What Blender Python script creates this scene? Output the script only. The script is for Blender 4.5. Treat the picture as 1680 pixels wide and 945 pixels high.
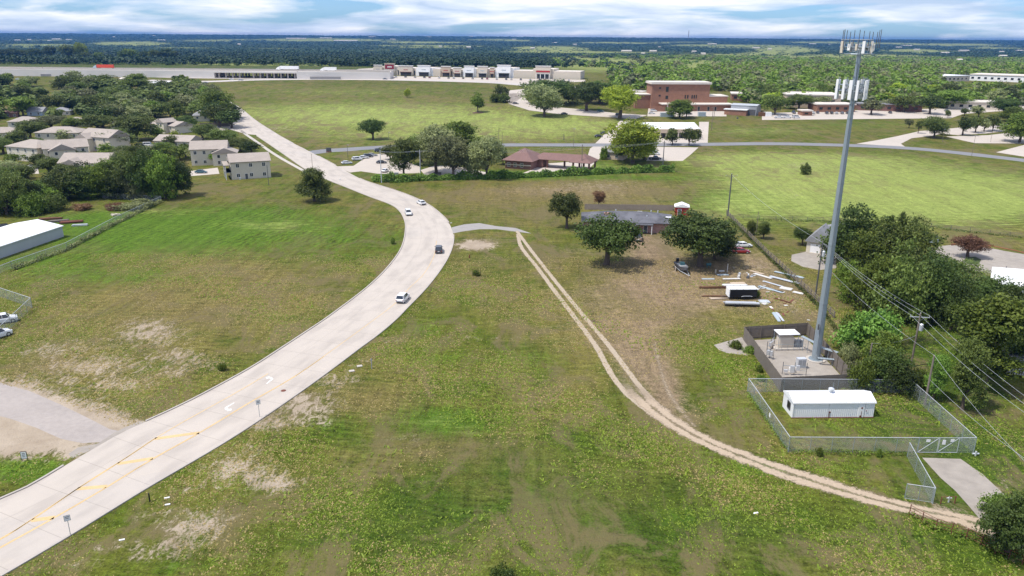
import bpy, bmesh, math, random
import numpy as np
from mathutils import Vector, Matrix, Euler
R = math.radians
S = bpy.context.scene
random.seed(7); rng = np.random.default_rng(7)
for o in list(bpy.data.objects): bpy.data.objects.remove(o)
# ------------------------------------------------------------ camera, world, sun
F = 1250.0; CAMH = 54.0; PITCH = R(18.24); ROLL = R(0.41)
RM = (Matrix.Rotation(R(90) - PITCH, 3, 'X') @ Matrix.Rotation(ROLL, 3, 'Z'))
RMI = RM.inverted()
cd = bpy.data.cameras.new('camera'); cam = bpy.data.objects.new('camera', cd)
S.collection.objects.link(cam); S.camera = cam
cam.location = (0, 0, CAMH); cam.rotation_euler = RM.to_euler()
cd.sensor_width = 36; cd.lens = 36 * F / 1680; cd.clip_start = 0.5; cd.clip_end = 60000
SUN_EL, SUN_AZ = R(63), R(-112)      # azimuth from +Y (view direction) towards +X : sun at the left, a little behind the camera
sd = Vector((math.sin(SUN_AZ) * math.cos(SUN_EL), math.cos(SUN_AZ) * math.cos(SUN_EL), math.sin(SUN_EL)))
sl = bpy.data.lights.new('sun', 'SUN'); sl.energy = 4.0; sl.angle = R(1.5); sl.color = (1, .95, .88)
so = bpy.data.objects.new('sun', sl); S.collection.objects.link(so)
so.rotation_euler = (-sd).to_track_quat('-Z', 'Y').to_euler(); so.location = sd * 300
W = bpy.data.worlds.new('World'); S.world = W; W.use_nodes = True
wt = W.node_tree; wt.nodes.clear()
def wn(t, **k):
    n = wt.nodes.new(t)
    for a, b in k.items(): setattr(n, a, b)
    return n
WL = wt.links.new
sky = wn('ShaderNodeTexSky', sky_type='NISHITA', sun_disc=False, sun_elevation=SUN_EL, sun_rotation=SUN_AZ % (2 * math.pi))
sky.air_density = 1.2; sky.dust_density = 0.3; sky.ozone_density = 2.5
tc = wn('ShaderNodeTexCoord'); sx = wn('ShaderNodeSeparateXYZ'); WL(tc.outputs['Generated'], sx.inputs[0])
def wm(op, a, b=None, c=None):
    n = wn('ShaderNodeMath', operation=op)
    for i, v in enumerate((a, b, c)):
        if v is None: continue
        if isinstance(v, (int, float)): n.inputs[i].default_value = v
        else: WL(v, n.inputs[i])
    return n.outputs[0]
zz = wm('ADD', wm('MAXIMUM', sx.outputs[2], 0.0), 0.012)
cv = wn('ShaderNodeCombineXYZ'); WL(wm('DIVIDE', sx.outputs[0], zz), cv.inputs[0]); WL(wm('DIVIDE', sx.outputs[1], zz), cv.inputs[1])
def wnoise(sc, det, off, dist=0.0):
    mp = wn('ShaderNodeMapping'); mp.inputs['Location'].default_value = off; mp.inputs['Scale'].default_value = (1, 1, 7.5)
    WL(tc.outputs['Generated'], mp.inputs[0])
    n = wn('ShaderNodeTexNoise'); n.inputs['Scale'].default_value = sc; n.inputs['Detail'].default_value = det
    n.inputs['Roughness'].default_value = 0.52; n.inputs['Distortion'].default_value = dist
    WL(mp.outputs[0], n.inputs['Vector']); return n.outputs[0]
def wramp(v, stops):
    r = wn('ShaderNodeValToRGB'); e = r.color_ramp.elements
    while len(e) < len(stops): e.new(0.5)
    for q, (p, c) in zip(e, stops): q.position = p; q.color = (*c, 1) if len(c) == 3 else c
    WL(v, r.inputs[0]); return r.outputs[0]
c1 = wramp(wnoise(5.0, 9, (3.1, 1.7, 0.35), .3), [(0.40, (0, 0, 0)), (0.53, (1, 1, 1))])
c2 = wramp(wnoise(8.0, 9, (9.3, 4.2, 2), .3), [(0.34, (0.50, 0.62, 0.78)), (0.47, (0.74, 0.82, 0.92)), (0.60, (1.0, 1.0, 1.0))])
mx = wn('ShaderNodeMix', data_type='RGBA')
cm = wm('ADD', wm('MULTIPLY', c1, 0.84), 0.08)
sk = wn('ShaderNodeMix', data_type='RGBA', blend_type='MULTIPLY'); sk.inputs[0].default_value = 1
WL(sky.outputs[0], sk.inputs[6]); sk.inputs[7].default_value = (0.34, 0.62, 1.18, 1)
cl = wn('ShaderNodeMix', data_type='RGBA', blend_type='MULTIPLY'); cl.inputs[0].default_value = 1
WL(c2, cl.inputs[6]); cl.inputs[7].default_value = (7.6, 7.6, 7.9, 1)
WL(cm, mx.inputs[0]); WL(sk.outputs[2], mx.inputs[6]); WL(cl.outputs[2], mx.inputs[7])
bg = wn('ShaderNodeBackground'); bg.inputs[1].default_value = 0.125; WL(mx.outputs[2], bg.inputs[0])
wo = wn('ShaderNodeOutputWorld'); WL(bg.outputs[0], wo.inputs[0])
vs = S.view_settings; vs.view_transform = 'Standard'; vs.look = 'None'; vs.exposure = 0.30; vs.gamma = 1
HAZE = 0.00007
S.render.engine = 'CYCLES'

# ------------------------------------------------------------ terrain profile and pixel <-> place
KN = [-1e5, 0, 380] + [430, 480, 540, 600, 660, 720, 800, 1000, 1150, 1350, 1700, 3000, 5200, 6500, 8000, 9500, 12000, 1e5]
KZ = [0, 0, 0, .5, 1.8, 3.9, 6.3, 8.8, 11.2, 13.5, 14, 12, 7, 2, -4, 4, 16, 34, 52, 40, 0]
def zf(y): return float(np.interp(y, KN, KZ))
def ray(px, py): return RM @ Vector(((px - 840) / F, -(py - 472.5) / F, -1))
def G(px, py, h=0.0):
    d = ray(px, py); y0 = 1.0
    last = None
    ys = np.concatenate([np.linspace(20, 1200, 600), np.geomspace(1205, 14000, 500)])
    t = ys / d.y; z = CAMH + d.z * t - np.interp(ys, KN, KZ) - h
    i = int(np.argmax(z <= 0)) if (z <= 0).any() else len(ys) - 1
    if i == 0: yy = ys[0]
    else:
        a, b = z[i - 1], z[i]; k = a / (a - b) if a != b else 0; yy = ys[i - 1] + k * (ys[i] - ys[i - 1])
    tt = yy / d.y
    return Vector((d.x * tt, yy, zf(yy) + h))
def proj(p):
    v = RMI @ (Vector(p) - Vector((0, 0, CAMH)))
    return (840 + F * v.x / -v.z, 472.5 - F * v.y / -v.z)
def ppm(p):
    v = RMI @ (Vector(p) - Vector((0, 0, CAMH))); return F / -v.z
def hgt(p, topy):
    lo, hi = 0.0, 120.0
    for _ in range(30):
        m = (lo + hi) / 2
        if proj((p.x, p.y, p.z + m))[1] > topy: lo = m
        else: hi = m
    return lo
# ------------------------------------------------------------ scene helpers
C = S.collection
def tag(o, label=None, cat=None, group=None, kind=None):
    if label: o['label'] = label
    if cat: o['category'] = cat
    if group: o['group'] = group
    if kind: o['kind'] = kind
    return o
def empty(name, loc, rz=0, label=None, cat=None, group=None):
    o = bpy.data.objects.new(name, None); C.objects.link(o); o.location = loc; o.rotation_euler = (0, 0, rz); o.empty_display_size = .5
    return tag(o, label, cat, group)
def link(o, parent=None):
    C.objects.link(o)
    if parent is not None: o.parent = parent
    return o
def copy_tree(o, parent=None):
    c = o.copy(); C.objects.link(c)
    if parent is not None: c.parent = parent
    for ch in list(o.children): copy_tree(ch, c)
    return c
class MB:
    def __init__(s): s.v = []; s.f = []; s.M = Matrix.Identity(4)
    def add(s, vs_, fs):
        n = len(s.v); s.v += [tuple(s.M @ Vector(q)) for q in vs_]; s.f += [tuple(n + i for i in g) for g in fs]; return s
    def box(s, x0, x1, y0, y1, z0, z1):
        return s.add([(x0, y0, z0), (x1, y0, z0), (x1, y1, z0), (x0, y1, z0), (x0, y0, z1), (x1, y0, z1), (x1, y1, z1), (x0, y1, z1)],
                     [(0, 3, 2, 1), (4, 5, 6, 7), (0, 1, 5, 4), (1, 2, 6, 5), (2, 3, 7, 6), (3, 0, 4, 7)])
    def tube(s, pts, r, n=8, caps=True):
        pts = [Vector(p) for p in pts]
        if not isinstance(r, (list, tuple)): r = [r] * len(pts)
        rings = []
        for i, p in enumerate(pts):
            d = (pts[min(i + 1, len(pts) - 1)] - pts[max(i - 1, 0)]).normalized()
            a = d.orthogonal().normalized() if abs(d.z) < .99 else Vector((1, 0, 0)); a = (a - d * a.dot(d)).normalized(); b = d.cross(a)
            rings += [p + (a * math.cos(2 * math.pi * k / n) + b * math.sin(2 * math.pi * k / n)) * r[i] for k in range(n)]
        fs = []
        for i in range(len(pts) - 1):
            for k in range(n):
                fs.append((i * n + k, i * n + (k + 1) % n, (i + 1) * n + (k + 1) % n, (i + 1) * n + k))
        if caps: fs.append(tuple(range(n))[::-1]); fs.append(tuple((len(pts) - 1) * n + k for k in range(n)))
        return s.add(rings, fs)
    def loft(s, rings):
        n = len(rings[0]); v = [q for r_ in rings for q in r_]; fs = []
        for i in range(len(rings) - 1):
            for k in range(n): fs.append((i * n + k, i * n + (k + 1) % n, (i + 1) * n + (k + 1) % n, (i + 1) * n + k))
        fs.append(tuple(range(n))[::-1]); fs.append(tuple((len(rings) - 1) * n + k for k in range(n)))
        return s.add(v, fs)
    def build(s, name, m, parent=None, smooth=False, bevel=0):
        me = bpy.data.meshes.new(name); me.from_pydata(s.v, [], s.f)
        bm = bmesh.new(); bm.from_mesh(me); bmesh.ops.recalc_face_normals(bm, faces=bm.faces)
        if bevel: bmesh.ops.bevel(bm, geom=list(bm.edges), offset=bevel, segments=2, affect='EDGES', profile=.6)
        bm.to_mesh(me); bm.free()
        if smooth:
            for p in me.polygons: p.use_smooth = True
        me.materials.append(m); me.update()
        o = bpy.data.objects.new(name, me); return link(o, parent)
# ------------------------------------------------------------ materials
MATS = {}
class NT:
    def __init__(s, name):
        s.m = bpy.data.materials.new(name); s.m.use_nodes = True; s.t = s.m.node_tree; s.t.nodes.clear()
        s.out = s.n('ShaderNodeOutputMaterial'); s.b = s.n('ShaderNodeBsdfPrincipled'); s.L(s.b.outputs[0], s.out.inputs[0])
        s.geo = s.n('ShaderNodeNewGeometry')
    def n(s, t, **k):
        q = s.t.nodes.new(t)
        for a, b in k.items(): setattr(q, a, b)
        return q
    def L(s, a, b): s.t.links.new(a, b)
    def set(s, sock, v):
        if isinstance(v, bpy.types.NodeSocket): s.L(v, sock)
        elif isinstance(v, tuple): sock.default_value = (*v, 1) if len(v) == 3 and len(sock.default_value) == 4 else v
        else: sock.default_value = v
    def math(s, op, a, b=0.0, c=None, clamp=False):
        q = s.n('ShaderNodeMath', operation=op, use_clamp=clamp); s.set(q.inputs[0], a); s.set(q.inputs[1], b)
        if c is not None: s.set(q.inputs[2], c)
        return q.outputs[0]
    def mix(s, f, a, b, mode='MIX'):
        q = s.n('ShaderNodeMix', data_type='RGBA', blend_type=mode); s.set(q.inputs[0], f); s.set(q.inputs[6], a); s.set(q.inputs[7], b); return q.outputs[2]
    def map(s, src, scale=(1, 1, 1), rot=0, loc=(0, 0, 0)):
        q = s.n('ShaderNodeMapping'); q.inputs['Scale'].default_value = scale; q.inputs['Rotation'].default_value = (0, 0, rot); q.inputs['Location'].default_value = loc
        s.L(src, q.inputs[0]); return q.outputs[0]
    def noise(s, scale, det=4, rough=.55, vec=None, dist=0):
        q = s.n('ShaderNodeTexNoise'); q.inputs['Scale'].default_value = scale; q.inputs['Detail'].default_value = det
        q.inputs['Roughness'].default_value = rough; q.inputs['Distortion'].default_value = dist
        s.L(vec if vec is not None else s.geo.outputs['Position'], q.inputs['Vector']); return q.outputs[0]
    def ss(s, v, a, b):
        q = s.n('ShaderNodeMapRange', interpolation_type='SMOOTHSTEP'); s.set(q.inputs[0], v); s.set(q.inputs[1], a); s.set(q.inputs[2], b); return q.outputs[0]
    def attr(s, name):
        q = s.n('ShaderNodeAttribute', attribute_name=name); return q
    def bump(s, h, st, dist):
        q = s.n('ShaderNodeBump'); q.inputs['Strength'].default_value = st; q.inputs['Distance'].default_value = dist; s.L(h, q.inputs['Height']); s.L(q.outputs[0], s.b.inputs['Normal'])
    def obj(s): return s.n('ShaderNodeTexCoord').outputs['Object']
def mat(name, col, rough=.7, var=.18, scale=1.5, metal=0, bump=0, spec=.3, obj=False):
    if name in MATS: return MATS[name]
    t = NT(name); vec = t.obj() if obj else None
    n = t.noise(scale, 5, .6, vec); n2 = t.noise(scale * .13, 3, .5, vec)
    f = t.math('ADD', t.math('MULTIPLY', n, var * 1.6), t.math('MULTIPLY', n2, var * 1.2))
    f = t.math('ADD', f, 1 - var * 1.4)
    t.set(t.b.inputs['Base Color'], t.mix(1, col, f, 'MULTIPLY'))
    t.b.inputs['Roughness'].default_value = rough; t.b.inputs['Metallic'].default_value = metal
    t.b.inputs['Specular IOR Level'].default_value = spec
    if bump: t.bump(t.noise(scale * 6, 3, .6, vec), .5, bump)
    MATS[name] = t.m; return t.m
def brick(name, c1, c2, mort):
    t = NT(name); q = t.n('ShaderNodeTexBrick'); q.inputs['Scale'].default_value = 1.0
    q.inputs['Brick Width'].default_value = .5; q.inputs['Row Height'].default_value = .18; q.inputs['Mortar Size'].default_value = .02
    t.set(q.inputs['Color1'], c1); t.set(q.inputs['Color2'], c2); t.set(q.inputs['Mortar'], mort)
    s_ = t.n('ShaderNodeSeparateXYZ'); t.L(t.obj(), s_.inputs[0]); cb = t.n('ShaderNodeCombineXYZ')
    t.L(t.math('ADD', s_.outputs[0], s_.outputs[1]), cb.inputs[0]); t.L(s_.outputs[2], cb.inputs[1]); t.L(cb.outputs[0], q.inputs['Vector'])
    f = t.math('ADD', t.math('MULTIPLY', t.noise(.5, 4), .5), .75)
    t.set(t.b.inputs['Base Color'], t.mix(1, q.outputs[0], f, 'MULTIPLY')); t.b.inputs['Roughness'].default_value = .85
    MATS[name] = t.m; return t.m
def shingle(name, c, st_=.45):
    t = NT(name); v = t.obj()
    n = t.noise(1.3, 5, .65, v); w = t.noise(7, 2, .7, t.map(v, (1, 1, 5))); st = t.noise(.25, 3, .6, v)
    f = t.math('ADD', t.math('ADD', t.math('MULTIPLY', n, .35), t.math('MULTIPLY', w, .35)), t.math('MULTIPLY', t.ss(st, .3, .7) if st_ > .5 else st, st_))
    f = t.math('ADD', f, .42)
    t.set(t.b.inputs['Base Color'], t.mix(1, c, f, 'MULTIPLY')); t.b.inputs['Roughness'].default_value = .9; t.bump(w, .4, .03)
    MATS[name] = t.m; return t.m
def ribbed(name, c, period=.3, rough=.45, dirt=.12, metal=0.0):
    t = NT(name); v = t.obj(); s_ = t.n('ShaderNodeSeparateXYZ'); t.L(v, s_.inputs[0])
    w = t.math('SINE', t.math('MULTIPLY', s_.outputs[0], 6.283 / period))
    n = t.noise(.6, 6, .7, t.map(v, (1, 1, .3))); 
    f = t.math('ADD', t.math('MULTIPLY', n, dirt * 2), 1 - dirt)
    f = t.math('ADD', f, t.math('MULTIPLY', t.math('POWER', t.math('ABSOLUTE', w), 10), -.14))
    t.set(t.b.inputs['Base Color'], t.mix(1, c, f, 'MULTIPLY')); t.b.inputs['Roughness'].default_value = rough; t.b.inputs['Metallic'].default_value = metal
    t.bump(w, .5, .03); MATS[name] = t.m; return t.m
def leafmat(name, dark, light, trans=.30):
    dark = tuple(c * 1.35 for c in dark); light = (light[0] * 1.6, light[1] * 1.58, light[2] * 1.2)
    t = NT(name); a = t.attr('tone'); oi = t.n('ShaderNodeObjectInfo')
    f = t.math('ADD', t.math('MULTIPLY', a.outputs['Fac'], .8), t.math('MULTIPLY', t.math('SUBTRACT', oi.outputs['Random'], .5), .35), clamp=True)
    c = t.mix(f, dark, light)
    hs = t.n('ShaderNodeHueSaturation'); t.L(c, hs.inputs['Color'])
    t.L(t.math('ADD', .475, t.math('MULTIPLY', oi.outputs['Random'], .035)), hs.inputs['Hue']); t.L(t.math('ADD', .8, t.math('MULTIPLY', oi.outputs['Random'], .35)), hs.inputs['Value'])
    t.set(t.b.inputs['Base Color'], hs.outputs[0]); t.b.inputs['Roughness'].default_value = .55; t.b.inputs['Specular IOR Level'].default_value = .25
    tr = t.n('ShaderNodeBsdfTranslucent'); t.L(hs.outputs[0], tr.inputs[0]); ms = t.n('ShaderNodeMixShader'); ms.inputs[0].default_value = trans
    t.L(t.b.outputs[0], ms.inputs[1]); t.L(tr.outputs[0], ms.inputs[2]); t.L(ms.outputs[0], t.out.inputs[0])
    MATS[name] = t.m; return t.m
M_conc = mat('concrete', (.45, .41, .36), .9, .16, .8)
M_concd = mat('concrete_worn', (.31, .275, .235), .9, .38, .6, bump=.03)
M_asph = mat('asphalt', (.20, .20, .205), .9, .2, .7)
M_asphl = mat('asphalt_pale', (.30, .28, .26), .9, .25, .5)
M_white = mat('white_paint', (.80, .79, .77), .5, .1, .9)
M_cream = mat('cream_siding', (.62, .56, .45), .7, .12, 1.2)
M_tan = mat('tan_stucco', (.50, .40, .30), .85, .14, 1.0)
M_beige = mat('beige_block', (.60, .53, .43), .8, .12, .6)
M_grey = mat('grey_paint', (.32, .33, .34), .6, .14, 1)
M_dgrey = mat('dark_grey', (.10, .10, .105), .6, .2, 1)
M_black = mat('black_paint', (.015, .015, .017), .35, .2, 1)
M_rubber = mat('tyre_rubber', (.02, .02, .02), .9, .2, 5)
M_glass = mat('window_glass', (.025, .032, .04), .08, .1, 1, spec=.8)
M_galv = mat('galvanised_steel', (.30, .35, .38), .42, .16, 2.0, metal=.35, obj=True)
M_alu = mat('aluminium', (.62, .64, .66), .35, .15, 2, metal=.4)
M_wood = mat('weathered_wood', (.17, .145, .12), .9, .35, 2.5)
M_woodb = mat('brown_wood', (.15, .075, .04), .9, .3, 2)
M_pole = mat('pole_wood', (.20, .165, .135), .9, .3, 2)
M_rust = mat('rusty_steel', (.16, .06, .04), .85, .35, 2)
M_red = mat('red_paint', (.38, .035, .03), .55, .15, 1)
M_maroon = mat('maroon_sign', (.22, .02, .03), .6, .1, 1)
M_blueg = mat('blue_grey_metal', (.37, .43, .46), .45, .15, 1)
M_teal = mat('green_blue_paint', (.07, .16, .17), .5, .15, 1)
M_yel = mat('yellow_road_paint', (.56, .40, .20), .8, .3, 2.5)
M_wmark = mat('white_road_paint', (.66, .65, .62), .8, .2, 2)
M_bark = mat('bark', (.11, .085, .065), .95, .35, 3)
M_bpink = brick('pink_brick', (.42, .20, .16), (.35, .16, .13), (.42, .36, .32))
M_bred = brick('red_brick', (.22, .085, .06), (.17, .065, .05), (.25, .2, .17))
M_bbrn = brick('brown_brick', (.29, .125, .065), (.24, .10, .055), (.27, .19, .14))
M_shd = shingle('dark_shingle', (.085, .085, .095), .9); M_shb = shingle('brown_shingle', (.19, .11, .095))
M_sht = shingle('taupe_shingle', (.35, .30, .255)); M_shg = shingle('grey_shingle', (.24, .24, .245))
M_ribw = ribbed('white_metal_sheet', (.80, .80, .79), .3, dirt=.10); M_ribg = ribbed('grey_metal_sheet', (.42, .44, .45), .35)
M_ribs = ribbed('silver_metal_sheet', (.55, .57, .58), .25, .35, .25, .4)
M_flat = mat('membrane_roof', (.62, .56, .49), .9, .2, .3)
L_oak = leafmat('oak_leaves', (.030, .052, .012), (.135, .17, .045)); L_mid = leafmat('green_leaves', (.040, .075, .012), (.165, .225, .040))
L_bri = leafmat('bright_leaves', (.09, .15, .012), (.33, .40, .045), .3); L_dark = leafmat('dark_leaves', (.018, .036, .010), (.080, .115, .028))
L_pale = leafmat('grey_green_leaves', (.075, .095, .045), (.25, .27, .14)); L_red = leafmat('rusty_leaves', (.09, .05, .03), (.24, .15, .09))
L_vine = leafmat('vine_leaves', (.045, .10, .015), (.17, .27, .06))
# ------------------------------------------------------------ ground (one sheet) with regional grass masks
BL = []     # (px, py, rx, ry, channel, amount)   0 bare soil, 1 lush, 2 dry, 3 deep: dark lawn and painted cloud shade, 4 pale tall grass, 5 red-brown dirt
def bl(ch, *rows):
    for r in rows: BL.append((*r[:4], ch, r[4]))
bl(0, (780,402,30,8,1.3), (585,595,40,10,.3), (540,625,40,12,.3), (500,655,40,12,.3), (450,690,40,12,.3), (410,730,50,14,.3), (300,800,50,14,.25), (250,850,50,14,.25), (180,900,50,14,.3), (130,930,50,12,.3), (640,560,50,8,.25), (800,555,120,6,.25), (250,545,90,36,.22), (160,600,150,34,.25), (400,780,90,34,.28), (330,860,90,34,.25), (520,660,90,24,.3), (245,545,55,20,.5), (150,602,70,14,.5), (60,575,45,12,.35), (300,585,45,15,.4), (200,632,60,12,.55), (120,565,60,12,.3), (230,497,50,8,.22), (350,600,30,12,.3), (285,612,22,10,.45), (70,690,120,44,1.5), (20,725,60,20,1.1), (165,700,50,22,1.1), (10,640,60,22,.9), (120,738,14,14,1.),
   (385,768,62,22,.5), (490,672,42,14,.4), (430,700,50,14,.5), (320,870,50,20,.5), (455,795,40,16,.6), (560,622,60,12,.3), (270,905,60,18,.5), (345,850,24,12,.5), (650,720,90,16,.16), (520,690,30,12,.4),
   (850,312,150,12,.16), (1010,300,110,12,.2), (960,306,90,8,.16), (1080,450,55,25,.30), (1230,440,60,22,.30), (1300,500,40,18,.35), (1290,320,60,20,.18), (1320,272,50,10,.3), (1180,540,70,14,.15), (730,700,140,25,.1), (770,820,140,40,.1), (1540,840,50,14,.7), (1445,560,14,10,.3), (1385,550,12,20,.6), (1650,795,40,12,.4), (1560,760,30,8,.3), (1240,632,16,10,.5), (1415,690,20,8,.15), (860,172,60,5,.3), (660,200,120,6,.2), (450,210,60,8,.3), (980,190,60,8,.2))
bl(5, (1020,560,60,30,.7), (1150,720,60,16,.45), (1000,312,150,12,.35), (850,314,130,12,.3), (780,402,30,8,.8), (1330,520,30,14,.6), (960,490,90,50,.3), (1000,335,140,18,.25), (1180,400,60,30,.3), (800,400,40,16,.4), (1075,440,60,44,1.0), (1060,398,34,24,.9), (1120,480,120,34,.8), (940,415,60,16,.35), (1235,430,60,22,.7), (1285,480,60,34,.75), (1190,465,70,26,.6), (1060,590,44,44,1.0), (1092,640,34,50,.9), (1130,690,40,20,.5), (1000,540,70,18,.45), (1060,525,90,16,.5), (1370,540,14,22,.6), (1005,437,52,8,.45), (1150,440,70,14,.6), (1240,640,18,10,.7), (1600,865,50,12,.4), (1465,415,30,10,.2))
bl(1, (260,378,250,42,1.15), (60,430,110,26,.6), (560,385,90,40,.45), (180,455,140,18,.5), (430,350,120,22,.6), (738,690,100,30,1.0), (620,745,60,18,.4), (900,800,120,40,.35), (1120,850,90,24,.7), (1030,730,90,24,.4), (850,590,90,24,.5), (700,590,60,14,.5), (540,700,70,22,.5), (130,320,80,10,.6), (150,365,70,22,.6), (420,880,70,20,.4), (300,930,90,20,.6), (50,770,90,24,1.2), (1400,340,300,26,.9), (1230,320,90,22,.8), (1560,300,160,22,.8), (1420,270,260,14,.6), (1640,335,90,26,.7), (900,290,500,7,.7), (650,270,120,10,.5), (820,285,80,8,.9), (980,272,50,10,.8), (660,190,300,10,.4), (760,145,260,6,.3), (540,170,140,9,.35), (1230,215,100,9,.4), (1400,205,160,10,.5), (1180,600,60,26,.5), (1230,770,90,16,.7), (1400,770,90,10,.5), (1350,700,100,12,.6), (860,205,120,9,.5), (440,300,60,20,.35), (650,400,22,40,.35), (330,640,60,8,.3), (870,378,90,10,.4), (700,540,40,18,.6))
bl(2, (640,660,110,40,.5), (800,740,150,50,.5), (980,800,120,50,.35), (560,760,90,40,.35), (1130,780,120,24,.4), (720,900,120,30,.35), (300,920,120,40,.3), (950,640,80,40,.5), (1000,330,260,40,.45), (760,330,80,20,.5), (1080,520,160,30,.5), (900,560,120,30,.4), (1120,480,140,60,.4), (850,360,90,20,.4), (260,505,230,60,.8), (430,450,160,40,.6), (330,425,90,22,.5), (90,600,120,40,.6), (500,500,90,30,.35), (560,650,120,40,.55), (690,735,130,26,.55), (860,690,80,30,.4), (900,430,120,40,.45), (1010,470,120,50,.5), (860,500,80,24,.45), (860,320,200,20,.75), (1000,305,160,14,.8), (760,430,60,30,.4), (1000,850,80,30,.35), (1230,830,70,22,.25), (1280,300,90,18,.4), (560,150,200,9,.4), (760,165,160,6,.45), (600,215,160,9,.4), (880,215,90,10,.45), (1240,204,90,7,.3), (1530,215,60,7,.3), (430,880,140,50,.3), (1180,920,120,30,.35), (1250,385,60,14,.5), (1300,430,40,20,.25), (1580,390,120,10,.3))
bl(3, (860,780,330,130,.6), (1180,880,300,90,.65), (640,880,260,90,.6), (1500,880,160,60,.4), (1050,700,180,60,.15), (740,640,140,50,.25), (1560,640,110,110,1.2), (1640,760,110,70,.9), (1540,560,60,60,1.1), (1400,700,90,40,.35), (1480,720,80,30,.3), (450,720,40,14,.5), (560,700,60,20,.35), (600,135,330,5,.45), (680,150,180,5,.4), (280,335,60,12,.5), (995,436,40,7,.2), (1150,640,120,30,.2), (1500,880,90,30,.35), (1640,900,90,50,.6), (330,300,60,8,.2), (550,560,60,20,.2))  # cloud shade painted into the grass at lower right, vignette darkening over near field
bl(4, (1290,290,90,28,.8), (1400,300,200,44,1.0), (1600,320,170,44,.95), (1220,270,80,20,.6), (1300,262,200,14,.8), (1200,340,60,24,.4), (1400,345,200,20,.35), (1240,215,120,10,.4), (460,262,60,14,.4), (700,250,140,10,.5), (620,190,300,26,1.0), (900,205,140,18,.9), (700,225,200,12,.5), (560,150,220,8,.35), (980,275,80,12,.4), (740,690,50,14,.4), (450,370,90,10,.5), (250,345,100,8,.4))
def axis(a, b, fine, lim):
    xs = list(np.arange(a, b + .1, fine)); s_ = fine
    while xs[-1] < lim: s_ *= 1.09; xs.append(xs[-1] + s_)
    return xs
right = axis(0, 230, 1.6, 16000); gx = np.array([-q for q in right[:0:-1]] + right)
gy = np.array(sorted(set([round(float(q), 3) for q in axis(36, 430, 1.6, 15000)] + [float(k) for k in KN if 0 <= k <= 15000] + [-400., -150., -60., -10., 20.])))
gy = gy[np.insert(np.diff(gy) > .3, 0, True) | np.isin(gy, KN)]
GX, GY = np.meshgrid(gx, gy)
GZ = np.interp(GY, KN, KZ)
X = GX.ravel(); Y = GY.ravel(); Z = GZ.ravel()
CH = np.zeros((6, X.size))
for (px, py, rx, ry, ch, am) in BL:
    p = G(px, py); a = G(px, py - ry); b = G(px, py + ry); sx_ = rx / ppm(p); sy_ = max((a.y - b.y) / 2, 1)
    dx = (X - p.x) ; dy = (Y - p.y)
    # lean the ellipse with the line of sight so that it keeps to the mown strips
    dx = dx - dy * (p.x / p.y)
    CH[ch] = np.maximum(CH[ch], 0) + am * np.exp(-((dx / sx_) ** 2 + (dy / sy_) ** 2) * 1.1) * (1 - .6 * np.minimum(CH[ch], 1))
# far country: dark woodland floor beyond the highway, with pale pasture patches
FIELDS = [(700,76,120,1.6),(1330,96,110,3),(960,97,90,3.5),(1250,90,60,2),(1460,72,80,1.4),(90,66,60,1.0),(400,66,70,1.0),(1120,70,60,1.0),(1080,110,170,6),(1500,84,60,3),(1180,92,80,2.5),(820,66,60,1.4),(300,80,60,1.6),(1640,80,50,2),(110,84,50,1.5),(620,84,30,1.2),(215,72,75,3.2), (60,75,75,2.2), (150,98,150,5), (540,66,120,2.2), (900,80,70,3.5), (1290,82,60,4.5), (1080,104,120,8), (1420,93,120,3), (950,88,160,2.5), (1200,76,120,2.2), (700,70,80,1.5), (1560,74,100,2), (350,96,120,2.2), (1010,71,70,1.5), (330,68,60,1.3), (1350,70,70,1.6), (430,106,120,2), (1400,102,40,3), (1600,104,60,2.5), (1135,118,60,4),(700,92,20,1),(450,81,60,1.2)]
FW = []
for (px, py, rx, ry) in FIELDS:
    p = G(px, py); a = G(px, py - ry); b = G(px, py + ry); FW.append((p.x, p.y, rx / ppm(p), max((a.y - b.y) / 2, 12) * (1.35 if p.y > 1800 else 1)))
def infield(x, y):
    f = 0
    for (cx, cy, rx, ry) in FW:
        f = np.maximum(f, np.exp(-((((x - cx) - (y - cy) * cx / cy) / rx) ** 2 + ((y - cy) / ry) ** 2)))
    return f
far = np.clip((Y - 960) / 80, 0, 1); fld = infield(X, np.maximum(Y, 500))
CH[3] = np.where(far > 0, far * 1.5 * (1 - np.clip(fld * 1.8, 0, 1)), CH[3]); CH[4] = np.where(far > 0, np.clip(fld * 1.6, 0, 1) * 1.2, CH[4]); CH[2] = np.where(far > 0, np.clip(fld, 0, 1) * .5, CH[2])
CH[1] = np.where(far > 0, 0, CH[1]); CH[0] = np.where(far > 0, 0, CH[0])
nx, ny = len(gx), len(gy)
idx = np.arange(nx * ny).reshape(ny, nx)
fc = np.stack([idx[:-1, :-1], idx[:-1, 1:], idx[1:, 1:], idx[1:, :-1]], -1).reshape(-1, 4)
gm = bpy.data.meshes.new('ground'); gm.vertices.add(X.size); gm.vertices.foreach_set('co', np.stack([X, Y, Z], 1).ravel())
gm.loops.add(fc.size); gm.loops.foreach_set('vertex_index', fc.ravel()); gm.polygons.add(len(fc)); gm.polygons.foreach_set('loop_start', np.arange(len(fc)) * 4)
gm.update(calc_edges=True)
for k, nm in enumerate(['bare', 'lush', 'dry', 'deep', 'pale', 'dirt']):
    a = gm.attributes.new(nm, 'FLOAT', 'POINT'); a.data.foreach_set('value', np.clip(CH[k], 0, 2).astype(np.float32))
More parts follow.
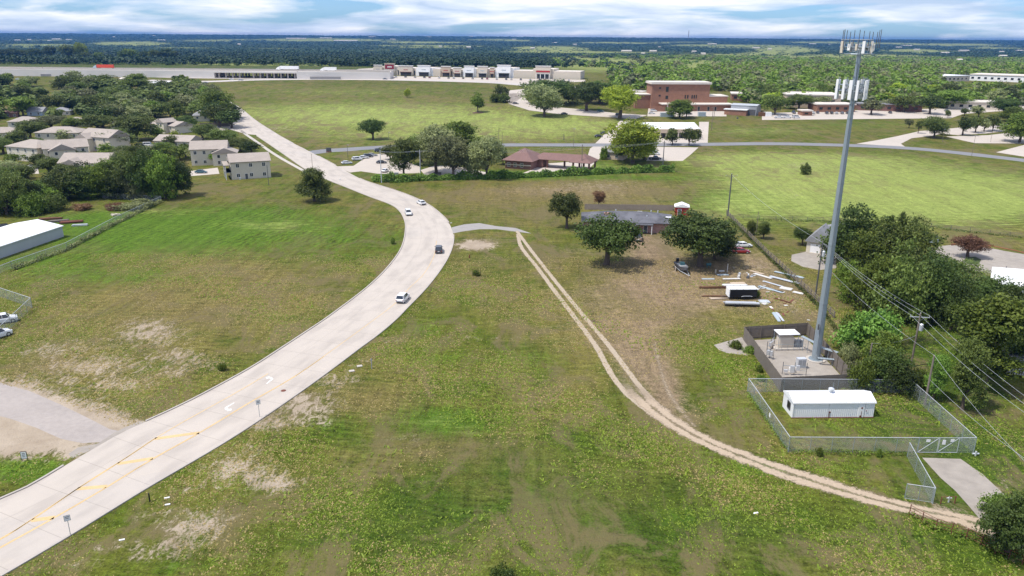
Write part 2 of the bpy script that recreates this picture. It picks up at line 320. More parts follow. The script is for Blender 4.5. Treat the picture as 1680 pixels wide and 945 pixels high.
def ground_material():
    t = NT('grass_ground'); P = t.geo.outputs['Position']
    A = {k: t.attr(k).outputs['Fac'] for k in ['bare', 'lush', 'dry', 'deep', 'pale', 'dirt']}
    big = t.noise(.022, 5, .6); med = t.noise(.12, 5, .65, dist=.3); sm = t.noise(.8, 5, .7); fine = t.noise(3.2, 3, .75)
    strk = t.noise(1.0, 5, .7, t.map(P, (.9, .16, 1), R(-52)), .4); strk2 = t.noise(1.0, 5, .7, t.map(P, (.15, .85, 1), R(10)), .5)
    mow = t.noise(1.0, 3, .6, t.map(P, (.35, .012, 1), R(-62)))
    c = t.mix(t.ss(big, .38, .62), (.098, .112, .026), (.150, .135, .046))
    c = t.mix(t.ss(med, .42, .68), c, (.070, .098, .018))
    dry = t.math('ADD', A['dry'], t.math('MULTIPLY', t.math('SUBTRACT', strk2, .5), 1.5))
    c = t.mix(t.math('MULTIPLY', t.ss(dry, .1, 1.15), .85), c, (.180, .142, .066))
    lu = t.math('ADD', A['lush'], t.math('MULTIPLY', t.math('SUBTRACT', strk, .5), 1.3)); lu = t.math('ADD', lu, t.math('MULTIPLY', t.math('SUBTRACT', sm, .5), .6))
    c = t.mix(t.math('MULTIPLY', t.ss(lu, .2, .95), .85), c, (.085, .150, .028))
    pl = t.math('ADD', A['pale'], t.math('MULTIPLY', t.math('SUBTRACT', strk2, .5), 1.9))
    c = t.mix(t.math('MULTIPLY', t.ss(pl, .12, .9), .85), c, (.29, .335, .115))
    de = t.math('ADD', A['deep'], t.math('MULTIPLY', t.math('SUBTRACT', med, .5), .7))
    c = t.mix(t.math('MULTIPLY', t.ss(de, .1, .95), .88), c, (.046, .080, .016))  # dark green for lawn and woodland floor, also carries the painted cloud shade
    di = t.math('ADD', A['dirt'], t.math('ADD', t.math('MULTIPLY', t.math('SUBTRACT', sm, .5), 1.1), t.math('MULTIPLY', t.math('SUBTRACT', med, .5), .9)))
    c = t.mix(t.math('MULTIPLY', t.ss(di, .15, .85), .88), c, (.26, .195, .135))
    # streaks, tussocks
    v = t.math('ADD', t.math('MULTIPLY', strk, .75), t.math('MULTIPLY', strk2, .75)); v = t.math('ADD', v, t.math('MULTIPLY', sm, 1.0)); v = t.math('ADD', v, t.math('MULTIPLY', fine, 1.5)); v = t.math('ADD', v, t.math('MULTIPLY', mow, .6))
    for q0, q1, per, am, ch_ in (((100,450),(400,348),1.9,.34,'lush'), ((640,640),(960,690),1.5,.30,None)):
        a_, b_ = G(*q0), G(*q1); th = math.atan2(b_.y - a_.y, b_.x - a_.x); mv = t.map(P, (1, 1, 1), -th); s_ = t.n('ShaderNodeSeparateXYZ'); t.L(mv, s_.inputs[0])
        w_ = t.math('SINE', t.math('ADD', t.math('MULTIPLY', s_.outputs[1], 6.283 / per), t.math('MULTIPLY', t.noise(.25, 4, .65), 16)))
        mk = t.ss(t.noise(.05, 3, .5, t.map(P, (1, 1, 1), 0, (3, len(q0) + per * 9, 0))), .42, .62)
        if ch_: mk = t.math('MULTIPLY', mk, t.math('MINIMUM', t.math('ADD', .25, A[ch_]), 1.0))
        sp_ = t.n('ShaderNodeSeparateXYZ'); t.L(P, sp_.inputs[0]); reg = t.math('MULTIPLY', t.ss(sp_.outputs[0], 5, -25), t.math('SUBTRACT', 1.0, t.ss(sp_.outputs[1], 260, 330))) if ch_ else t.math('SUBTRACT', 1.0, t.ss(sp_.outputs[1], 110, 150))
        v = t.math('ADD', v, t.math('MULTIPLY', t.math('MULTIPLY', t.math('MULTIPLY', w_, mk), reg), am * .55))
    v = t.math('MAXIMUM', t.math('ADD', t.math('MULTIPLY', t.math('SUBTRACT', v, 2.3), 1.35), 1.0), .25); c = t.mix(1, c, v, 'MULTIPLY')
    bp = t.ss(t.noise(.10, 7, .76, t.map(P, (1, .6, 1), R(25), (5, 91, 0)), .8), .47, .60); c = t.mix(t.math('MULTIPLY', t.math('MULTIPLY', bp, .78), t.math('SUBTRACT', 1.0, t.math('MINIMUM', A['lush'], 1.0))), c, (.165, .135, .075))
    # little brown thatch speckle everywhere
    th = t.ss(t.noise(1.9, 4, .75, t.map(P, (1, 1, 1), 0, (31, 7, 0))), .56, .72)
    c = t.mix(t.math('MULTIPLY', th, .45), c, (.22, .175, .11))
    gr = t.ss(t.noise(.55, 5, .75, t.map(P, (1, 1, 1), 0, (11, 57, 0))), .58, .70)
    c = t.mix(t.math('MULTIPLY', t.math('MULTIPLY', gr, .4), t.math('SUBTRACT', 1.0, t.math('MINIMUM', A['deep'], 1.0))), c, (.10, .165, .035))
    ba = t.math('ADD', A['bare'], t.math('ADD', t.math('MULTIPLY', t.math('SUBTRACT', t.noise(.75, 7, .78, t.map(P, (1, .5, 1), R(-35)), 1.0), .5), 2.6), t.math('MULTIPLY', t.math('SUBTRACT', fine, .5), .9)))
    sand = t.mix(t.ss(med, .35, .7), (.40, .33, .25), (.29, .23, .165))
    c = t.mix(t.math('MULTIPLY', t.ss(ba, .26, .74), t.ss(A['bare'], .06, .25)), c, sand)
    hs = t.n('ShaderNodeHueSaturation'); hs.inputs['Saturation'].default_value = 1.14; hs.inputs['Value'].default_value = .88; t.L(c, hs.inputs['Color']); hs2 = t.mix(t.math('MULTIPLY', t.ss(ba, .26, .74), t.ss(A['bare'], .06, .25)), hs.outputs[0], c)
    t.set(t.b.inputs['Base Color'], hs2); t.b.inputs['Roughness'].default_value = .95; t.b.inputs['Specular IOR Level'].default_value = .1
    h = t.math('ADD', t.math('MULTIPLY', sm, .7), t.math('MULTIPLY', fine, .35)); h = t.math('ADD', h, t.math('MULTIPLY', strk2, .5)); t.bump(h, .7, .35)
    return t.m
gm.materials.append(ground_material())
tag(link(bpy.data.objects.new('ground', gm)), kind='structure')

# ------------------------------------------------------------ draped sheets
def smooth_line(pts, n=6):
    out = []; P_ = [pts[0]] + list(pts) + [pts[-1]]
    for i in range(1, len(P_) - 2):
        a, b, c, d = (Vector(q) for q in P_[i - 1:i + 3])
        for k in range(n):
            t = k / n; out.append(.5 * ((2 * b) + (c - a) * t + (2 * a - 5 * b + 4 * c - d) * t * t + (3 * b - a - 3 * c + d) * t ** 3))
    out.append(Vector(P_[-2])); return out
def resample(pts, n):
    d = [0]
    for a, b in zip(pts, pts[1:]): d.append(d[-1] + (b - a).length)
    ts = np.linspace(0, d[-1], n); A = np.array([tuple(p) for p in pts])
    return [Vector((np.interp(t, d, A[:, 0]), np.interp(t, d, A[:, 1]), 0)) for t in ts]
def zoff(y, lv): return zf(y) + .004 * lv + (0 if y < 380 else .02 * lv + .04)
def sheet(name, pts, m, lv=1, px=True, kind='structure', ragged=False, parent=None):
    w = [G(*p) for p in pts] if px else [Vector(p) for p in pts]
    bm = bmesh.new(); vs_ = [bm.verts.new((p.x, p.y, 0)) for p in w]; bm.faces.new(vs_)
    bmesh.ops.triangulate(bm, faces=bm.faces)
    for k in KN[2:-1]:
        bmesh.ops.bisect_plane(bm, geom=list(bm.verts) + list(bm.edges) + list(bm.faces), plane_co=(0, k, 0), plane_no=(0, 1, 0))
    for v in bm.verts: v.co.z = zoff(v.co.y, lv)
    bmesh.ops.recalc_face_normals(bm, faces=bm.faces)
    if sum(f.normal.z for f in bm.faces) < 0: bmesh.ops.reverse_faces(bm, faces=bm.faces)
    me = bpy.data.meshes.new(name); bm.to_mesh(me); bm.free(); me.materials.append(m)
    o = link(bpy.data.objects.new(name, me), parent)
    if kind and parent is None: o['kind'] = kind
    return o
def strip_mesh(name, L_, R_, m, lv=1, zadd=0.0, na=1, kind='structure', parent=None):
    """a ribbon between two matched world lines, with 'across' (0..1) and 'along' (metres) attributes"""
    v = []; ac = []; al = []; s_ = 0
    for i, (a, b) in enumerate(zip(L_, R_)):
        if i: s_ += ((a + b) / 2 - (L_[i - 1] + R_[i - 1]) / 2).length
        for k in range(na + 1):
            q = a.lerp(b, k / na); v.append((q.x, q.y, zoff(q.y, lv) + zadd)); ac.append(k / na); al.append(s_)
    f = []
    for i in range(len(L_) - 1):
        for k in range(na): j = i * (na + 1) + k; f.append((j, j + 1, j + na + 2, j + na + 1))
    me = bpy.data.meshes.new(name); me.from_pydata(v, [], f); me.update()
    if sum(p.normal.z for p in me.polygons) < 0: me.flip_normals()
    for nm, dd in (('across', ac), ('along', al)):
        a = me.attributes.new(nm, 'FLOAT', 'POINT'); a.data.foreach_set('value', np.array(dd, dtype=np.float32))
    me.materials.append(m); o = link(bpy.data.objects.new(name, me), parent)
    if kind and parent is None: o['kind'] = kind
    return o
def ribbon(name, pts, width, m, lv=1, px=True, n=None, kind='structure', parent=None):
    w = [G(*p) for p in pts] if px else [Vector(p) for p in pts]
    w = [Vector((p.x, p.y, 0)) for p in w]; w = smooth_line(w); w = resample(w, n or max(3, int(sum((b - a).length for a, b in zip(w, w[1:])) / 4)))
    L_ = []; R_ = []
    for i, p in enumerate(w):
        d = (w[min(i + 1, len(w) - 1)] - w[max(i - 1, 0)]).normalized(); nn = Vector((-d.y, d.x, 0)); L_.append(p + nn * width / 2); R_.append(p - nn * width / 2)
    return strip_mesh(name, L_, R_, m, lv, kind=kind, parent=parent, na=4)
def ragged_mat(name, c1, c2, edge=.22, tracks=False, jag=1.0):
    t = NT(name); ac = t.attr('across').outputs['Fac']; e = t.math('SUBTRACT', .5, t.math('ABSOLUTE', t.math('SUBTRACT', ac, .5)))
    n1 = t.noise(.5, 5, .7); n2 = t.noise(2.6, 4, .75)
    k = t.math('ADD', e, t.math('MULTIPLY', t.math('SUBTRACT', n1, .5), .5 * jag)); k = t.math('ADD', k, t.math('MULTIPLY', t.math('SUBTRACT', n2, .5), .35 * jag))
    a = t.ss(k, edge * .45, edge * 1.1)
    if tracks: a = t.math('MULTIPLY', a, t.ss(t.math('ADD', t.attr('along').outputs['Fac'], t.math('MULTIPLY', n1, 8)), 4, 16))
    if tracks:      # grass crown between the wheel ruts
        cen = t.math('ABSOLUTE', t.math('SUBTRACT', ac, .5)); q = t.math('ADD', cen, t.math('MULTIPLY', t.math('SUBTRACT', n1, .5), .35)); q = t.math('ADD', q, t.math('MULTIPLY', t.math('SUBTRACT', n2, .5), .2))
        a = t.math('MULTIPLY', a, t.math('ADD', .25, t.math('MULTIPLY', t.ss(q, .0, .10), .75)))
    c = t.mix(t.noise(1.1, 5, .7), c1, c2); c = t.mix(1, c, t.math('ADD', .7, t.math('MULTIPLY', n2, .6)), 'MULTIPLY')
    t.set(t.b.inputs['Base Color'], c); t.b.inputs['Roughness'].default_value = .95; t.bump(n2, .5, .06)
    tr = t.n('ShaderNodeBsdfTransparent'); ms = t.n('ShaderNodeMixShader'); t.L(a, ms.inputs[0]); t.L(tr.outputs[0], ms.inputs[1]); t.L(t.b.outputs[0], ms.inputs[2]); t.L(ms.outputs[0], t.out.inputs[0])
    return t.m
# ---- main road
def road_mat():
    t = NT('concrete_road'); P = t.geo.outputs['Position']; ac = t.attr('across').outputs['Fac']; al = t.attr('along').outputs['Fac']
    c = t.mix(t.noise(.15, 5, .6), (.425, .375, .32), (.52, .46, .395)); c = t.mix(t.math('MULTIPLY', t.noise(1.5, 5, .7), .35), c, (.36, .32, .275))
    # slabs, joints and the darker wheel paths
    cb = t.n('ShaderNodeCombineXYZ'); t.L(ac, cb.inputs[0]); t.L(t.math('MULTIPLY', al, .02), cb.inputs[1])
    band = t.noise(5, 3, .5, cb.outputs[0])
    c = t.mix(t.math('MULTIPLY', t.ss(band, .42, .70), .65), c, (.34, .30, .26))
    j = t.math('ABSOLUTE', t.math('SUBTRACT', t.math('FRACT', t.math('MULTIPLY', ac, 3)), .0)); jl = t.math('LESS_THAN', j, .010)
    j2 = t.math('LESS_THAN', t.math('FRACT', t.math('DIVIDE', al, 6.0)), .012)
    c = t.mix(t.math('MULTIPLY', t.math('MAXIMUM', jl, j2), .55), c, (.20, .17, .14))
    pat = t.math('GREATER_THAN', t.noise(.035, 1, .5, t.map(P, (1, 1, 1), .4)), .60); c = t.mix(t.math('MULTIPLY', pat, .15), c, (.36, .34, .32))
    t.set(t.b.inputs['Base Color'], c); t.b.inputs['Roughness'].default_value = .9; t.bump(t.noise(2, 4, .7), .3, .03); return t.m
Lpx = [(-260,935),(-120,872),(2,819),(51,797),(103,766),(150,738),(203,708),(244,690),(310,659),(378,623),(420,599),(457,575),(507,542),(545,516),(605,470),(640,435),(660,405),(666,377),(664,360),(655,345),(640,335),(605,322),(560,304),(540,296),(505,280),(457,247),(420,222),(390,200),(368,182),(345,166),(326,153),(314,144)]
Rpx = [(-60,980),(0,945),(34,926),(103,885),(172,843),(241,799),(327,751),(395,709),(440,679),(502,636),(550,601),(600,563),(637,537),(665,507),(695,477),(724,440),(740,410),(744,385),(738,368),(727,355),(702,335),(670,320),(632,307),(595,295),(556,274),(505,247),(477,233),(420,198),(395,178),(375,166),(352,153),(335,144)]
N = 260
Lw = resample(smooth_line([Vector((p.x, p.y, 0)) for p in (G(*q) for q in Lpx)]), N); 
Rfull = resample(smooth_line([Vector((p.x, p.y, 0)) for p in (G(*q) for q in Rpx)]), 2400)
Rw = []; last = 0
for i, p in enumerate(Lw):     # nearest point on the other edge, always moving on
    best = min(range(last, min(last + 60, 2400)), key=lambda k: (Rfull[k] - p).length_squared) if i else 0
    last = best; Rw.append(Rfull[best])
Rw = [(Rw[max(i-2,0)] + Rw[max(i-1,0)] + Rw[i] + Rw[min(i+1,N-1)] + Rw[min(i+2,N-1)]) / 5 for i in range(N)]
strip_mesh('road', Lw, Rw, road_mat(), 3, na=6)
M_kerb = mat('kerb_concrete', (.40, .36, .32), .9, .2, 1.2)
def kerb(line, side, skip, name='kerb'):
    """raised kerb of real height along a road edge"""
    v = []; f = []; run = []
    def flush():
        if len(run) < 2: return
        n0 = len(v)
        for p, nn in run:
            z = zf(p.y); a = p + nn * .02; b = p + nn * .30
            v.extend([(a.x, a.y, z - .02), (a.x, a.y, z + .15), (b.x, b.y, z + .15), (b.x, b.y, z - .02)])
        for i in range(len(run) - 1):
            q = n0 + i * 4
            for k in range(3): f.append((q + k, q + k + 1, q + k + 5, q + k + 4))
        f.append((n0, n0 + 1, n0 + 2, n0 + 3)); e = n0 + (len(run) - 1) * 4; f.append((e + 3, e + 2, e + 1, e))
    for i, p in enumerate(line):
        d = (line[min(i + 1, N - 1)] - line[max(i - 1, 0)]).normalized(); nn = Vector((-d.y, d.x, 0)) * side; x, y = proj((p.x, p.y, zf(p.y)))
        if any(x0 <= x <= x1 and y0 <= y <= y1 for x0, x1, y0, y1 in skip): flush(); run = []
        else: run.append((p, nn))
    flush(); me = bpy.data.meshes.new(name); me.from_pydata(v, [], f); me.materials.append(M_kerb); me.update(); link(bpy.data.objects.new(name, me))['kind'] = 'structure'
kerb(Lw, 1, [(108,240,690,765), (330,420,195,225)]); kerb(Rw, -1, [(735,748,366,384), (552,600,270,292), (478,520,236,258)])
# ---- painted markings
def mark(name, pts, w, m=None, lv=5): return ribbon(name, pts, w, m or M_yel, lv)
U = [(-60,919),(0,886),(52,854),(127,802),(193,761),(254,720),(292,697),(388,644),(440,613)]; V = [(-60,930),(2,897),(89,849),(175,799),(251,752),(327,710),(413,658),(481,619),(532,584),(605,531),(647,499),(672,472),(695,450),(712,420),(716,395)]
for i in range(2): mark('road_marking', U[:6] if i else U, .17).location.y += .34 * i
mark('road_marking', V, .15); mark('road_marking', V[:9], .15).location.y -= .34
for a, b in (((52,854),(89,849)), ((127,802),(175,798)), ((193,761),(251,752)), ((254,720),(327,710))): mark('road_marking', [a, b], .75)
def arrow(px, py, hx, hy):
    o = G(px, py); d = G(hx, hy) - o; d.z = 0; d.normalize(); n = Vector((-d.y, d.x, 0)); P2 = []
    for a, b in [(-1.6,-.12),(.2,-.12),(.5,.25),(.45,.75),(.15,.75),(.75,1.35),(1.3,.75),(.95,.75),(.95,.2),(.55,-.35),(.2,-.5),(-1.6,-.35)]: q = o + d * a * .95 + n * b * .85; P2.append((q.x, q.y, 0))
    sheet('turn_arrow_marking', P2, M_wmark, 4, px=False)
arrow(443,623,470,600); arrow(375,668,340,690)
M_tread = mat('patched_concrete', (.46,.43,.40),.9,.2,1)
# ---- drives, lots and side roads
M_sandpad = ragged_mat('gravel_track', (.42,.345,.25), (.34,.275,.195), .22, True); M_rut = ragged_mat('dirt_rut', (.41,.335,.245), (.33,.265,.185), .22, jag=.7)
sheet('driveway', [(-40,622),(0,628),(50,642),(100,664),(145,686),(180,704),(200,708),(168,725),(135,727),(100,720),(60,702),(20,688),(-40,672)], mat('gravel_grey', (.34,.30,.27),.95,.25,1.2,bump=.05), 1)
sheet('driveway', [(118,752),(150,738),(203,708),(240,692),(232,690),(190,708),(160,728),(128,734),(112,745)], M_concd, 2)
sheet('driveway', [(741,373),(762,368),(786,366),(815,371),(846,374),(872,383),(846,380),(815,376),(786,376),(757,380),(743,383)], M_asphl, 1)
ribbon('dirt_track', [(850,384),(855,405),(880,437),(912,480),(940,517),(965,550),(982,575),(1003,614),(1028,646),(1066,677),(1108,704)], 1.6, M_rut, 1)
ribbon('dirt_track', [(848,379),(867,405),(902,450),(940,497),(965,527),(995,562),(1020,595),(1046,630),(1070,656),(1102,685)], 1.5, M_rut, 2)
tl = [(1001,611),(1042,664),(1100,706),(1180,747),(1269,782),(1358,811),(1478,841),(1552,857),(1606,876),(1680,905)]
tr_ = [(1044,621),(1075,652),(1120,688),(1180,722),(1269,755),(1358,783),(1433,807),(1516,829),(1606,846),(1690,872)]
TL = resample(smooth_line([Vector((p.x, p.y, 0)) for p in (G(*q) for q in tl)]), 90); TR = resample(smooth_line([Vector((p.x, p.y, 0)) for p in (G(*q) for q in tr_)]), 90)
strip_mesh('dirt_track', [a + (a - b) * .12 for a, b in zip(TL, TR)], [b + (b - a) * .12 for a, b in zip(TL, TR)], ragged_mat('wide_dirt', (.43,.34,.24), (.35,.27,.19), .24, True), 3, na=6)
ribbon('dirt_track', [(1075,560),(1082,600),(1100,650),(1140,700)], 3.0, ragged_mat('faint_track', (.36,.28,.19), (.28,.22,.14), .6, jag=1.6), 2)
sheet('driveway', [(1513,751),(1576,753),(1612,778),(1644,808),(1690,858),(1650,872),(1606,850),(1591,832),(1567,805),(1543,784)], M_concd, 4)
sheet('concrete_slab', [(1171,566),(1217,553),(1238,580),(1225,583),(1192,579),(1180,574)], M_concd, 1)
sheet('driveway', [(1299,418),(1322,413),(1350,411),(1372,420),(1372,440),(1345,443),(1318,438),(1298,428)], M_concd, 1)
sheet('driveway', [(1528,405),(1560,402),(1610,404),(1650,412),(1720,424),(1760,450),(1680,452),(1620,448),(1575,442),(1535,432)], M_concd, 1)
sheet('planting_bed', [(1580,428),(1586,422),(1600,421),(1610,426),(1606,433),(1590,434)], mat('bed_grass', (.06,.085,.025),.9,.3,1), 3)
ribbon('road', [(500,252),(530,248),(560,246),(625,242),(700,240),(830,238),(1000,238),(1150,237),(1270,236),(1400,239),(1500,244),(1600,254),(1680,263),(1790,278)], 11, M_asph, 2)
LOT = mat('lot_concrete', (.46,.405,.345),.9,.15,.3)
for nm, P_ in [('parking_lot', [(552,273),(580,272),(595,262),(617,253),(632,252),(690,274),(690,284),(640,285),(620,285),(592,281),(574,283)]),
    ('driveway', [(690,279),(712,272),(745,272),(820,287),(820,290),(745,291),(700,291)]),
    ('driveway', [(858,284),(880,275),(900,268),(930,266),(962,262),(968,244),(976,238),(1000,238),(992,252),(966,277),(950,280),(900,283)]),
    ('driveway', [(976,236),(990,222),(1005,210),(1018,198),(1046,197),(1030,212),(1014,222),(1000,236)]),
    ('parking_lot', [(1040,227),(1147,227),(1147,200),(1163,200),(1161,235),(1040,235)]),
    ('parking_lot', [(1060,264),(1120,264),(1135,252),(1146,242),(1075,241)]),
    ('parking_lot', [(1062,191),(1064,176),(1100,172),(1190,172),(1192,191)]),
    ('driveway', [(836,153),(855,153),(868,168),(905,175),(960,180),(1015,186),(1062,189),(1040,196),(1010,193),(960,190),(915,187),(868,181),(836,171)]),
    ('parking_lot', [(820,150),(860,146),(865,154),(838,172),(822,160)]),
    ('parking_lot', [(1250,186),(1400,181),(1560,178),(1700,170),(1700,178),(1580,187),(1560,194),(1250,197)]),
    ('driveway', [(1405,236),(1470,224),(1510,215),(1540,213),(1552,217),(1530,223),(1495,227),(1478,236),(1485,241)]),
    ('parking_lot', [(1536,213),(1600,207),(1700,199),(1700,211),(1655,214),(1620,219),(1572,222),(1552,220)]),
    ('parking_lot', [(1552,224),(1620,222),(1665,217),(1710,214),(1710,236),(1600,235)]),
    ('parking_lot', [(1634,250),(1680,238),(1720,238),(1720,262),(1680,257)]),
    ('side_street', [(-30,276),(62,275),(64,285),(-30,286)]), ('side_street', [(308,281),(357,275),(360,285),(312,289)]), ('side_street', [(330,216),(352,206),(392,199),(424,222),(404,220),(375,212),(345,221)]),
    ('side_street', [(205,242),(262,234),(266,240),(212,248)])]:
    sheet(nm, P_, LOT, 1 if nm != 'side_street' else 1)
ribbon('sidewalk', [(395,214),(420,232),(457,257),(500,281)], 1.8, M_conc, 1)
ribbon('frontage_road', [(240,132),(330,134),(420,131),(520,130),(650,131),(800,135),(870,140),(990,145),(1060,150)], 16, mat('pale_road', (.46,.42,.38),.9,.12,.2), 2)
ribbon('frontage_road', [(-80,124),(60,123),(200,125),(330,128),(480,129)], 10, MATS['pale_road'], 3)
sheet('parking_lot', [(600,124),(960,131),(960,134),(870,138),(760,134),(600,129)], LOT, 1)
sheet('gravel_clearing', [(560,121),(590,113),(612,112),(620,116),(610,122)], LOT, 1)
# ------------------------------------------------------------ highway
def wbox(name, m, p0, p1, depth, z0, z1, parent=None, x0=0.0, x1=1.0, y0=0.0):
    """box between two world points along its front, 'depth' metres deep away from the camera"""
    d = (p1 - p0); L_ = math.hypot(d.x, d.y); d = Vector((d.x, d.y, 0)).normalized(); n = Vector((-d.y, d.x, 0))
    if n.y < 0: n = -n
    mb = MB(); mb.M = Matrix((( d.x, n.x, 0, p0.x), (d.y, n.y, 0, p0.y), (0, 0, 1, 0), (0, 0, 0, 1)))
    mb.box(L_ * x0, L_ * x1, y0, y0 + depth, z0, z1); return mb.build(name, m, parent)
HA, HB, HC, HD = G(-160, 123), G(352, 128), G(487, 129.5), G(640, 130)
hw = empty('highway_overpass', (0, 0, 0), 0, 'long pale concrete highway on retaining walls with pillared bridge, behind the green field', 'overpass')
M_hw = mat('highway_concrete', (.66,.62,.57), .9, .15, .06); M_hwd = mat('highway_dark', (.30,.285,.27), .9, .15, .1)
zt = hgt(HB, 116.5) + HB.z
zA = HA.z
for nm, a, b, top in (('retaining_wall', HA, HB, zt), ('retaining_wall', HC, HD, zt)):
    wbox(nm, M_hw, a, b, 34, zA - 8, top, hw)
wbox('deck', M_hw, HB, HC, 34, zt - 1.6, zt, hw)
for a, b in ((HA, HD),):
    wbox('barrier', M_conc, a, b, .5, zt + .002, zt + 1.0, hw, y0=.02); wbox('barrier', M_conc, a, b, .5, zt + .002, zt + 1.0, hw, y0=33.4); wbox('median', M_conc, a, b, .6, zt + .002, zt + .9, hw, y0=17)
for k in range(12):
    t_ = .035 + k * .084
    if .30 < t_ < .42: continue
    p = HB.lerp(HC, t_)
    for j in (3, 12, 22, 31): wbox('pillar', M_conc, Vector((p.x, p.y + j, 0)), Vector((p.x + 1.5, p.y + j, 0)), 1.4, zA - 3, zt - 1.61, hw)
for x0, x1, y in ((70,150,119),(170,225,118.5),(240,300,120),(510,560,124),(340,350,121)):   # ramp recesses: low dark retaining ledges on the frontage side
    a, b = G(x0, y + 6), G(x1, y + 6); wbox('ramp_wall', M_hwd, a + Vector((0, -3, 0)), b + Vector((0, -3, 0)), 2, zA - 2, zA + 2.2, hw)

# ------------------------------------------------------------ buildings
def frame_of(a, b):
    d = Vector((b.x - a.x, b.y - a.y, 0)); L_ = d.length; d.normalize(); n = Vector((-d.y, d.x, 0))
    if n.y < 0: n = -n
    return d, n, L_
def local_empty(name, a, b, label, cat, group=None):
    d, n, L_ = frame_of(a, b); z = min(a.z, b.z)
    e = empty(name, (a.x, a.y, z), math.atan2(d.y, d.x), label, cat, group); return e, L_
def roof_mb(L_, D, z, kind, rise, ov=.5, hip=None, axis='x'):
    mb = MB(); x0, x1, y0, y1 = -ov, L_ + ov, -ov, D + ov; zz_ = z - .05; t = .18
    if kind == 'flat': return mb.box(x0, x1, y0, y1, z + .003, z + rise)
    if axis == 'x':
        i = 0 if kind == 'gable' else (hip if hip else (y1 - y0) / 2); i = min(i, (x1 - x0) / 2 - .05); ym = (y0 + y1) / 2
        top = [(x0, y0), (x1, y0), (x1, y1), (x0, y1)]; rd = [(x0 + i, ym), (x1 - i, ym)]
        v = [(x, y, zz_) for x, y in top] + [(x, y, zz_ + t) for x, y in top] + [(x, y, zz_ + t + rise) for x, y in rd]
        f = [(0, 3, 2, 1), (0, 1, 5, 4), (1, 2, 6, 5), (2, 3, 7, 6), (3, 0, 4, 7), (4, 5, 9, 8), (6, 7, 8, 9), (5, 6, 9), (7, 4, 8)]
    else:
        i = 0 if kind == 'gable' else (hip if hip else (x1 - x0) / 2); i = min(i, (y1 - y0) / 2 - .05); xm = (x0 + x1) / 2
        top = [(x0, y0), (x1, y0), (x1, y1), (x0, y1)]; rd = [(xm, y0 + i), (xm, y1 - i)]
        v = [(x, y, zz_) for x, y in top] + [(x, y, zz_ + t) for x, y in top] + [(x, y, zz_ + t + rise) for x, y in rd]
        f = [(0, 3, 2, 1), (0, 1, 5, 4), (1, 2, 6, 5), (2, 3, 7, 6), (3, 0, 4, 7), (5, 6, 9, 8), (7, 4, 8, 9), (4, 5, 8), (6, 7, 9)]
    return mb.add(v, f)
def opening(parent, name, x0, x1, z0, z1, y=0.0, side='front', L_=0, m=None, fr=None, mull=0):
    """glass pane with a raised frame: window or door"""
    def bx(mb, a0, a1, d0, d1, b0, b1):
        if side == 'front': mb.box(a0, a1, y - d1, y - d0, b0, b1)
        elif side == 'left': mb.box(-d1, -d0, a0, a1, b0, b1)
        else: mb.box(L_ + d0, L_ + d1, a0, a1, b0, b1)
    g = MB(); bx(g, x0, x1, .003, .04, z0, z1); g = g.build(name, m or M_glass, parent)
    t = .1; f = MB()
    bx(f, x0 - t, x0, .002, .09, z0 - t, z1 + t); bx(f, x1, x1 + t, .002, .09, z0 - t, z1 + t); bx(f, x0, x1, .002, .09, z1, z1 + t); bx(f, x0, x1, .002, .12, z0 - t, z0)
    for k in range(mull): c = x0 + (x1 - x0) * (k + 1) / (mull + 1); bx(f, c - .04, c + .04, .041, .07, z0, z1)
    f.build('frame', fr or M_white, g); return g
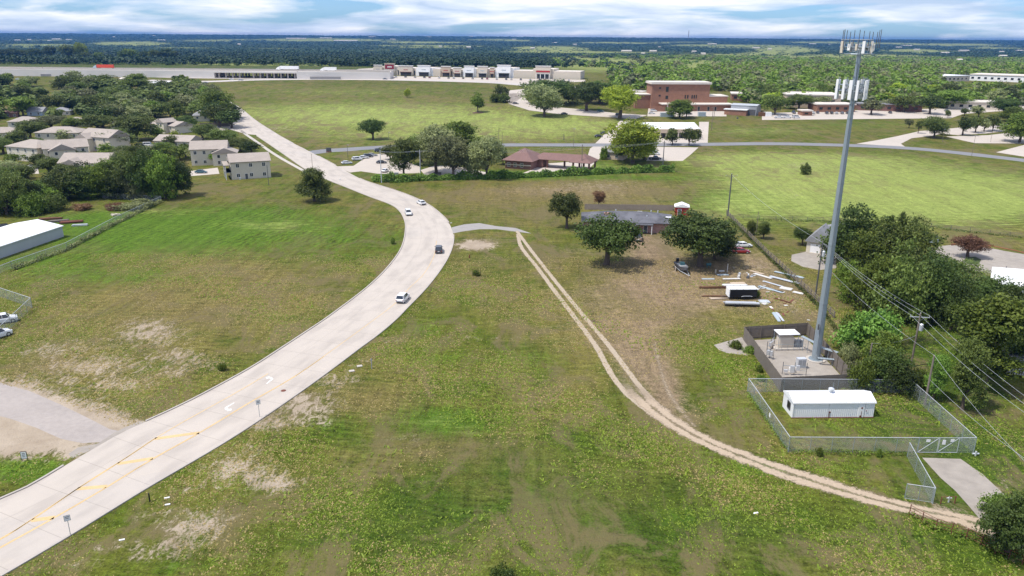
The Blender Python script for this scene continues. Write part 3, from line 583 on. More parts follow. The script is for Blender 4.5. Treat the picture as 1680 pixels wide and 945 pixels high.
def house(p0, p1, D, eave, rise, wall, roofm, label, kind='gable', axis='x', name='apartment_building', cat='building', group=None, wins=(), left=(), rightw=(), ov=.5, hip=None, doors=(), wing=None, trim=True):
    a, b = G(*p0), G(*p1); e, L_ = local_empty(name, a, b, label, cat, group)
    MB().box(0, L_, 0, D, -1.2, eave).build('wall', wall, e)
    if kind == 'gable':
        zt_ = eave + rise
        if axis == 'x':
            for x in (0, L_ - .2): g = MB(); g.add([(x, 0, eave), (x, D, eave), (x, D / 2, zt_ - .05), (x + .2, 0, eave), (x + .2, D, eave), (x + .2, D / 2, zt_ - .05)], [(0, 1, 2), (3, 5, 4), (0, 3, 4, 1), (1, 4, 5, 2), (2, 5, 3, 0)]).build('gable', wall, e)
        else:
            for y in (0, D - .2): g = MB(); g.add([(0, y, eave), (L_, y, eave), (L_ / 2, y, zt_ - .05), (0, y + .2, eave), (L_, y + .2, eave), (L_ / 2, y + .2, zt_ - .05)], [(0, 2, 1), (3, 4, 5), (0, 1, 4, 3), (1, 2, 5, 4), (2, 0, 3, 5)]).build('gable', wall, e)
    roof = roof_mb(L_, D, eave, kind, rise, ov, hip, axis).build('roof', roofm, e)
    for w in wins: opening(e, 'window', *w, mull=1)
    for w in doors: opening(e, 'door', *w, m=M_dgrey)
    for w in left: opening(e, 'window', *w, side='left')
    for w in rightw: opening(e, 'window', *w, side='right', L_=L_)
    if wing:       # a projecting gabled bay: (x0, x1, y projection, eave, rise)
        x0, x1, pr, ev, rs = wing
        MB().box(x0, x1, -pr, -.003, -1.2, ev).build('bay', wall, e)
        r_ = roof_mb(x1 - x0, pr + D / 2, ev, 'gable', rs, .4, axis='y'); r_.v = [(x + x0, y - pr, z) for x, y, z in r_.v]; r_.build('bay_roof', roofm, e)
        MB().add([(x0, -pr, ev), (x1, -pr, ev), ((x0 + x1) / 2, -pr, ev + rs - .05), (x0, -pr + .2, ev), (x1, -pr + .2, ev), ((x0 + x1) / 2, -pr + .2, ev + rs - .05)], [(0, 1, 2), (3, 5, 4), (0, 3, 4, 1), (1, 4, 5, 2), (2, 5, 3, 0)]).build('bay_gable', wall, e)
        q = (x1 - x0) / 4
        for xx in (x0 + q * .8, x0 + q * 2.3):
            opening(e, 'window', xx, xx + 1.1, ev - 1.9, ev - .6, y=-pr)
            opening(e, 'window', xx, xx + 1.1, .8, 2.2, y=-pr)
    return e, L_
def vents(e, spots, m=M_alu):
    for x, y, z in spots: MB().tube([(x, y, z - .3), (x, y, z + .45)], .18, 8).build('roof_vent', m, e)
GA = 'cream apartment blocks left of the road'
def two_storey(L_, n, ev, z2=True):
    w = []
    for k in range(n):
        x = L_ * (k + .5) / n - .55; w.append((x, x + 1.1, ev - 2.0, ev - .6))
        if z2: w.append((x, x + 1.1, .9, 2.2))
    return w
def apt(p0, p1, D, topeave, rise, label, kind='hip', n=4, wing=None, axis='x', m=M_cream, roof=None, leftn=2, ground=True):
    a, b = G(*p0), G(*p1); L_ = (b - a).length; ev = max(2.6, hgt(a, topeave))
    return house(p0, p1, D, ev, rise, m, roof or M_sht, label, kind, axis, group=GA if roof is None else None, wins=two_storey(L_, n, ev, ground and ev > 4.2), left=[(D * (k + .5) / leftn - .5, D * (k + .5) / leftn + .5, ev - 2, ev - .7) for k in range(leftn)], wing=wing)
# nearest block, seen corner on
e, L_ = apt((381,295), (445,291), 11, 267, 2.6, 'cream two storey apartment block standing alone at the edge of the mown field', 'gable', 3)
for y in (.3, 4.0, 7.6, 10.8): MB().box(-2.2, -1.9, y - .15, y + .15, -.5, 5.3).build('porch_column', M_white, e); MB().box(-2.2, -.003, .0, 10.9, 2.7, 2.95).build('balcony_floor', M_white, e); MB().box(-2.22, -2.16, .4, 10.5, 2.96, 3.9).build('balcony_rail', M_cream, e)
MB().box(-2.6, -.55, -.3, 11.3, 5.5, 5.75).build('porch_roof', M_sht, e); opening(e, 'door', 5.0, 6.0, 0, 2.1, m=M_dgrey, fr=M_white)
MB().box(2.5, 3.3, -.9, -.1, 0, .8).build('air_conditioner', M_alu, e)
apt((60,237), (131,237), 13, 218, 2.4, 'long cream apartment block with hipped taupe roof and four front windows', 'hip', 5)
apt((134,246), (182,250), 12, 223, 3.2, 'tall cream apartment block with gabled wing beside the parked cars', 'gable', 3, wing=(1, 9, 3, 6.0, 2.4))
apt((14,262), (64,266), 14, 240, 2.6, 'wide cream apartment block behind two small round trees', 'hip', 4)
apt((75,268), (148,263), 12, 245, 3.0, 'cream apartment block with broad gable and white porch posts', 'gable', 4, wing=(2, 12, 3, 5.5, 2.6))
apt((100,290), (178,290), 13, 268, 3.2, 'cream apartment block just behind the dark tree belt', 'gable', 4, wing=(1, 11, 3, 4.6, 2.6))
apt((-22,232), (36,230), 12, 219, 2.4, 'cream apartment block cut by the left picture edge', 'hip', 4)
apt((255,246), (312,248), 11, 231, 2.4, 'low cream apartment block with brown roof beside the parked van', 'gable', 4)
apt((315,272), (374,270), 12, 246, 3.0, 'cream apartment block with gabled porch next to the teal car', 'gable', 4, wing=(9, 19, 3, 5.3, 2.2))
apt((246,214), (288,220), 12, 202, 2.2, 'cream block with white two storey portico posts behind trees', 'gable', 3, wing=(11, 18, 2.5, 6, 2.))
apt((183,215), (211,214), 11, 203, 2.2, 'small cream block with pale hipped roof in the middle of the trees', 'hip', 3)
apt((102,209), (143,208), 12, 201, 2.4, 'pale roofed block between tree crowns, second row back', 'hip', 3)
apt((14,210), (62,209), 12, 200, 2.4, 'hip roofed block near the left edge, second row back', 'hip', 3)
apt((45,190), (70,190), 10, 184, 2.6, 'blue grey house with steep gable among the trees', 'gable', 2, m=M_blueg, roof=M_shg)
apt((84,190), (116,189), 10, 183, 2.2, 'pale grey roofed house among the trees', 'hip', 3, m=M_beige, roof=M_shg)
apt((8,193), (30,192), 9, 188, 1.6, 'low red house at the far left among the trees', 'gable', 2, m=M_bred, roof=M_shb)
apt((309,182), (332,182), 9, 174, 1.6, 'small white house near the bend of the road', 'hip', 2, m=M_white, roof=M_sht)
apt((318,200), (344,199), 10, 190, 3.0, 'cream house with steep dark grey hipped roof beside the road', 'hip', 2, m=M_cream, roof=M_shg)
apt((244,142), (272,143), 14, 136, 1.4, 'white metal warehouse just before the highway', 'gable', 2, m=M_white, roof=M_ribw, ground=False)
apt((197,138), (213,138), 10, 130, 1.2, 'small pale shed roofed building before the highway', 'gable', 2, m=M_beige, roof=M_flat, ground=False)
# ranch house
rh, L_ = house((957,379), (1104,383), 11, 2.9, 2.1, M_bpink, M_shd, 'pink brick ranch house with long dark hipped roof behind two oaks', 'hip', name='ranch_house', cat='house', hip=8.5, wins=[(6, 7.6, 1, 2.2), (11, 12.6, 1, 2.2), (24.3, 26.2, .9, 2.1)], doors=[(17.5, 18.5, 0, 2.1)], left=[(3, 5, 1, 2.2)], ov=.7)
MB().box(14.5, 20.0, -2.4, -.003, 2.70, 2.86).build('porch_roof', M_shd, rh); MB().box(19.5, 19.7, -2.3, -2.1, 0, 2.69).box(14.8, 15, -2.3, -2.1, 0, 2.69).build('porch_post', M_white, rh)
MB().box(6, 8.2, 3.2, 4.0, 4.0, 4.9).build('chimney', M_bpink, rh); vents(rh, [(9.5, 6.4, 4.9), (20, 7, 4.7), (22, 7, 4.7), (18.5, 2.8, 4.1)], M_alu)
MB().box(16, 17.4, 6.6, 7.5, 4.6, 4.75).box(24, 25.6, 2.8, 3.9, 4.0, 4.1).build('roof_patch', M_white, rh)
# wood privacy fence behind it, red shed
def plank_fence(pts, h, m, label, name='wooden_fence', px=True, board=.14, cat='fence', gap=.012, posts=True, x=0):
    w = [G(*p) for p in pts] if px else pts
    e = empty(name, w[0], 0, label, cat); o = w[0]
    mb = MB(); pb = MB(); rr = random.Random(5)
    for a, b in zip(w, w[1:]):
        d = b - a; L_ = math.hypot(d.x, d.y); u = Vector((d.x, d.y, 0)).normalized(); n = Vector((-u.y, u.x, 0))
        M_ = Matrix(((u.x, n.x, 0, a.x - o.x), (u.y, n.y, 0, a.y - o.y), (0, 0, 1, a.z - o.z), (0, 0, 0, 1))); mb.M = M_; pb.M = M_
        k = 0.0
        while k < L_ - board * .5: hh = h + rr.uniform(-.04, .03); mb.box(k, min(k + board - gap, L_), 0, .025, .04, hh); k += board
        if posts:
            for q in range(int(L_ / 2.4) + 1): pb.box(q * 2.4, q * 2.4 + .1, .06, .16, -.1, h - .05)
        pb.box(.06, L_ - .06, .027, .057, .4, .49).box(.06, L_ - .06, .027, .057, h - .45, h - .36)
    mb.build('boards', m, e); pb.build('posts_and_rails', m, e); return e
plank_fence([(959,344),(1060,345),(1106,346)], 1.9, mat('pale_weathered_wood', (.27, .225, .185), .9, .3, 1.5), 'weathered board fence behind the ranch house', board=.2)
sh, sl_ = house((1107,353), (1129,354), 3.6, 2.7, .9, M_red, M_white, 'small red shed with white roof at the end of the ranch house', 'gable', 'y', name='garden_shed', cat='shed', doors=[(.9, 1.9, 0, 2)], ov=.3)
# brick bank
bk, bl_ = house((829,276), (871,279), 16, 3.6, 4.4, M_bred, M_shb, 'red brick office with steep brown hipped roof and drive-through canopy', 'hip', name='bank_building', cat='building', wins=[(1, 2.2, 1, 2.6), (4, 5.2, 1, 2.6), (7, 8.2, 1, 2.6)], ov=1.2)
MB().box(0, bl_, -.16, -.003, 1.6, 2.0).build('brick_band', M_beige, bk)
r_ = roof_mb(26, 7, 3.6, 'hip', 2.4, .6); r_.v = [(x + bl_ - 2, y + 8, z) for x, y, z in r_.v]; r_.build('canopy_roof', M_shb, bk)
r_ = roof_mb(8.5, 11, 3.62, 'hip', 2.9, .6, axis='y'); r_.v = [(x + bl_ + 16, y + 5, z) for x, y, z in r_.v]; r_.build('canopy_roof', M_shb, bk)
for x, y in ((bl_ + 4, 8.6), (bl_ + 16.6, 5.6), (bl_ + 23.6, 5.6), (bl_ + 16.6, 15), (bl_ + 23.6, 15), (bl_ + 10, 14.3), (bl_ + 20, 10)): MB().box(x, x + .7, y, y + .7, -.6, 3.55).build('brick_pillar', M_bred, bk)
MB().box(bl_, bl_ + 2.5, 8, 14.6, -.8, 3.6).build('wing', M_bred, bk)
# small house
house((992,261), (1022,263), 10, 3.3, 3.2, M_tan, M_shg, 'small tan house with steep grey roof half hidden by the bright tree', 'hip', name='small_house', cat='house', wins=[(1.2, 2.4, 1, 2.3), (5, 6.2, 1, 2.3)], left=[(3, 4.2, 1, 2.3)])
# long office with white metal roof
of, ol = house((1035,226), (1144,226), 24, 5.0, 2.2, M_tan, M_ribw, 'long tan office with pale low-pitched metal roof and columned porch', 'gable', name='office_building', cat='building', ov=1.0)
MB().box(12, ol - 1, -3.2, -.003, 3.0, 5.0).build('fascia', M_tan, of); MB().box(12.2, ol - 1.2, -.06, -.003, .1, 2.9).build('shopfront_glass', M_glass, of)
for k in range(8): MB().box(12.3 + k * (ol - 14.3) / 7, 12.9 + k * (ol - 14.3) / 7, -3.1, -2.5, -.3, 2.99).build('column', M_beige, of)
# brick hospital
hp, hl = local_empty('brick_hospital', G(1071,181), G(1166,181), 'three storey brown brick hospital block with pale roof slab and low wings', 'building')
pp = ppm(G(1118,181)); H1 = hgt(G(1118,181), 139)
MB().box(0, hl, 6, 24, -1, H1).build('main_block', M_bbrn, hp); MB().box(-.9, hl + .9, 5.2, 24.8, H1 + .003, H1 + 1.5).build('roof_slab', M_flat, hp)
MB().box(-11, -.003, 10, 24, -1, H1 * .56).build('wing', M_bbrn, hp); MB().box(-11.6, -.004, 9.4, 24.4, H1 * .56 + .003, H1 * .56 + .7).build('wing_roof', M_flat, hp)
MB().box(6, hl + 14, -5, 5.99, -1, 4.3).build('wing', M_bbrn, hp); MB().box(5.3, hl + 14.6, -6, 6.2, 4.303, 5.0).build('wing_roof', M_flat, hp)
MB().box(hl + .003, hl + 13.5, 6, 24, -1, H1 * .52).build('wing', M_bbrn, hp); MB().box(hl + .004, hl + 14, 5.9, 24.4, H1 * .52 + .003, H1 * .52 + .6).build('wing_roof', M_flat, hp)
for x0, x1, z0, z1 in ((5, 6.4, .82, .88), (10, 12, .70, .90), (10, 12, .42, .55), (5, 6.4, .52, .58), (24, 25, .44, .58), (25.8, 26.8, .44, .58), (29, 30, .44, .58), (30.6, 31.6, .44, .58), (32.2, 33, .44, .58)):
    opening(hp, 'window', x0, x1, H1 * z0, H1 * z1, y=6, fr=M_bbrn)
for x in (8, 12, 20, 31, 38, 43): opening(hp, 'door', x, x + 1.6, 0, 3, y=-5, fr=M_beige)
for x in (9, 13, 17): MB().box(x, x + .4, -5.6, -5.2, 0, 4.3).build('column', M_white, hp)
MB().box(-3, 7, -6.5, -6.2, -.5, 3.2).build('screen_wall', M_bbrn, hp)
gb, gl = house((1198,187), (1240,190), 14, 6.5, .7, M_grey, M_ribg, 'grey metal workshop with low brick front bay beside the hospital', 'gable', name='metal_workshop', cat='building', ov=.3)
MB().box(-3, gl * .68, -5, -.003, -.8, 3.6).build('brick_bay', M_bbrn, gb); MB().box(-3.5, gl * .68 + .5, -5.5, -.004, 3.603, 4.1).build('bay_roof', M_ribw, gb)
MB().box(gl * .68, gl - .5, -.1, -.003, .2, 4).build('roll_door', M_dgrey, gb)
# long school range behind the trees
for (p0, p1, D, H, lab, m, rm) in [((1290,176), (1378,178), 30, 9, 'long low school block with tan flat roof and dark brick', M_tan, M_flat), ((1340,184), (1402,184), 16, 5, 'orange brick school wing behind parked cars', M_bbrn, M_flat),
        ((1408,181), (1512,184), 20, 4.6, 'dark brick school wing under the street trees', M_bred, M_shg), ((1200,165), (1232,166), 20, 5, 'flat roofed brick annex behind the hospital', M_bbrn, M_flat),
        ((1316,190), (1332,190), 8, 3, 'small brick store with flat roof beside the school lot', M_bbrn, M_flat), ((1590,132), (1690,136), 40, 6, 'large pale roofed warehouse among the woods at right', M_white, M_flat), ((1548,134), (1590,133), 30, 5, 'long white shed roof showing between the trees at right', M_beige, M_ribw),
        ((1555,178), (1640,181), 22, 5, 'pale low building behind the lot trees at far right', M_beige, M_flat)]:
    e, l = house(p0, p1, D, H, .8, m, rm, lab, 'flat', name='long_building', cat='building', ov=.5)
    for k in range(int(l / 6)): opening(e, 'window', k * 6 + 1.5, k * 6 + 4, H * .35, H * .7, fr=m)
# shopping strip
SH = [(612,630,107,M_beige,0), (629,651,104.5,M_beige,1), (651,682,108,M_beige,2), (682,710,107.5,M_white,3), (710,722,110,M_beige,4), (722,742,109,M_tan,2), (742,759,111,M_beige,2), (759,781,108.5,M_white,3), (781,803,109,M_beige,3), (803,812,111,M_tan,2), (812,842,107,M_white,3), (842,874,112.5,M_beige,4), (874,908,108.5,M_beige,5), (908,952,113.5,M_beige,4)]
LAB = ['beige corner shop with tall windows at the left end of the strip', 'tall beige shop with maroon sign board', 'beige shop with orange-red entrance left of the white gabled shop', 'white fronted shop with dark entrance, first white one from the left', 'narrow plain beige wall bay between shops', 'tan shop with small pale sign, middle of the strip', 'low beige bay with two windows in mid strip', 'white shop with two storey window grid', 'beige shop with wide dark entrance right of the window-grid shop', 'narrow tan shop bay beside the big white shop', 'wide white shop with blue-grey sign', 'plain windowless beige store wall left of the red banded entrance', 'beige store entrance tower with red band and white portal', 'plain windowless beige store wall at the right end of the strip']
for i, (x0, x1, ty, m, k) in enumerate(SH):
    yb = 123.0 + (x0 - 612) * 7.5 / 340; ye = 123.0 + (x1 - 612) * 7.5 / 340
    a = G(x0, yb); b = G(x1, ye); e, l = local_empty('shop', a, b, LAB[i], 'shop', 'shops of the strip beyond the field'); h = hgt(a, ty); base = h * .78
    MB().box(0, l - .05, 1, 26, -1.5, base).build('wall', m, e); MB().box(0, l - .05, 1.3, 25.7, base + .003, base + .25).build('roof', M_flat, e)
    if k in (0, 1, 2, 3, 5):
        w0, w1 = l * .14, l * .86
        MB().box(w0, w1, -.8, .997, -1, h).build('facade_tower', m, e); MB().box(w0 - .4, w1 + .4, -1.2, 1.4, h + .003, h + .5).build('cornice', M_white if k != 1 else M_tan, e)
        MB().box(w0 + l * .08, w1 - l * .08, -.9, -.803, 0, h * .36).build('entrance', M_glass, e)
        MB().box(w0 + l * .05, w1 - l * .05, -2.2, -.81, h * .37, h * .41).build('awning', {2: M_rust, 1: M_dgrey}.get(k, M_grey), e)
        if k == 1:
            sg = MB().box(w0 + .5, w1 - .5, -1.0, -.803, h * .56, h * .93).build('sign_board', M_maroon, e)
            mb = MB(); r2 = random.Random(3); xx = w0 + (w1 - w0) * .3
            while xx < w1 - (w1 - w0) * .28: mb.box(xx, xx + .55, -1.06, -1.003, h * .68, h * (.78 + r2.random() * .04)); xx += .9
            mb.build('sign_lettering', M_white, sg)
        elif k == 5:
            MB().box(w0 + .6, w1 - .6, -1.0, -.803, h * .52, h * .66).build('red_band', M_red, e)
            for q in range(4): MB().box(w0 + .6 + q * (w1 - w0 - 1.8) / 3, w0 + 1.2 + q * (w1 - w0 - 1.8) / 3, -2.4, -1.9, -.5, h * .37).build('portal_post', M_white, e)
        else:
            mb = MB(); c = (w0 + w1) / 2
            for q in range(5): mb.box(c - 2.4 + q, c - 1.7 + q, -.9, -.803, h * .58, h * .66)
            mb.build('sign_lettering', {2: M_red, 3: M_blueg}.get(k, M_grey), e)
    if k in (0, 2):
        for q in (.04, .89): MB().box(l * q, l * q + l * .07, .9, .997, .5, base * .7).build('window', M_glass, e)
# distant roofs and radio mast
FAR = [(24,68,14),(45,67,10),(85,66,22),(108,67,14),(78,69,10),(258,68,20),(250,60,8),(470,65,50),(548,69,60),(605,62,18),(640,66,14),(720,79,8),(765,80,12),(525,64,30),(700,62,12),(770,61,10),(1020,87,26),(1066,87,18),(1052,92,10),(1135,88,12),(1150,92,12),(1162,74,22),(1235,81,18),(1260,83,10),(1328,74,18),(1359,75,8),(1395,76,10),(1480,77,26),(1470,80,16),(1500,84,14),(1575,86,24),(1545,90,20),(1640,88,12),(1668,86,18),(870,82,12),(940,75,10),(1222,67,6),(1640,96,20),(1570,104,14),(905,72,14),(390,75,8),(185,62,6),(1410,75,6),(1080,80,6),(840,66,10)]
fp = None
for i, (px, py, w) in enumerate(FAR):
    a = G(px, py); l = .62 * w / ppm(a); k = min(1.0, l / 40)
    if fp is None:
        fp = empty('distant_building', (0, 0, 0), 0, 'tiny pale roof far off among the woods', 'building', 'tiny pale roofs scattered through the far woods')
        MB().box(0, 1, 0, .5, 0, .5).build('wall', M_beige, fp); MB().add([(-.02, -.02, .5), (1.02, -.02, .5), (1.02, .52, .5), (-.02, .52, .5), (-.02, .25, .72), (1.02, .25, .72)], [(0, 1, 5, 4), (2, 3, 4, 5), (0, 4, 3), (1, 2, 5), (0, 3, 2, 1)]).build('roof', M_flat, fp); e = fp
    else: e = copy_tree(fp)
    e.location = (a.x, a.y, a.z + 4); e.scale = (l, max(14, min(l * .8, 60)), 9 + l * .03)
a = G(1129, 66); mh = 78; 
mb = MB(); mb.tube([(0, 0, 0), (0, 0, 150)], [3, 2.5], 3); mast = tag(mb.build('radio_mast', M_rust), 'thin radio mast rising above the horizon right of centre', 'mast'); mast.location = (a.x, a.y, a.z)
mast.scale = (1, 1, hgt(a, 50) / 150 if hgt(a, 50) < 119 else 1.2)

# white barn at the left edge
ba, bb = G(-160, 480), G(105, 388)
d, n, L_ = frame_of(ba, bb); e = empty('metal_barn', (ba.x, ba.y, 0), math.atan2(d.y, d.x), 'long white metal barn roof at the left edge of the grass field', 'barn')
h = hgt(bb, 371); MB().box(0, L_, 0, 15, -.1, h).build('wall', M_ribg, e); r_ = roof_mb(L_, 15, h, 'gable', 1.5, .25).build('roof', M_ribw, e)
MB().box(-.3, L_ + .3, -.36, -.28, h - .1, h + .12).build('gutter', M_alu, e)
# tan house with garage at right
gh, gl = house((1322,413), (1350,417), 11, 3.0, 2.8, M_cream, M_shg, 'cream house with white garage door and curved concrete drive', 'gable', 'y', name='garage_house', cat='house', ov=.5, rightw=[(3, 4, 1, 2)])
opening(gh, 'garage_door', gl * .22, gl * .80, .05, 2.4, m=M_white, fr=M_cream, mull=0)
r_ = roof_mb(9, 12, 3.0, 'hip', 3.0, .5); r_.v = [(x + gl * .2, y + 8, z) for x, y, z in r_.v]; r_.build('rear_roof', M_shg, gh); MB().box(gl * .2, gl * .2 + 9, 11.003, 19.5, -.5, 3).build('rear_wall', M_cream, gh)
house((1625,486), (1715,500), 13, 3.2, 2.2, M_white, M_ribw, 'white roofed house behind dark trees at the right edge', 'hip', name='white_house', cat='house', wins=[(4, 5.5, 1, 2.2), (9, 10.5, 1, 2.2)], ov=.7)
pc = empty('porch_house', G(1655, 618), R(-12), 'white railed porch peeking between dark trees near the right edge', 'house')
MB().box(0, 12, 3, 12, -.2, 3).build('wall', M_white, pc); MB().box(-.3, 12, 0, 2.99, .3, .5).build('porch_floor', M_concd, pc)
r_ = roof_mb(12, 12, 3.1, 'hip', 2.2, .3).build('roof', M_shg, pc)
mb = MB()
for k in range(30): mb.box(k * .4, k * .4 + .06, .0, .05, .5, 1.4)
mb.box(-.1, 12, -.02, .07, 1.4, 1.48); mb.build('railing', M_white, pc)
for k in range(5): MB().box(k * 2.9, k * 2.9 + .2, .1, .3, .5, 3.05).build('porch_post', M_white, pc)
# ------------------------------------------------------------ equipment shelter
A_, B_ = G(1299, 686), G(1432, 685)
d, n, L_ = frame_of(A_, B_); sh = empty('equipment_shelter', (A_.x, A_.y, 0), math.atan2(d.y, d.x), 'long white metal equipment shelter inside the chain-link yard', 'shelter')
D = 3.9; MB().box(0, L_, 0, D, -.02, 2.45).build('wall', M_ribw, sh)
gy_ = roof_mb(L_, D, 2.5, 'gable', .75, .12).build('roof', M_ribw, sh)
for x in (0, L_ - .1): MB().add([(x, 0, 2.45), (x, D, 2.45), (x, D / 2, 3.2), (x + .1, 0, 2.45), (x + .1, D, 2.45), (x + .1, D / 2, 3.2)], [(0, 1, 2), (3, 5, 4), (0, 3, 4, 1), (1, 4, 5, 2), (2, 5, 3, 0)]).build('gable', M_ribw, sh)
opening(sh, 'window', 1.0, 2.0, .95, 1.95, side='left', m=M_black, fr=M_dgrey); MB().box(-.10, L_ + .1, -.08, -.004, 0, .12).build('base_trim', M_rust, sh)
MB().box(-.14, L_ + .14, -.17, -.125, 2.40, 2.54).build('gutter', M_white, sh)
vt = MB().tube([(6.3, 1.9, 3.2), (6.3, 1.9, 3.75)], .13, 10).tube([(6.3, 1.9, 3.65), (6.3, 1.9, 3.95), (6.3, 1.9, 4.1)], [.42, .42, .15], 14).build('roof_ventilator', M_alu, sh)
MB().tube([(6.8, 2.4, 3.0), (6.8, 2.4, 4.6)], .03, 6).build('antenna', M_galv, sh)
for x, z, w in ((5.55, .0, .05), (5.5, .85, .22), (10.4, .3, .06), (10.3, 1.5, .25), (10.2, .1, .3), (11.1, 1.1, .12)): MB().box(x, x + w, -.09, -.004, z, z + (.8 if w < .1 else w)).build('conduit_box', M_rust, sh)
MB().box(9.9, 10.8, -.06, -.004, .1, 2.1).build('door', M_white, sh)
for x in (.2, 5.4, 10.9):
    MB().box(x, x + .03, -.03, -.004, .1, 2.4).build('seam_strip', M_grey, sh)
# chain-link fences
def chain_mat():
    t = NT('chain_link'); uv = t.obj(); s_ = t.n('ShaderNodeSeparateXYZ'); t.L(uv, s_.inputs[0])
    h = t.math('ADD', s_.outputs[0], s_.outputs[1])
    a = t.math('ABSOLUTE', t.math('SUBTRACT', t.math('FRACT', t.math('MULTIPLY', t.math('ADD', h, s_.outputs[2]), 12)), .5)); b = t.math('ABSOLUTE', t.math('SUBTRACT', t.math('FRACT', t.math('MULTIPLY', t.math('SUBTRACT', h, s_.outputs[2]), 12)), .5))
    m_ = t.math('LESS_THAN', t.math('MINIMUM', a, b), .075)
    t.set(t.b.inputs['Base Color'], (.42, .45, .45)); t.b.inputs['Metallic'].default_value = .2; t.b.inputs['Roughness'].default_value = .5
    tr = t.n('ShaderNodeBsdfTransparent'); ms = t.n('ShaderNodeMixShader'); t.L(m_, ms.inputs[0]); t.L(tr.outputs[0], ms.inputs[1]); t.L(t.b.outputs[0], ms.inputs[2]); t.L(ms.outputs[0], t.out.inputs[0]); return t.m
M_chain = chain_mat()
def chain_fence(pts, h, label, step=3.0, px=True, barbed=False, cat='fence', name='chain_link_fence', mid=False):
    w = [G(*p) for p in pts] if px else pts; o = w[0]; e = empty(name, o, 0, label, cat); net = MB(); rail = MB(); 
    for a, b in zip(w, w[1:]):
        n_ = max(1, int(round((b - a).length / step))); 
        net.add([tuple(a - o), tuple(b - o), tuple(b - o + Vector((0, 0, h))), tuple(a - o + Vector((0, 0, h)))], [(0, 1, 2, 3)])
        rail.tube([a - o + Vector((0, 0, h)), b - o + Vector((0, 0, h))], .045, 6)
        if mid: rail.tube([a - o + Vector((0, 0, .05)), b - o + Vector((0, 0, .05))], .02, 5)
        for k in range(n_ + (1 if b is w[-1] else 0)):
            p = a.lerp(b, k / n_) - o; MB().tube([p - Vector((0, 0, .1)), p + Vector((0, 0, h + (.35 if barbed else .05)))], .05 if k == 0 else .035, 8).build('post', M_galv, e)
        if barbed:
            for z in (.12, .24, .34): rail.tube([a - o + Vector((0, 0, h + z)), b - o + Vector((0, 0, h + z))], .012, 4)
    net.build('mesh_panel', M_chain, e); rail.build('top_rail', M_alu, e); return e
H_F = hgt(G(1293, 742), 717)
YC = [(1293,742), (1226,643), (1491,645), (1597,743)]
cf = chain_fence([(1504,743)] + YC[:1] + YC[1:] + [(1570,743.3)], H_F, 'galvanised chain-link fence round the white equipment shelter', 3.0)
gt = empty('chain_link_gate', G(1504.6, 743), 0, 'double chain-link gate with crossed braces and small signs', 'gate'); g0, g1 = G(1504.6, 743), G(1569.5, 743.3); v = g1 - g0; gm_ = MB().add([(0, 0, .1), tuple(v + Vector((0, 0, .1))), tuple(v + Vector((0, 0, H_F))), (0, 0, H_F)], [(0, 1, 2, 3)]).build('mesh_panel', M_chain, gt)
h2 = v * .5
for a, b in (((0, 0, .1), (0, 0, H_F)), (h2 * .98 + Vector((0, 0, .1)), h2 * .98 + Vector((0, 0, H_F))), (h2 * 1.02 + Vector((0, 0, .1)), h2 * 1.02 + Vector((0, 0, H_F))), (v + Vector((0, 0, .1)), v + Vector((0, 0, H_F))), ((0, 0, H_F), v + Vector((0, 0, H_F))), ((0, 0, .1), v + Vector((0, 0, .1))), ((0, 0, .1), h2 + Vector((0, 0, H_F))), (h2 + Vector((0, 0, .1)), v + Vector((0, 0, H_F)))): MB().tube([a, b], .035, 6).build('gate_bar', M_alu, gt)
for f_, w_, z in ((.17, .55, H_F - .55), (.58, .45, H_F - .62), (.78, .5, H_F - .5)): q = v * f_; MB().box(q.x, q.x + w_, q.y - .06, q.y - .03, z - (.4 if f_ == .58 else .1), z + .3).build('sign', M_white, gt)
sg = G(1262, 695) - cf.location; MB().box(sg.x - .09, sg.x - .06, sg.y - .25, sg.y + .25, 1.1, 1.7).build('sign', M_white, cf)
chain_fence([(1530,827), (1488,750)], H_F * .95, 'short chain-link run slanting down from the yard gate', 3.5)
chain_fence([(1484,818), (1528,824.5), (1530,827)], 2.1, 'little chain-link cage panel at the end of the slanting run', 1.9, mid=True)
# old pipe-and-wire fence at bottom right
def rail_fence(pts, h, label, m, rails, step, r, name='rail_fence', px=True, cat='fence', lean=0.0):
    w = [G(*p) for p in pts] if px else pts; o = w[0]; e = empty(name, o, 0, label, cat); rb = MB(); rr = random.Random(9)
    for a, b in zip(w, w[1:]):
        n_ = max(1, int(round((b - a).length / step)))
        for z in rails:
            ps = [a.lerp(b, k / n_) - o + Vector((0, 0, z * h + rr.uniform(-.03, .03))) for k in range(n_ + 1)]; rb.tube(ps, r * .55, 5)
        for k in range(n_ + (1 if b is w[-1] else 0)):
            p = a.lerp(b, k / n_) - o; MB().tube([p - Vector((0, 0, .1)), p + Vector((rr.uniform(-lean, lean), rr.uniform(-lean, lean), h * rr.uniform(.95, 1.08)))], r, 7).build('post', m, e)
    rb.build('rails', m, e); return e
rail_fence([(1491,846), (1535,869), (1585,884), (1632,908), (1700,935)], 1.5, 'rusty pipe fence beside the dirt track at the bottom right', M_rust, (.25, .5, .75, .96), 1.3, .055, lean=.1)
rail_fence([(1192,352), (1222,382), (1260,420), (1298,455), (1342,497), (1368,522)], 1.5, 'dark wooden rail fence along the right side of the junk yard', MATS['weathered_wood'], (.3, .6, .92), 2.4, .13, lean=.04)
rail_fence([(1192,358), (1300,361), (1400,365)], 1.2, 'dark wire fence between the mown yard and the tall grass field', M_dgrey, (.3, .6, .95), 5, .06)
rail_fence([(1495,370), (1560,376), (1690,391)], 1.2, 'wire fence behind the circular drive at right', M_dgrey, (.3, .6, .95), 5, .06)
chain_fence([(265,330), (190,365), (110,408), (20,440), (-40,465)], 1.7, 'weedy chain-link fence running down beside the barn', 4)
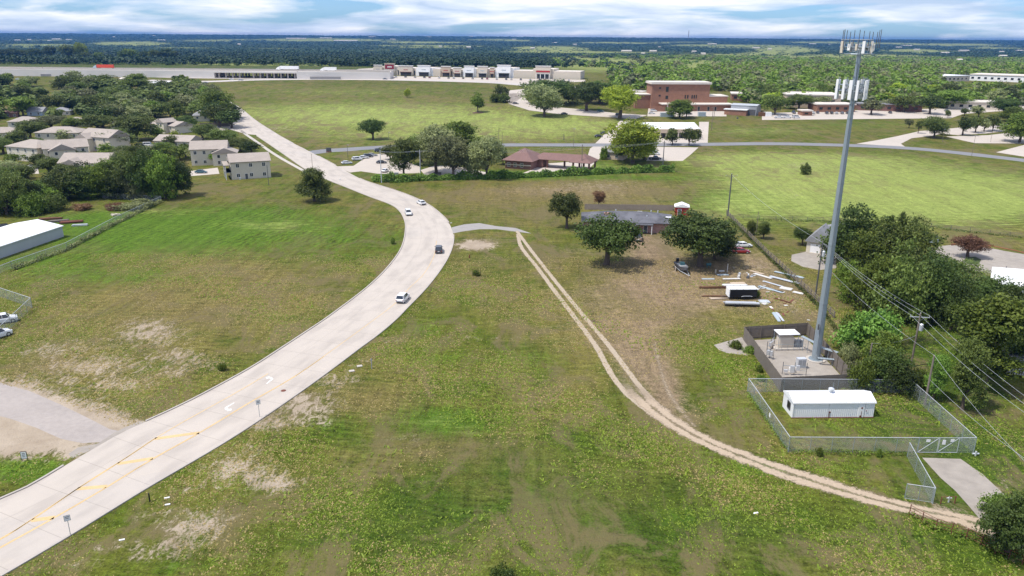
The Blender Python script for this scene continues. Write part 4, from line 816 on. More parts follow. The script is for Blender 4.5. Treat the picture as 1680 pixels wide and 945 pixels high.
chain_fence([(168,325), (265,330)], 1.7, 'chain-link fence in front of the dark tree belt', 4)
chain_fence([(-25,480), (0,487), (53,505), (0,556), (-30,585)], 2.2, 'chain-link corner around the white pickup at the left edge', 3)
plank_fence([(328,207), (378,207)], 2.0, M_wood, 'grey board fence beside the road at the neighbourhood entrance', board=.4)
# ------------------------------------------------------------ cell tower compound
CW = [(1219,557), (1280,643), (1399,637), (1323,550), (1219,557)]
HW = hgt(G(1280, 641), 617)
plank_fence(CW[:1] + CW[1:2] + CW[2:3] + CW[3:4] + CW[:1], HW, M_wood, 'tall weathered board fence around the cell tower compound')
sheet('compound_slab', [(1223,559), (1283,639), (1395,633), (1321,553)], M_concd, 2)
TB = G(1338, 590); TH = hgt(TB, 83)
tw = empty('cell_tower', TB, 0, 'tall blue-grey monopole cell tower with two antenna platforms', 'tower')
mb = MB(); nseg = 5; pts = []; rad = []
for k in range(nseg):
    z0 = TH * k / nseg; z1 = TH * (k + 1) / nseg; r0 = .74 - .42 * k / nseg; r1 = .74 - .42 * (k + 1) / nseg; mb.tube([(0, 0, z0), (0, 0, z1 + (.8 if k < 4 else 0))], [r0, r1 - (.012 if k < 4 else 0)], 16)
pole = mb.build('pole', M_galv, tw, smooth=False)
for z in (TH * .2, TH * .4, TH * .6, TH * .8):
    rr_ = .74 - .42 * z / TH + .03; MB().tube([(0, 0, z), (0, 0, z + .35)], rr_, 16).build('flange', M_galv, tw)
MB().tube([(0, 0, 0), (0, 0, .18)], 1.25, 20).build('base_plate', M_galv, tw)
for k in range(8): MB().tube([(1.05 * math.cos(k * .785), 1.05 * math.sin(k * .785), .18), (1.05 * math.cos(k * .785), 1.05 * math.sin(k * .785), .42)], .05, 6).build('anchor_bolt', M_galv, tw)
MB().box(-.75, -.55, -.9, -.72, 6, 7).build('cable_port', M_dgrey, tw)
mb = MB(); z = 3
while z < TH - 3: mb.tube([(.3, -.76 + .40 * z / TH, z), (.3, -.96 + .40 * z / TH, z)], .02, 4); z += .9
mb.build('climbing_pegs', M_galv, tw)
MB().tube([(-.28, -.80, 1.5), (-.10, -.42, TH - 2)], .035, 5).build('coax_cable', M_dgrey, tw)
def platform(zc, Rr, n_ant, ah, aw, style):
    mb = MB()
    for q in range(3):
        a0 = q * 2.094 + .52; a1 = a0 + 2.094
        P0 = Vector((Rr * math.cos(a0), Rr * math.sin(a0), zc)); P1 = Vector((Rr * math.cos(a1), Rr * math.sin(a1), zc))
        c0 = P0.lerp(P1, .02); c1 = P0.lerp(P1, .98)
        for dz in ((-.0, 1.1) if style else (-.2, .7)): mb.tube([c0 + Vector((0, 0, dz)), c1 + Vector((0, 0, dz))], .07, 6)
        mb.tube([Vector((0, 0, zc - .1)), P0], .09, 6); mb.tube([Vector((0, 0, zc - .9)), P0 + Vector((0, 0, -.05))], .06, 6); mb.tube([Vector((0, 0, zc)), (P0 + P1) / 2], .07, 6)
        nrm = ((P0 + P1) / 2 - Vector((0, 0, zc))).normalized()
        for k in range(n_ant):
            f_ = (k + .5) / n_ant; p = P0.lerp(P1, f_) + nrm * .08
            MB().tube([p + Vector((0, 0, -ah * .55)), p + Vector((0, 0, ah * .62))], .045, 6).build('mount_pipe', M_galv, tw)
            u = (P1 - P0).normalized(); hh = ah * (1 if style == 0 else random.choice((.55, .8, 1))); w_ = aw * random.choice((.8, 1, 1.1))
            an = MB(); an.M = Matrix(((u.x, nrm.x, 0, p.x + nrm.x * .12), (u.y, nrm.y, 0, p.y + nrm.y * .12), (0, 0, 1, p.z), (0, 0, 0, 1)))
            an.box(-w_ / 2, w_ / 2, 0, .17, -hh / 2, hh / 2); an.build('panel_antenna', M_white if style == 0 or k % 2 else M_beige, tw, bevel=.03)
            if (k + q) % 2 == 0: rb = MB(); rb.M = an.M; rb.box(-.17, .17, -.62, -.3, -.5, .15); rb.build('radio_unit', M_grey, tw)
    mb.build('platform_frame', M_galv, tw)
platform(hgt(TB, 147), 2.9, 4, 3.0, .55, 0); platform(TH + .5, 3.0, 4, 1.8, .45, 1)
mb = MB()
for k in range(0, 12):
    a = k * .5236; r_ = 2.7; mb2 = MB().tube([(r_ * math.cos(a), r_ * math.sin(a), TH + .4), (r_ * math.cos(a), r_ * math.sin(a), TH + random.uniform(2.7, 3.3))], .05, 6).build('whip_antenna', M_dgrey, tw)
deck = MB(); 
for k in range(12):
    a = k * .5236; b = a + .5236; deck.tube([(2.2 * math.cos(a), 2.2 * math.sin(a), TH - .5), (2.2 * math.cos(b), 2.2 * math.sin(b), TH - .5)], .07, 5); deck.tube([(0, 0, TH - .5), (2.2 * math.cos(a), 2.2 * math.sin(a), TH - .5)], .05, 5)
    deck.tube([(2.0 * math.cos(a), 2.0 * math.sin(a), TH - .5), (2.0 * math.cos(a), 2.0 * math.sin(a), TH - .5)], .05, 5)
deck.build('lower_frame', M_galv, tw)
# equipment
q = G(1272, 576); eq = empty('equipment_cabinet', q, R(4), 'grey radio cabinet on a raised slab under a flat white canopy', 'cabinet')
s_ = 1 / ppm(q) ; wq = 50 * s_
MB().box(0, wq, 0, 2.6, .0, .35).build('base_slab', M_conc, eq); MB().box(.9, .9 + 25 * s_, .7, 2.2, .36, 2.3).build('cabinet', M_beige, eq, bevel=.04)
MB().box(.5, .5 + 35 * s_, .2, 2.8, 3.0, 3.12).build('canopy_roof', M_white, eq)
for x in (.6, .3 + 35 * s_):
    for y in (.35, 2.6): MB().tube([(x, y, .3), (x, y, 3.0)], .05, 6).build('canopy_post', M_galv, eq)
for k in range(3): MB().box(3.9 + k * .55, 4.3 + k * .55, .8, 1.4, .36, 1.7).build('radio_unit', M_grey, eq, bevel=.03)
mb = MB()
for k in range(6): mb.tube([(k * wq / 5, -.05, .3), (k * wq / 5, -.05, 1.3)], .03, 5)
mb.tube([(0, -.05, 1.3), (wq, -.05, 1.3)], .03, 5); mb.build('guard_rail', M_galv, eq)
def ice_bridge(a, b, h, w, label, posts=3):
    a = G(*a); b = G(*b); e = empty('cable_bridge', a, 0, label, 'cable bridge'); d, n, L_ = frame_of(a, b); mb = MB(); mb.M = Matrix(((d.x, n.x, 0, 0), (d.y, n.y, 0, 0), (0, 0, 1, 0), (0, 0, 0, 1)))
    mb.box(0, L_, -w / 2, -w / 2 + .06, h, h + .09).box(0, L_, w / 2 - .06, w / 2, h, h + .09)
    k = 0.1
    while k < L_: mb.box(k, k + .14, -w / 2 + .06, w / 2 - .06, h + .02, h + .06); k += .24
    mb.build('grating', M_blueg, e)
    for i in range(posts): x = L_ * (i + .5) / posts; pb = MB(); pb.M = mb.M; pb.tube([(x, 0, 0), (x, 0, h)], .05, 6).build('post', M_galv, e)
    cb = MB(); cb.M = mb.M
    for y in (-.15, 0, .15): cb.tube([(0, y, h - .08), (L_, y, h - .08)], .035, 5)
    cb.build('cables', M_black, e)
ice_bridge((1312,573), (1336,586), 2.6, .6, 'grated cable bridge between the cabinet and the tower'); ice_bridge((1342,588), (1372,598), 2.2, .7, 'blue-grey grated cable bridge right of the tower foot'); ice_bridge((1340,598), (1373,601), 1.2, .5, 'lower cable tray right of the tower foot', 2)
def rack(a, b, label, h=2.3, boxes=((.3, .5, .9, 1.6),)):
    a = G(*a); b = G(*b); e = empty('meter_rack', a, 0, label, 'rack'); d, n, L_ = frame_of(a, b); M_ = Matrix(((d.x, n.x, 0, 0), (d.y, n.y, 0, 0), (0, 0, 1, 0), (0, 0, 0, 1)))
    for x in (0, L_ / 2, L_): mb = MB(); mb.M = M_; mb.tube([(x, 0, 0), (x, 0, h)], .05, 6).build('post', M_dgrey, e)
    mb = MB(); mb.M = M_; mb.box(0, L_, -.03, .03, .8, .86).box(0, L_, -.03, .03, 1.6, 1.66).build('rail', M_galv, e)
    for x0, x1, z0, z1 in boxes: mb = MB(); mb.M = M_; mb.box(L_ * x0, L_ * x1, -.28, -.04, z0, z1).build('meter_box', M_alu, e, bevel=.02)
rack((1283,614), (1322,616), 'H-frame rack of meters near the front of the compound', 2.3, ((.05, .2, .5, .95), (.3, .48, .5, 1.7), (.55, .7, .9, 1.8)))
rack((1257,586), (1268,590), 'small meter rack along the left fence of the compound', 1.9, ((.1, .5, .6, 1.5), (.6, .9, .6, 1.5)))
rack((1258,575), (1270,566), 'leaning meter rack behind the left fence', 1.8, ((.2, .7, .5, 1.3),))
q = G(1308, 606); c2 = empty('power_cabinet', q, R(6), 'grey steel power cabinet between the racks and the tower foot', 'cabinet'); MB().box(0, 1.5, 0, .9, .15, 1.9).build('housing', M_alu, c2, bevel=.03); MB().box(-.1, 1.6, -.1, 1.0, 0, .149).build('plinth', M_conc, c2); MB().box(.1, .7, -.03, -.003, .3, 1.7).box(.8, 1.4, -.03, -.003, .3, 1.7).build('door', M_grey, c2)
q = G(1326, 597); c3 = tag(MB().tube([(0, 0, 0), (0, 0, 0.55)], 1.7, 28).build('concrete_pier', M_conc), 'round concrete pier at the front of the tower base', 'pier'); c3.location = TB + Vector((0, 0, -.38))
c4 = empty('service_cabinet', G(1296, 612), R(5), 'low white service cabinet at the compound front', 'cabinet'); MB().box(0, .9, 0, .6, .1, .9).build('housing', M_white, c4, bevel=.02); MB().box(-.05, .95, -.05, .65, 0, .099).build('plinth', M_conc, c4)
# ------------------------------------------------------------ vehicles
def glassm(): return M_glass
CARPAINT = {}
def paint(name, col):
    if name not in CARPAINT:
        t = NT('car_paint_' + name); t.b.inputs['Roughness'].default_value = .28; t.b.inputs['Coat Weight'].default_value = .6
        n = t.noise(2, 3, .5, t.obj()); t.set(t.b.inputs['Base Color'], t.mix(1, col, t.math('ADD', .88, t.math('MULTIPLY', n, .2)), 'MULTIPLY')); CARPAINT[name] = t.m
    return CARPAINT[name]
COL = {'white': (.78, .78, .77), 'black': (.02, .02, .022), 'dark': (.05, .055, .065), 'grey': (.18, .19, .2), 'silver': (.45, .46, .47), 'red': (.30, .01, .015), 'teal': (.04, .12, .15), 'tan': (.38, .31, .22), 'blue': (.04, .07, .16)}
M_tail = mat('tail_lamp', (.25, .01, .01), .3, .05, 1); M_head = mat('head_lamp', (.7, .72, .75), .15, .05, 1)
PROTO = {}
def car_proto(kind, col):
    """x forward, origin on the ground under the middle"""
    key = (kind, col)
    L_, W_, H_ = {'suv': (4.7, 1.88, 1.72), 'sedan': (4.75, 1.82, 1.43), 'pickup': (5.7, 1.98, 1.88), 'van': (5.2, 1.98, 2.0)}[kind]
    pm = paint(col, COL[col]); root = bpy.data.objects.new({'pickup': 'pickup_truck', 'van': 'van'}.get(kind, 'car'), None)
    belt = {'suv': 1.02, 'sedan': .92, 'pickup': 1.12, 'van': 1.1}[kind]; hood = belt - {'suv': .06, 'sedan': .14, 'pickup': .02, 'van': .2}[kind]
    def ring(x, w, z0, z1, sh=.07): h = w / 2; return [(x, -h + .05, z0), (x, -h, z0 + .2), (x, -h, z1 - .22), (x, -h + sh, z1), (x, h - sh, z1), (x, h, z1 - .22), (x, h, z0 + .2), (x, h - .05, z0)]
    h = L_ / 2; end = {'suv': belt, 'sedan': belt - .02, 'pickup': belt, 'van': belt}[kind]
    st = [ring(-h, W_ * .86, .42, end - .12, .12), ring(-h + .12, W_ * .96, .32, end, .1), ring(-h + .8, W_, .24, belt), ring(0, W_, .22, belt), ring(h - 1.45, W_, .22, belt), ring(h - 1.2, W_, .22, hood + .04), ring(h - .35, W_ * .95, .26, hood - .06, .12), ring(h - .05, W_ * .84, .34, hood - .2, .15), ring(h, W_ * .76, .42, hood - .3, .15)]
    body = MB().loft(st).build('body', pm, root, smooth=False)
    if kind == 'pickup':
        x0, x1, x2, x3 = -.55, -.35, 1.0, 1.6
    elif kind == 'van': x0, x1, x2, x3 = -h + .08, -h + .25, 1.0, 1.75
    elif kind == 'suv': x0, x1, x2, x3 = -h + .12, -h + .55, .55, 1.25
    else: x0, x1, x2, x3 = -h + .45, -h + 1.15, .35, 1.2
    wb, wt = W_ / 2 - .09, W_ / 2 - .27; zb = belt + .002; zt_ = H_ - .06
    MB().add([(x0, -wb, zb), (x3, -wb, zb), (x3, wb, zb), (x0, wb, zb), (x1, -wt, zt_), (x2, -wt, zt_), (x2, wt, zt_), (x1, wt, zt_)], [(0, 1, 5, 4), (1, 2, 6, 5), (2, 3, 7, 6), (3, 0, 4, 7), (4, 5, 6, 7), (0, 3, 2, 1)]).build('windows', M_glass, root)
    MB().add([(x1 - .05, -wt - .04, zt_ + .002), (x2 + .06, -wt - .04, zt_ + .002), (x2 + .06, wt + .04, zt_ + .002), (x1 - .05, wt + .04, zt_ + .002), (x1 + .1, -wt + .06, H_), (x2 - .1, -wt + .06, H_), (x2 - .1, wt - .06, H_), (x1 + .1, wt - .06, H_)], [(0, 1, 5, 4), (1, 2, 6, 5), (2, 3, 7, 6), (3, 0, 4, 7), (4, 5, 6, 7), (0, 3, 2, 1)]).build('roof', pm, root)
    def pil(q, r_): MB().tube(q, r_, 5).build('pillar', pm, root)
    for s in (-1, 1):
        def P_(x, k): z = zb + (zt_ - zb) * k; w = wb + (wt - wb) * k + .015; return Vector((x, s * w, z))
        pil([P_(x3, 0), P_(x2, 1)], .045); pil([P_(x0, 0), P_(x1, 1)], .06)
        xm = (x1 + x2) / 2; pil([P_(xm, 0), P_(xm, 1)], .04)
        if kind in ('suv', 'van'): xq = x1 + .5; pil([P_(xq - .15, 0), P_(xq, 1)], .09)
    if kind == 'pickup':
        MB().box(-h + .12, x0 - .05, -W_ / 2 + .15, W_ / 2 - .15, belt + .004, belt + .012).build('bed_liner', M_dgrey, root)
        MB().box(-h + .05, x0 - .02, -W_ / 2 + .04, -W_ / 2 + .14, belt + .002, belt + .08).box(-h + .05, x0 - .02, W_ / 2 - .14, W_ / 2 - .04, belt + .002, belt + .08).box(-h + .02, -h + .12, -W_ / 2 + .14, W_ / 2 - .14, belt - .05, belt + .08).build('bed_sides', pm, root)
    for sx_ in (-1, 1):
        for s in (-1, 1):
            cx = (L_ / 2 - .88) * sx_; r = .34 if kind != 'pickup' else .4
            wh = MB().tube([(cx, s * (W_ / 2 - .22), r), (cx, s * (W_ / 2 + .012), r)], r, 16).build('wheel', M_rubber, root); MB().tube([(cx, s * (W_ / 2 + .013), r), (cx, s * (W_ / 2 + .03), r)], r * .62, 10).build('rim', M_alu, wh)
    for s in (-1, 1):
        MB().box(h - .20, h - .03, s * W_ * .36 - .17, s * W_ * .36 + .17, hood - .30, hood - .14).build('headlight', M_head, root); MB().box(-h - .02, -h + .1, s * W_ * .39 - .1, s * W_ * .39 + .1, end - .34, end - .14).build('taillight', M_tail, root)
        MB().box(x3 - .15, x3 + .02, s * (W_ / 2 + .1) - .09, s * (W_ / 2 + .1) + .09, belt, belt + .14).build('mirror', pm, root)
    MB().box(-h - .03, -h + .05, -W_ * .4, W_ * .4, .38, .58).build('bumper', M_dgrey, root); MB().box(h - .04, h + .03, -W_ * .36, W_ * .36, .36, .52).build('bumper', M_dgrey, root)
    MB().box(-h - .035, -h - .01, -.25, .25, .62, .76).build('number_plate', M_white, root)
    PROTO[key] = root; root['used'] = 0
    return root
def car(kind, col, px, py, heading=None, to=None, label='', group=None, cat=None, flip=False):
    key = (kind, col); p = G(px, py)
    if heading is None: q = G(*to); heading = math.degrees(math.atan2(q.y - p.y, q.x - p.x))
    if key not in PROTO:
        o = car_proto(*key); C.objects.link(o); del o['used']
    else: o = copy_tree(PROTO[key])
    if flip: heading += 180
    o.location = (p.x, p.y, zoff(p.y, 3) + .005); o.rotation_euler = (0, 0, R(heading)); o.name = {'pickup': 'pickup_truck', 'van': 'van'}.get(kind, 'car')
    for k_ in ('group',):
        if k_ in o: del o[k_]
    return tag(o, label, cat or {'pickup': 'pickup', 'van': 'van'}.get(kind, 'car'), group)
GR = 'cars on the main road'
car('suv', 'white', 661, 493, to=(690, 462), label='white SUV heading up the road, nearest of the four on the curve', group=GR)
car('suv', 'black', 720, 413, to=(722, 380), label='black SUV alone in the outer lane of the curve', group=GR, flip=False)
car('suv', 'white', 670, 352, to=(660, 330), label='white hatchback in the inner lane behind the other white car', group=GR, flip=True)
car('sedan', 'white', 691, 335, to=(715, 347), label='white sedan in the outer lane at the top of the curve', group=GR, flip=True)
car('pickup', 'tan', 1047, 393, to=(1046, 375), label='tan pickup parked in front of the ranch house', group=None)
car('sedan', 'red', 1215, 415, 3, label='dark red car parked right of the big oak')
car('sedan', 'white', 1219, 405, 3, label='white car parked just behind the dark red one')
GL = 'cars in the small lot by the main road'
for i, (x, y, c, l) in enumerate([(569,269,'white','white car in the small lot, nearest to the road'), (586,263,'white','white car second in the row of the small lot'), (597,260,'white','white car third in the row of the small lot'), (604,258,'dark','dark car between white ones in the small lot row'), (611,256,'silver','silver car last in the row of the small lot')]):
    car('suv' if i % 2 else 'sedan', c, x, y, 25, label=l, group=GL)
car('sedan', 'black', 626, 268, 10, label='black car facing the row in the small lot', group=GL); car('sedan', 'white', 632, 282, 80, label='white car at the near end of the small lot by the utility pole', group=GL); car('suv', 'dark', 622, 249, 20, label='dark SUV at the back of the small lot', group=GL)
car('suv', 'white', 883, 270, 75, label='white SUV in front of the bank drive-through'); car('sedan', 'dark', 891, 262, 60, label='dark car waiting under the bank canopy')
car('pickup', 'black', 1074, 262, 5, label='black pickup beside the small tan house'); car('van', 'white', 1074, 254, 5, label='white van behind the black pickup')
car('sedan', 'black', 982, 225, 12, label='black car on the drive left of the bright tree', group=None); car('sedan', 'dark', 991, 220, 12, label='dark car just behind the black one on the drive')
car('sedan', 'black', 846, 171, 0, label='black car at the left end of the far curved drive'); car('sedan', 'black', 926, 188, 20, label='black car below the pale green tree on the curved drive')
GH = 'cars in the hospital lot'
for (x, y, k, c, l) in [(1074,178,'sedan','white','white car at the back left of the hospital lot'),(1072,183,'suv','white','white SUV second down the left row of the hospital lot'),(1069,187,'sedan','white','white car at the near left corner of the hospital lot'),(1112,184,'van','white','white van beside the pale bins in the hospital lot'),(1130,188,'sedan','dark','dark car at the near edge of the hospital lot'),(985,184,'suv','teal','teal SUV parked between the two big dark trees'),(1015,190,'suv','dark','dark SUV under the bright tree on the curved drive'),(1153,178,'pickup','grey','grey pickup near the hospital door'),(1168,182,'pickup','white','white pickup right of the hospital lot bins')]:
    car(k, c, x, y, 8 if y > 180 else 15, label=l, group=GH)
GS = 'vehicles lined up at the school lot'
SCH = [(1277,194,'pickup','white'),(1291,194,'pickup','white'),(1306,194,'van','white'),(1326,187,'sedan','grey'),(1334,187,'suv','white'),(1341,186,'sedan','dark'),(1356,187,'suv','dark'),(1364,187,'suv','black'),(1372,187,'sedan','white'),(1381,187,'suv','grey'),(1390,187,'suv','dark'),(1397,187,'sedan','silver'),(1302,186,'pickup','blue'),(1460,186,'sedan','black'),(1552,183,'sedan','grey'),(1590,181,'suv','white')]
for i, (x, y, k, c) in enumerate(SCH):
    car(k, c, x, y, 4 if i < 3 else 80, label=['%s %s %s' % ({'white': 'white', 'grey': 'grey', 'dark': 'charcoal', 'black': 'black', 'silver': 'silver', 'blue': 'blue'}[c], {'pickup': 'pickup', 'van': 'van', 'suv': 'SUV', 'sedan': 'sedan'}[k], s) for s in ('at the left end of the front school row', 'in the middle of the front school row', 'nearest the light pole in the front school row', 'by the school store hut', 'beside the grey sedan near the school hut', 'right of the school hut', 'leftmost before the orange brick wing', 'second before the orange brick wing', 'third before the orange brick wing', 'fourth before the orange brick wing', 'fifth before the orange brick wing', 'last before the orange brick wing', 'behind the front school row', 'alone in the middle of the school lot', 'alone right of the school trees', 'at the right end of the school lot')][i], group=GS)
car('sedan', 'teal', 330, 284, 5, label='teal car beside the lone cream block'); car('sedan', 'white', 56, 275, 20, label='white car under the round trees at left'); car('sedan', 'dark', 9, 277, 8, label='dark car by the left edge street'); car('suv', 'black', 231, 241, 10, label='black SUV beside the white van among the apartments'); car('van', 'white', 243, 240, 10, label='white van among the apartments')
car('pickup', 'white', 2, 530, 35, label='white pickup inside the chain-link corner at the left edge'); car('pickup', 'white', -8, 555, 60, label='second white vehicle nose at the left edge below the pickup')
car('pickup', 'black', 5, 378, 20, label='black vehicle behind the barn at the left edge')
GM = 'cars parked in front of the shops'
for i in range(22):
    x = 650 + i * 13.5 + (i * 37 % 7); y = 126.2 + (x - 612) * 7.5 / 340; c = ['white', 'dark', 'silver', 'black', 'red', 'white', 'grey'][i % 7]
    car(['sedan', 'suv'][i % 2], c, x, y, 85, label='%s car among those parked in front of the shops' % {'dark': 'charcoal'}.get(c, c), group=GM + ', ' + {'dark': 'charcoal'}.get(c, c))
for i, (x, y, c) in enumerate([(30,131,'white'),(42,131,'silver'),(55,132,'white'),(90,122,'white'),(300,131,'white'),(380,131,'white'),(395,132,'silver'),(338,137,'grey'),(632,130.5,'grey')]): car('sedan', c, x, y, 5, label=['white car leftmost on the frontage road', 'silver car second on the frontage road', 'white car third on the frontage road', 'white car by the highway wall at left', 'white car on the frontage road before the bridge', 'white car under the highway bridge', 'silver car under the highway bridge', 'grey car on the near frontage lane', 'grey car at the far field edge'][i])
# trucks on the highway deck
def semi(px, dy, L_, boxm, cabm, label, rot=1):
    p = G(px, 130); f = (px - proj(HA)[0]) / (proj(HD)[0] - proj(HA)[0]); q = HA.lerp(HD, f); e = empty('semi_truck', (q.x, q.y + dy, zt + .01), math.atan2(HD.y - HA.y, HD.x - HA.x), label, 'truck')
    MB().box(-L_ / 2, L_ / 2, -1.3, 1.3, 1.1, 4.1).build('trailer', boxm, e, bevel=.05); s = -rot
    MB().loft([[(s * (L_ / 2 + .6), -1.2, .7), (s * (L_ / 2 + .6), 1.2, .7), (s * (L_ / 2 + .6), 1.1, 3.8), (s * (L_ / 2 + .6), -1.1, 3.8)], [(s * (L_ / 2 + 2.6), -1.2, .7), (s * (L_ / 2 + 2.6), 1.2, .7), (s * (L_ / 2 + 2.2), 1.1, 3.1), (s * (L_ / 2 + 2.2), -1.1, 3.1)], [(s * (L_ / 2 + 4.2), -1.1, .7), (s * (L_ / 2 + 4.2), 1.1, .7), (s * (L_ / 2 + 4.0), 1.0, 1.9), (s * (L_ / 2 + 4.0), -1.0, 1.9)]]).build('cab', cabm, e)
    for x in (-L_ / 2 + 1, -L_ / 2 + 2.2, L_ / 2 - 1, s * (L_ / 2 + 3.2)):
        for y in (-1.25, .95): MB().tube([(x, y, .5), (x, y + .3, .5)], .5, 12).build('wheel', M_rubber, e)
M_orange = mat('orange_red_paint', (.55, .07, .03), .45, .08, 1)
semi(155, 27, 17, M_orange, M_blueg, 'orange-red box truck on the highway at far left'); semi(465, 28, 19, M_white, M_white, 'white semi trailer crossing the highway bridge'); semi(541, 8, 12, M_white, M_white, 'white box truck on the near side of the highway')
# ------------------------------------------------------------ junk yard
def prop(name, mb, m, px, py, rot, label, cat, z=0.0, group=None):
    o = mb.build(name, m); p = G(px, py); o.location = (p.x, p.y, p.z + z); o.rotation_euler = (0, 0, R(rot)); return tag(o, label, cat, group)
p = G(1196, 492); t = empty('camper_trailer', p, R(2), 'black sided trailer with panelled white roof in the junk yard', 'trailer'); w = 46 / ppm(p)
MB().box(0, w, 0, 2.3, .55, 2.35).build('body', M_black, t, bevel=.12); MB().box(-.06, w + .06, -.08, 2.4, 2.353, 2.45).build('roof', M_ribw, t); MB().box(-.12, .05, -.03, 2.3, .6, 2.35).build('end_panel', M_white, t)
for k in range(5): MB().box(k * w / 4.2, k * w / 4.2 + .07, -.1, 2.42, 2.451, 2.5).build('roof_rib', M_grey, t)
for k in (0, 1): MB().tube([(w * .55 + k * .9, -.05, .4), (w * .55 + k * .9, .25, .4)], .38, 14).build('wheel', M_rubber, t)
MB().tube([(w * .43, -.12, .78), (w * .5, -.12, .88), (w * .75, -.12, .88), (w * .82, -.12, .78)], .06, 6).build('fender', M_alu, t); MB().tube([(0, 1.1, .55), (-1.5, 1.1, .5)], .06, 6).build('tow_bar', M_dgrey, t)
p = G(1189, 503); t = empty('flatbed_trailer', p, R(-3), 'long flatbed trailer stacked with silver sheets in front of the black trailer', 'trailer'); w = 57 / ppm(p)
MB().box(0, w, 0, 1.6, .5, .62).build('bed', M_dgrey, t); MB().box(.1, w - .1, .05, .8, .625, .85).box(.4, w - .6, .85, 1.5, .625, .78).box(-.3, w * .6, .3, .7, .853, .93).build('metal_stack', M_alu, t)
for k in (.3, .42): MB().tube([(w * k, -.15, .33), (w * k, .1, .33)], .33, 12).build('wheel', M_rubber, t)
def beams(px, py, L_, n, m, rot, label, name='timber_stack', cat='timber', w=.22, group=None, lay=1):
    mb = MB(); rr = random.Random(int(px))
    for l in range(lay):
        for k in range(n): mb.M = Matrix.Translation((rr.uniform(-.3, .3), k * w * 1.25, .08 + l * w * .8)) @ Matrix.Rotation(R(rr.uniform(-2, 2)), 4, 'Z'); mb.box(0, L_, 0, w, 0, w * .7)
    return prop(name, mb, m, px, py, rot, label, cat, 0, group)
beams(1149, 474, 7.5, 3, M_woodb, 2, 'dark brown beams lying left of the black trailer', lay=2); beams(1153, 487, 6.5, 2, M_woodb, -1, 'reddish beams on the ground left of the flatbed')
beams(1166, 492, 4, 5, M_tan, 4, 'scattered pale scrap boards left of the flatbed', w=.18); beams(1187, 470, 5.5, 3, M_white, 3, 'white boards behind the black trailer', w=.3)
M_ww = mat('weathered_white', (.58, .56, .52), .7, .35, 1.4)
def sheetpile(px, py, L_, W_, n, m, rot, label, cat='sheet metal', name='sheet_metal_stack'):
    mb = MB(); rr = random.Random(int(px * 3 + py))
    for k in range(n): mb.M = Matrix.Translation((rr.uniform(-.25, .25), rr.uniform(-.15, .15), .05 + k * .05)) @ Matrix.Rotation(R(rr.uniform(-4, 4)), 4, 'Z'); mb.box(0, L_, 0, W_, 0, .04)
    return prop(name, mb, m, px, py, rot, label, cat)
sheetpile(1154, 459, 3, .9, 1, M_blueg, 0, 'pale green panel lying alone on the dirt', 'panel', 'panel'); sheetpile(1186, 459, 4.2, .9, 2, M_ww, 2, 'white panel in front of the pale drum', 'panel', 'panel'); sheetpile(1178, 452, 2.8, 1.1, 1, M_blueg, 3, 'greenish panel beside the white post', 'panel', 'panel')
sheetpile(1181, 446, 1.3, .7, 2, M_ww, 10, 'small white board near the big oak', 'panel', 'panel'); sheetpile(1202, 468, 3, 1.3, 6, M_tan, 2, 'stack of tan boards behind the black trailer', 'boards', 'board_stack')
sheetpile(1248, 497, 1.9, 1.7, 3, M_alu, -4, 'small grey pallet right of the flatbed', 'pallet', 'pallet')
for i, (x, y, L_, W_, n, m, rot, l) in enumerate([(1236,450,5,.8,3,M_ww,-55,'white sheets nearest the black trailer'),(1243,470,6,.7,3,M_blueg,-50,'blue-grey long sheets slanting behind the pallets'),(1252,462,5,.6,2,M_alu,-50,'silver strips between the sheet piles'),(1262,455,7,1.0,4,M_alu,-48,'long silver sheets beside the rail fence, upper pile'),(1270,447,7,.9,4,M_blueg,-46,'blue sheets against the rail fence'),(1258,475,4,1.1,2,M_ww,-48,'white sheets in the middle of the yard piles'),(1279,474,2.6,1.8,2,M_ww,-35,'broad white slab near the fence end'),(1281,528,5.2,.5,3,M_blueg,84,'blue-grey strips pointing at the compound fence'),(1287,527,5.2,.4,2,M_alu,84,'silver strips beside the blue-grey ones'),(1270,490,4,.15,4,M_rust,-52,'rusty pipes lying below the white slab'),(1300,480,2,1.2,2,M_ww,-40,'white scrap panel by the lower rail fence'),(1254,500,1.4,.9,2,M_ww,30,'white scrap right of the pallet'),(1230,445,3.5,.6,2,M_tan,-50,'tan planks at the top of the sheet piles')]):
    sheetpile(x, y, L_, W_, n, m, rot, l)
# drums, post, barbecue
for (x, y, m, l) in [(1211,456,M_ww,'white drum lying beside the panels'),(1226,457,M_dgrey,'dark drum on the bare dirt behind the black trailer'),(1212,452,M_alu,'silver drum next to the white one')]:
    prop('drum', MB().tube([(0, 0, .3), (.9, 0, .3)], .3, 14), m, x, y, 60, l, 'drum')
prop('white_post', MB().tube([(0, 0, 0), (0, 0, 2.2)], .1, 8), M_ww, 1193, 447, 0, 'white post right of the big oak', 'post'); prop('short_post', MB().tube([(0, 0, 0), (0, 0, 1.1)], .14, 8), M_tan, 1108, 445, 0, 'tan stump post left of the boat', 'post'); prop('short_post', MB().tube([(0, 0, 0), (0, 0, .9)], .14, 8), M_beige, 1174, 448, 0, 'beige stump post right of the big oak trunk', 'post')
r_ = random.Random(4)
for i in range(26):
    x = r_.uniform(1225, 1335); y = 440 + (x - 1225) * .72 + r_.uniform(0, 38); 
    sheetpile(x, y, r_.uniform(.5, 2.0), r_.uniform(.2, .6), 1, r_.choice([M_ww, M_alu, M_woodb, M_rust, M_tan]), r_.uniform(0, 180), 'small scrap piece strewn over the dirt of the junk yard', 'scrap', 'scrap_piece')['group'] = 'scrap strewn over the junk yard'
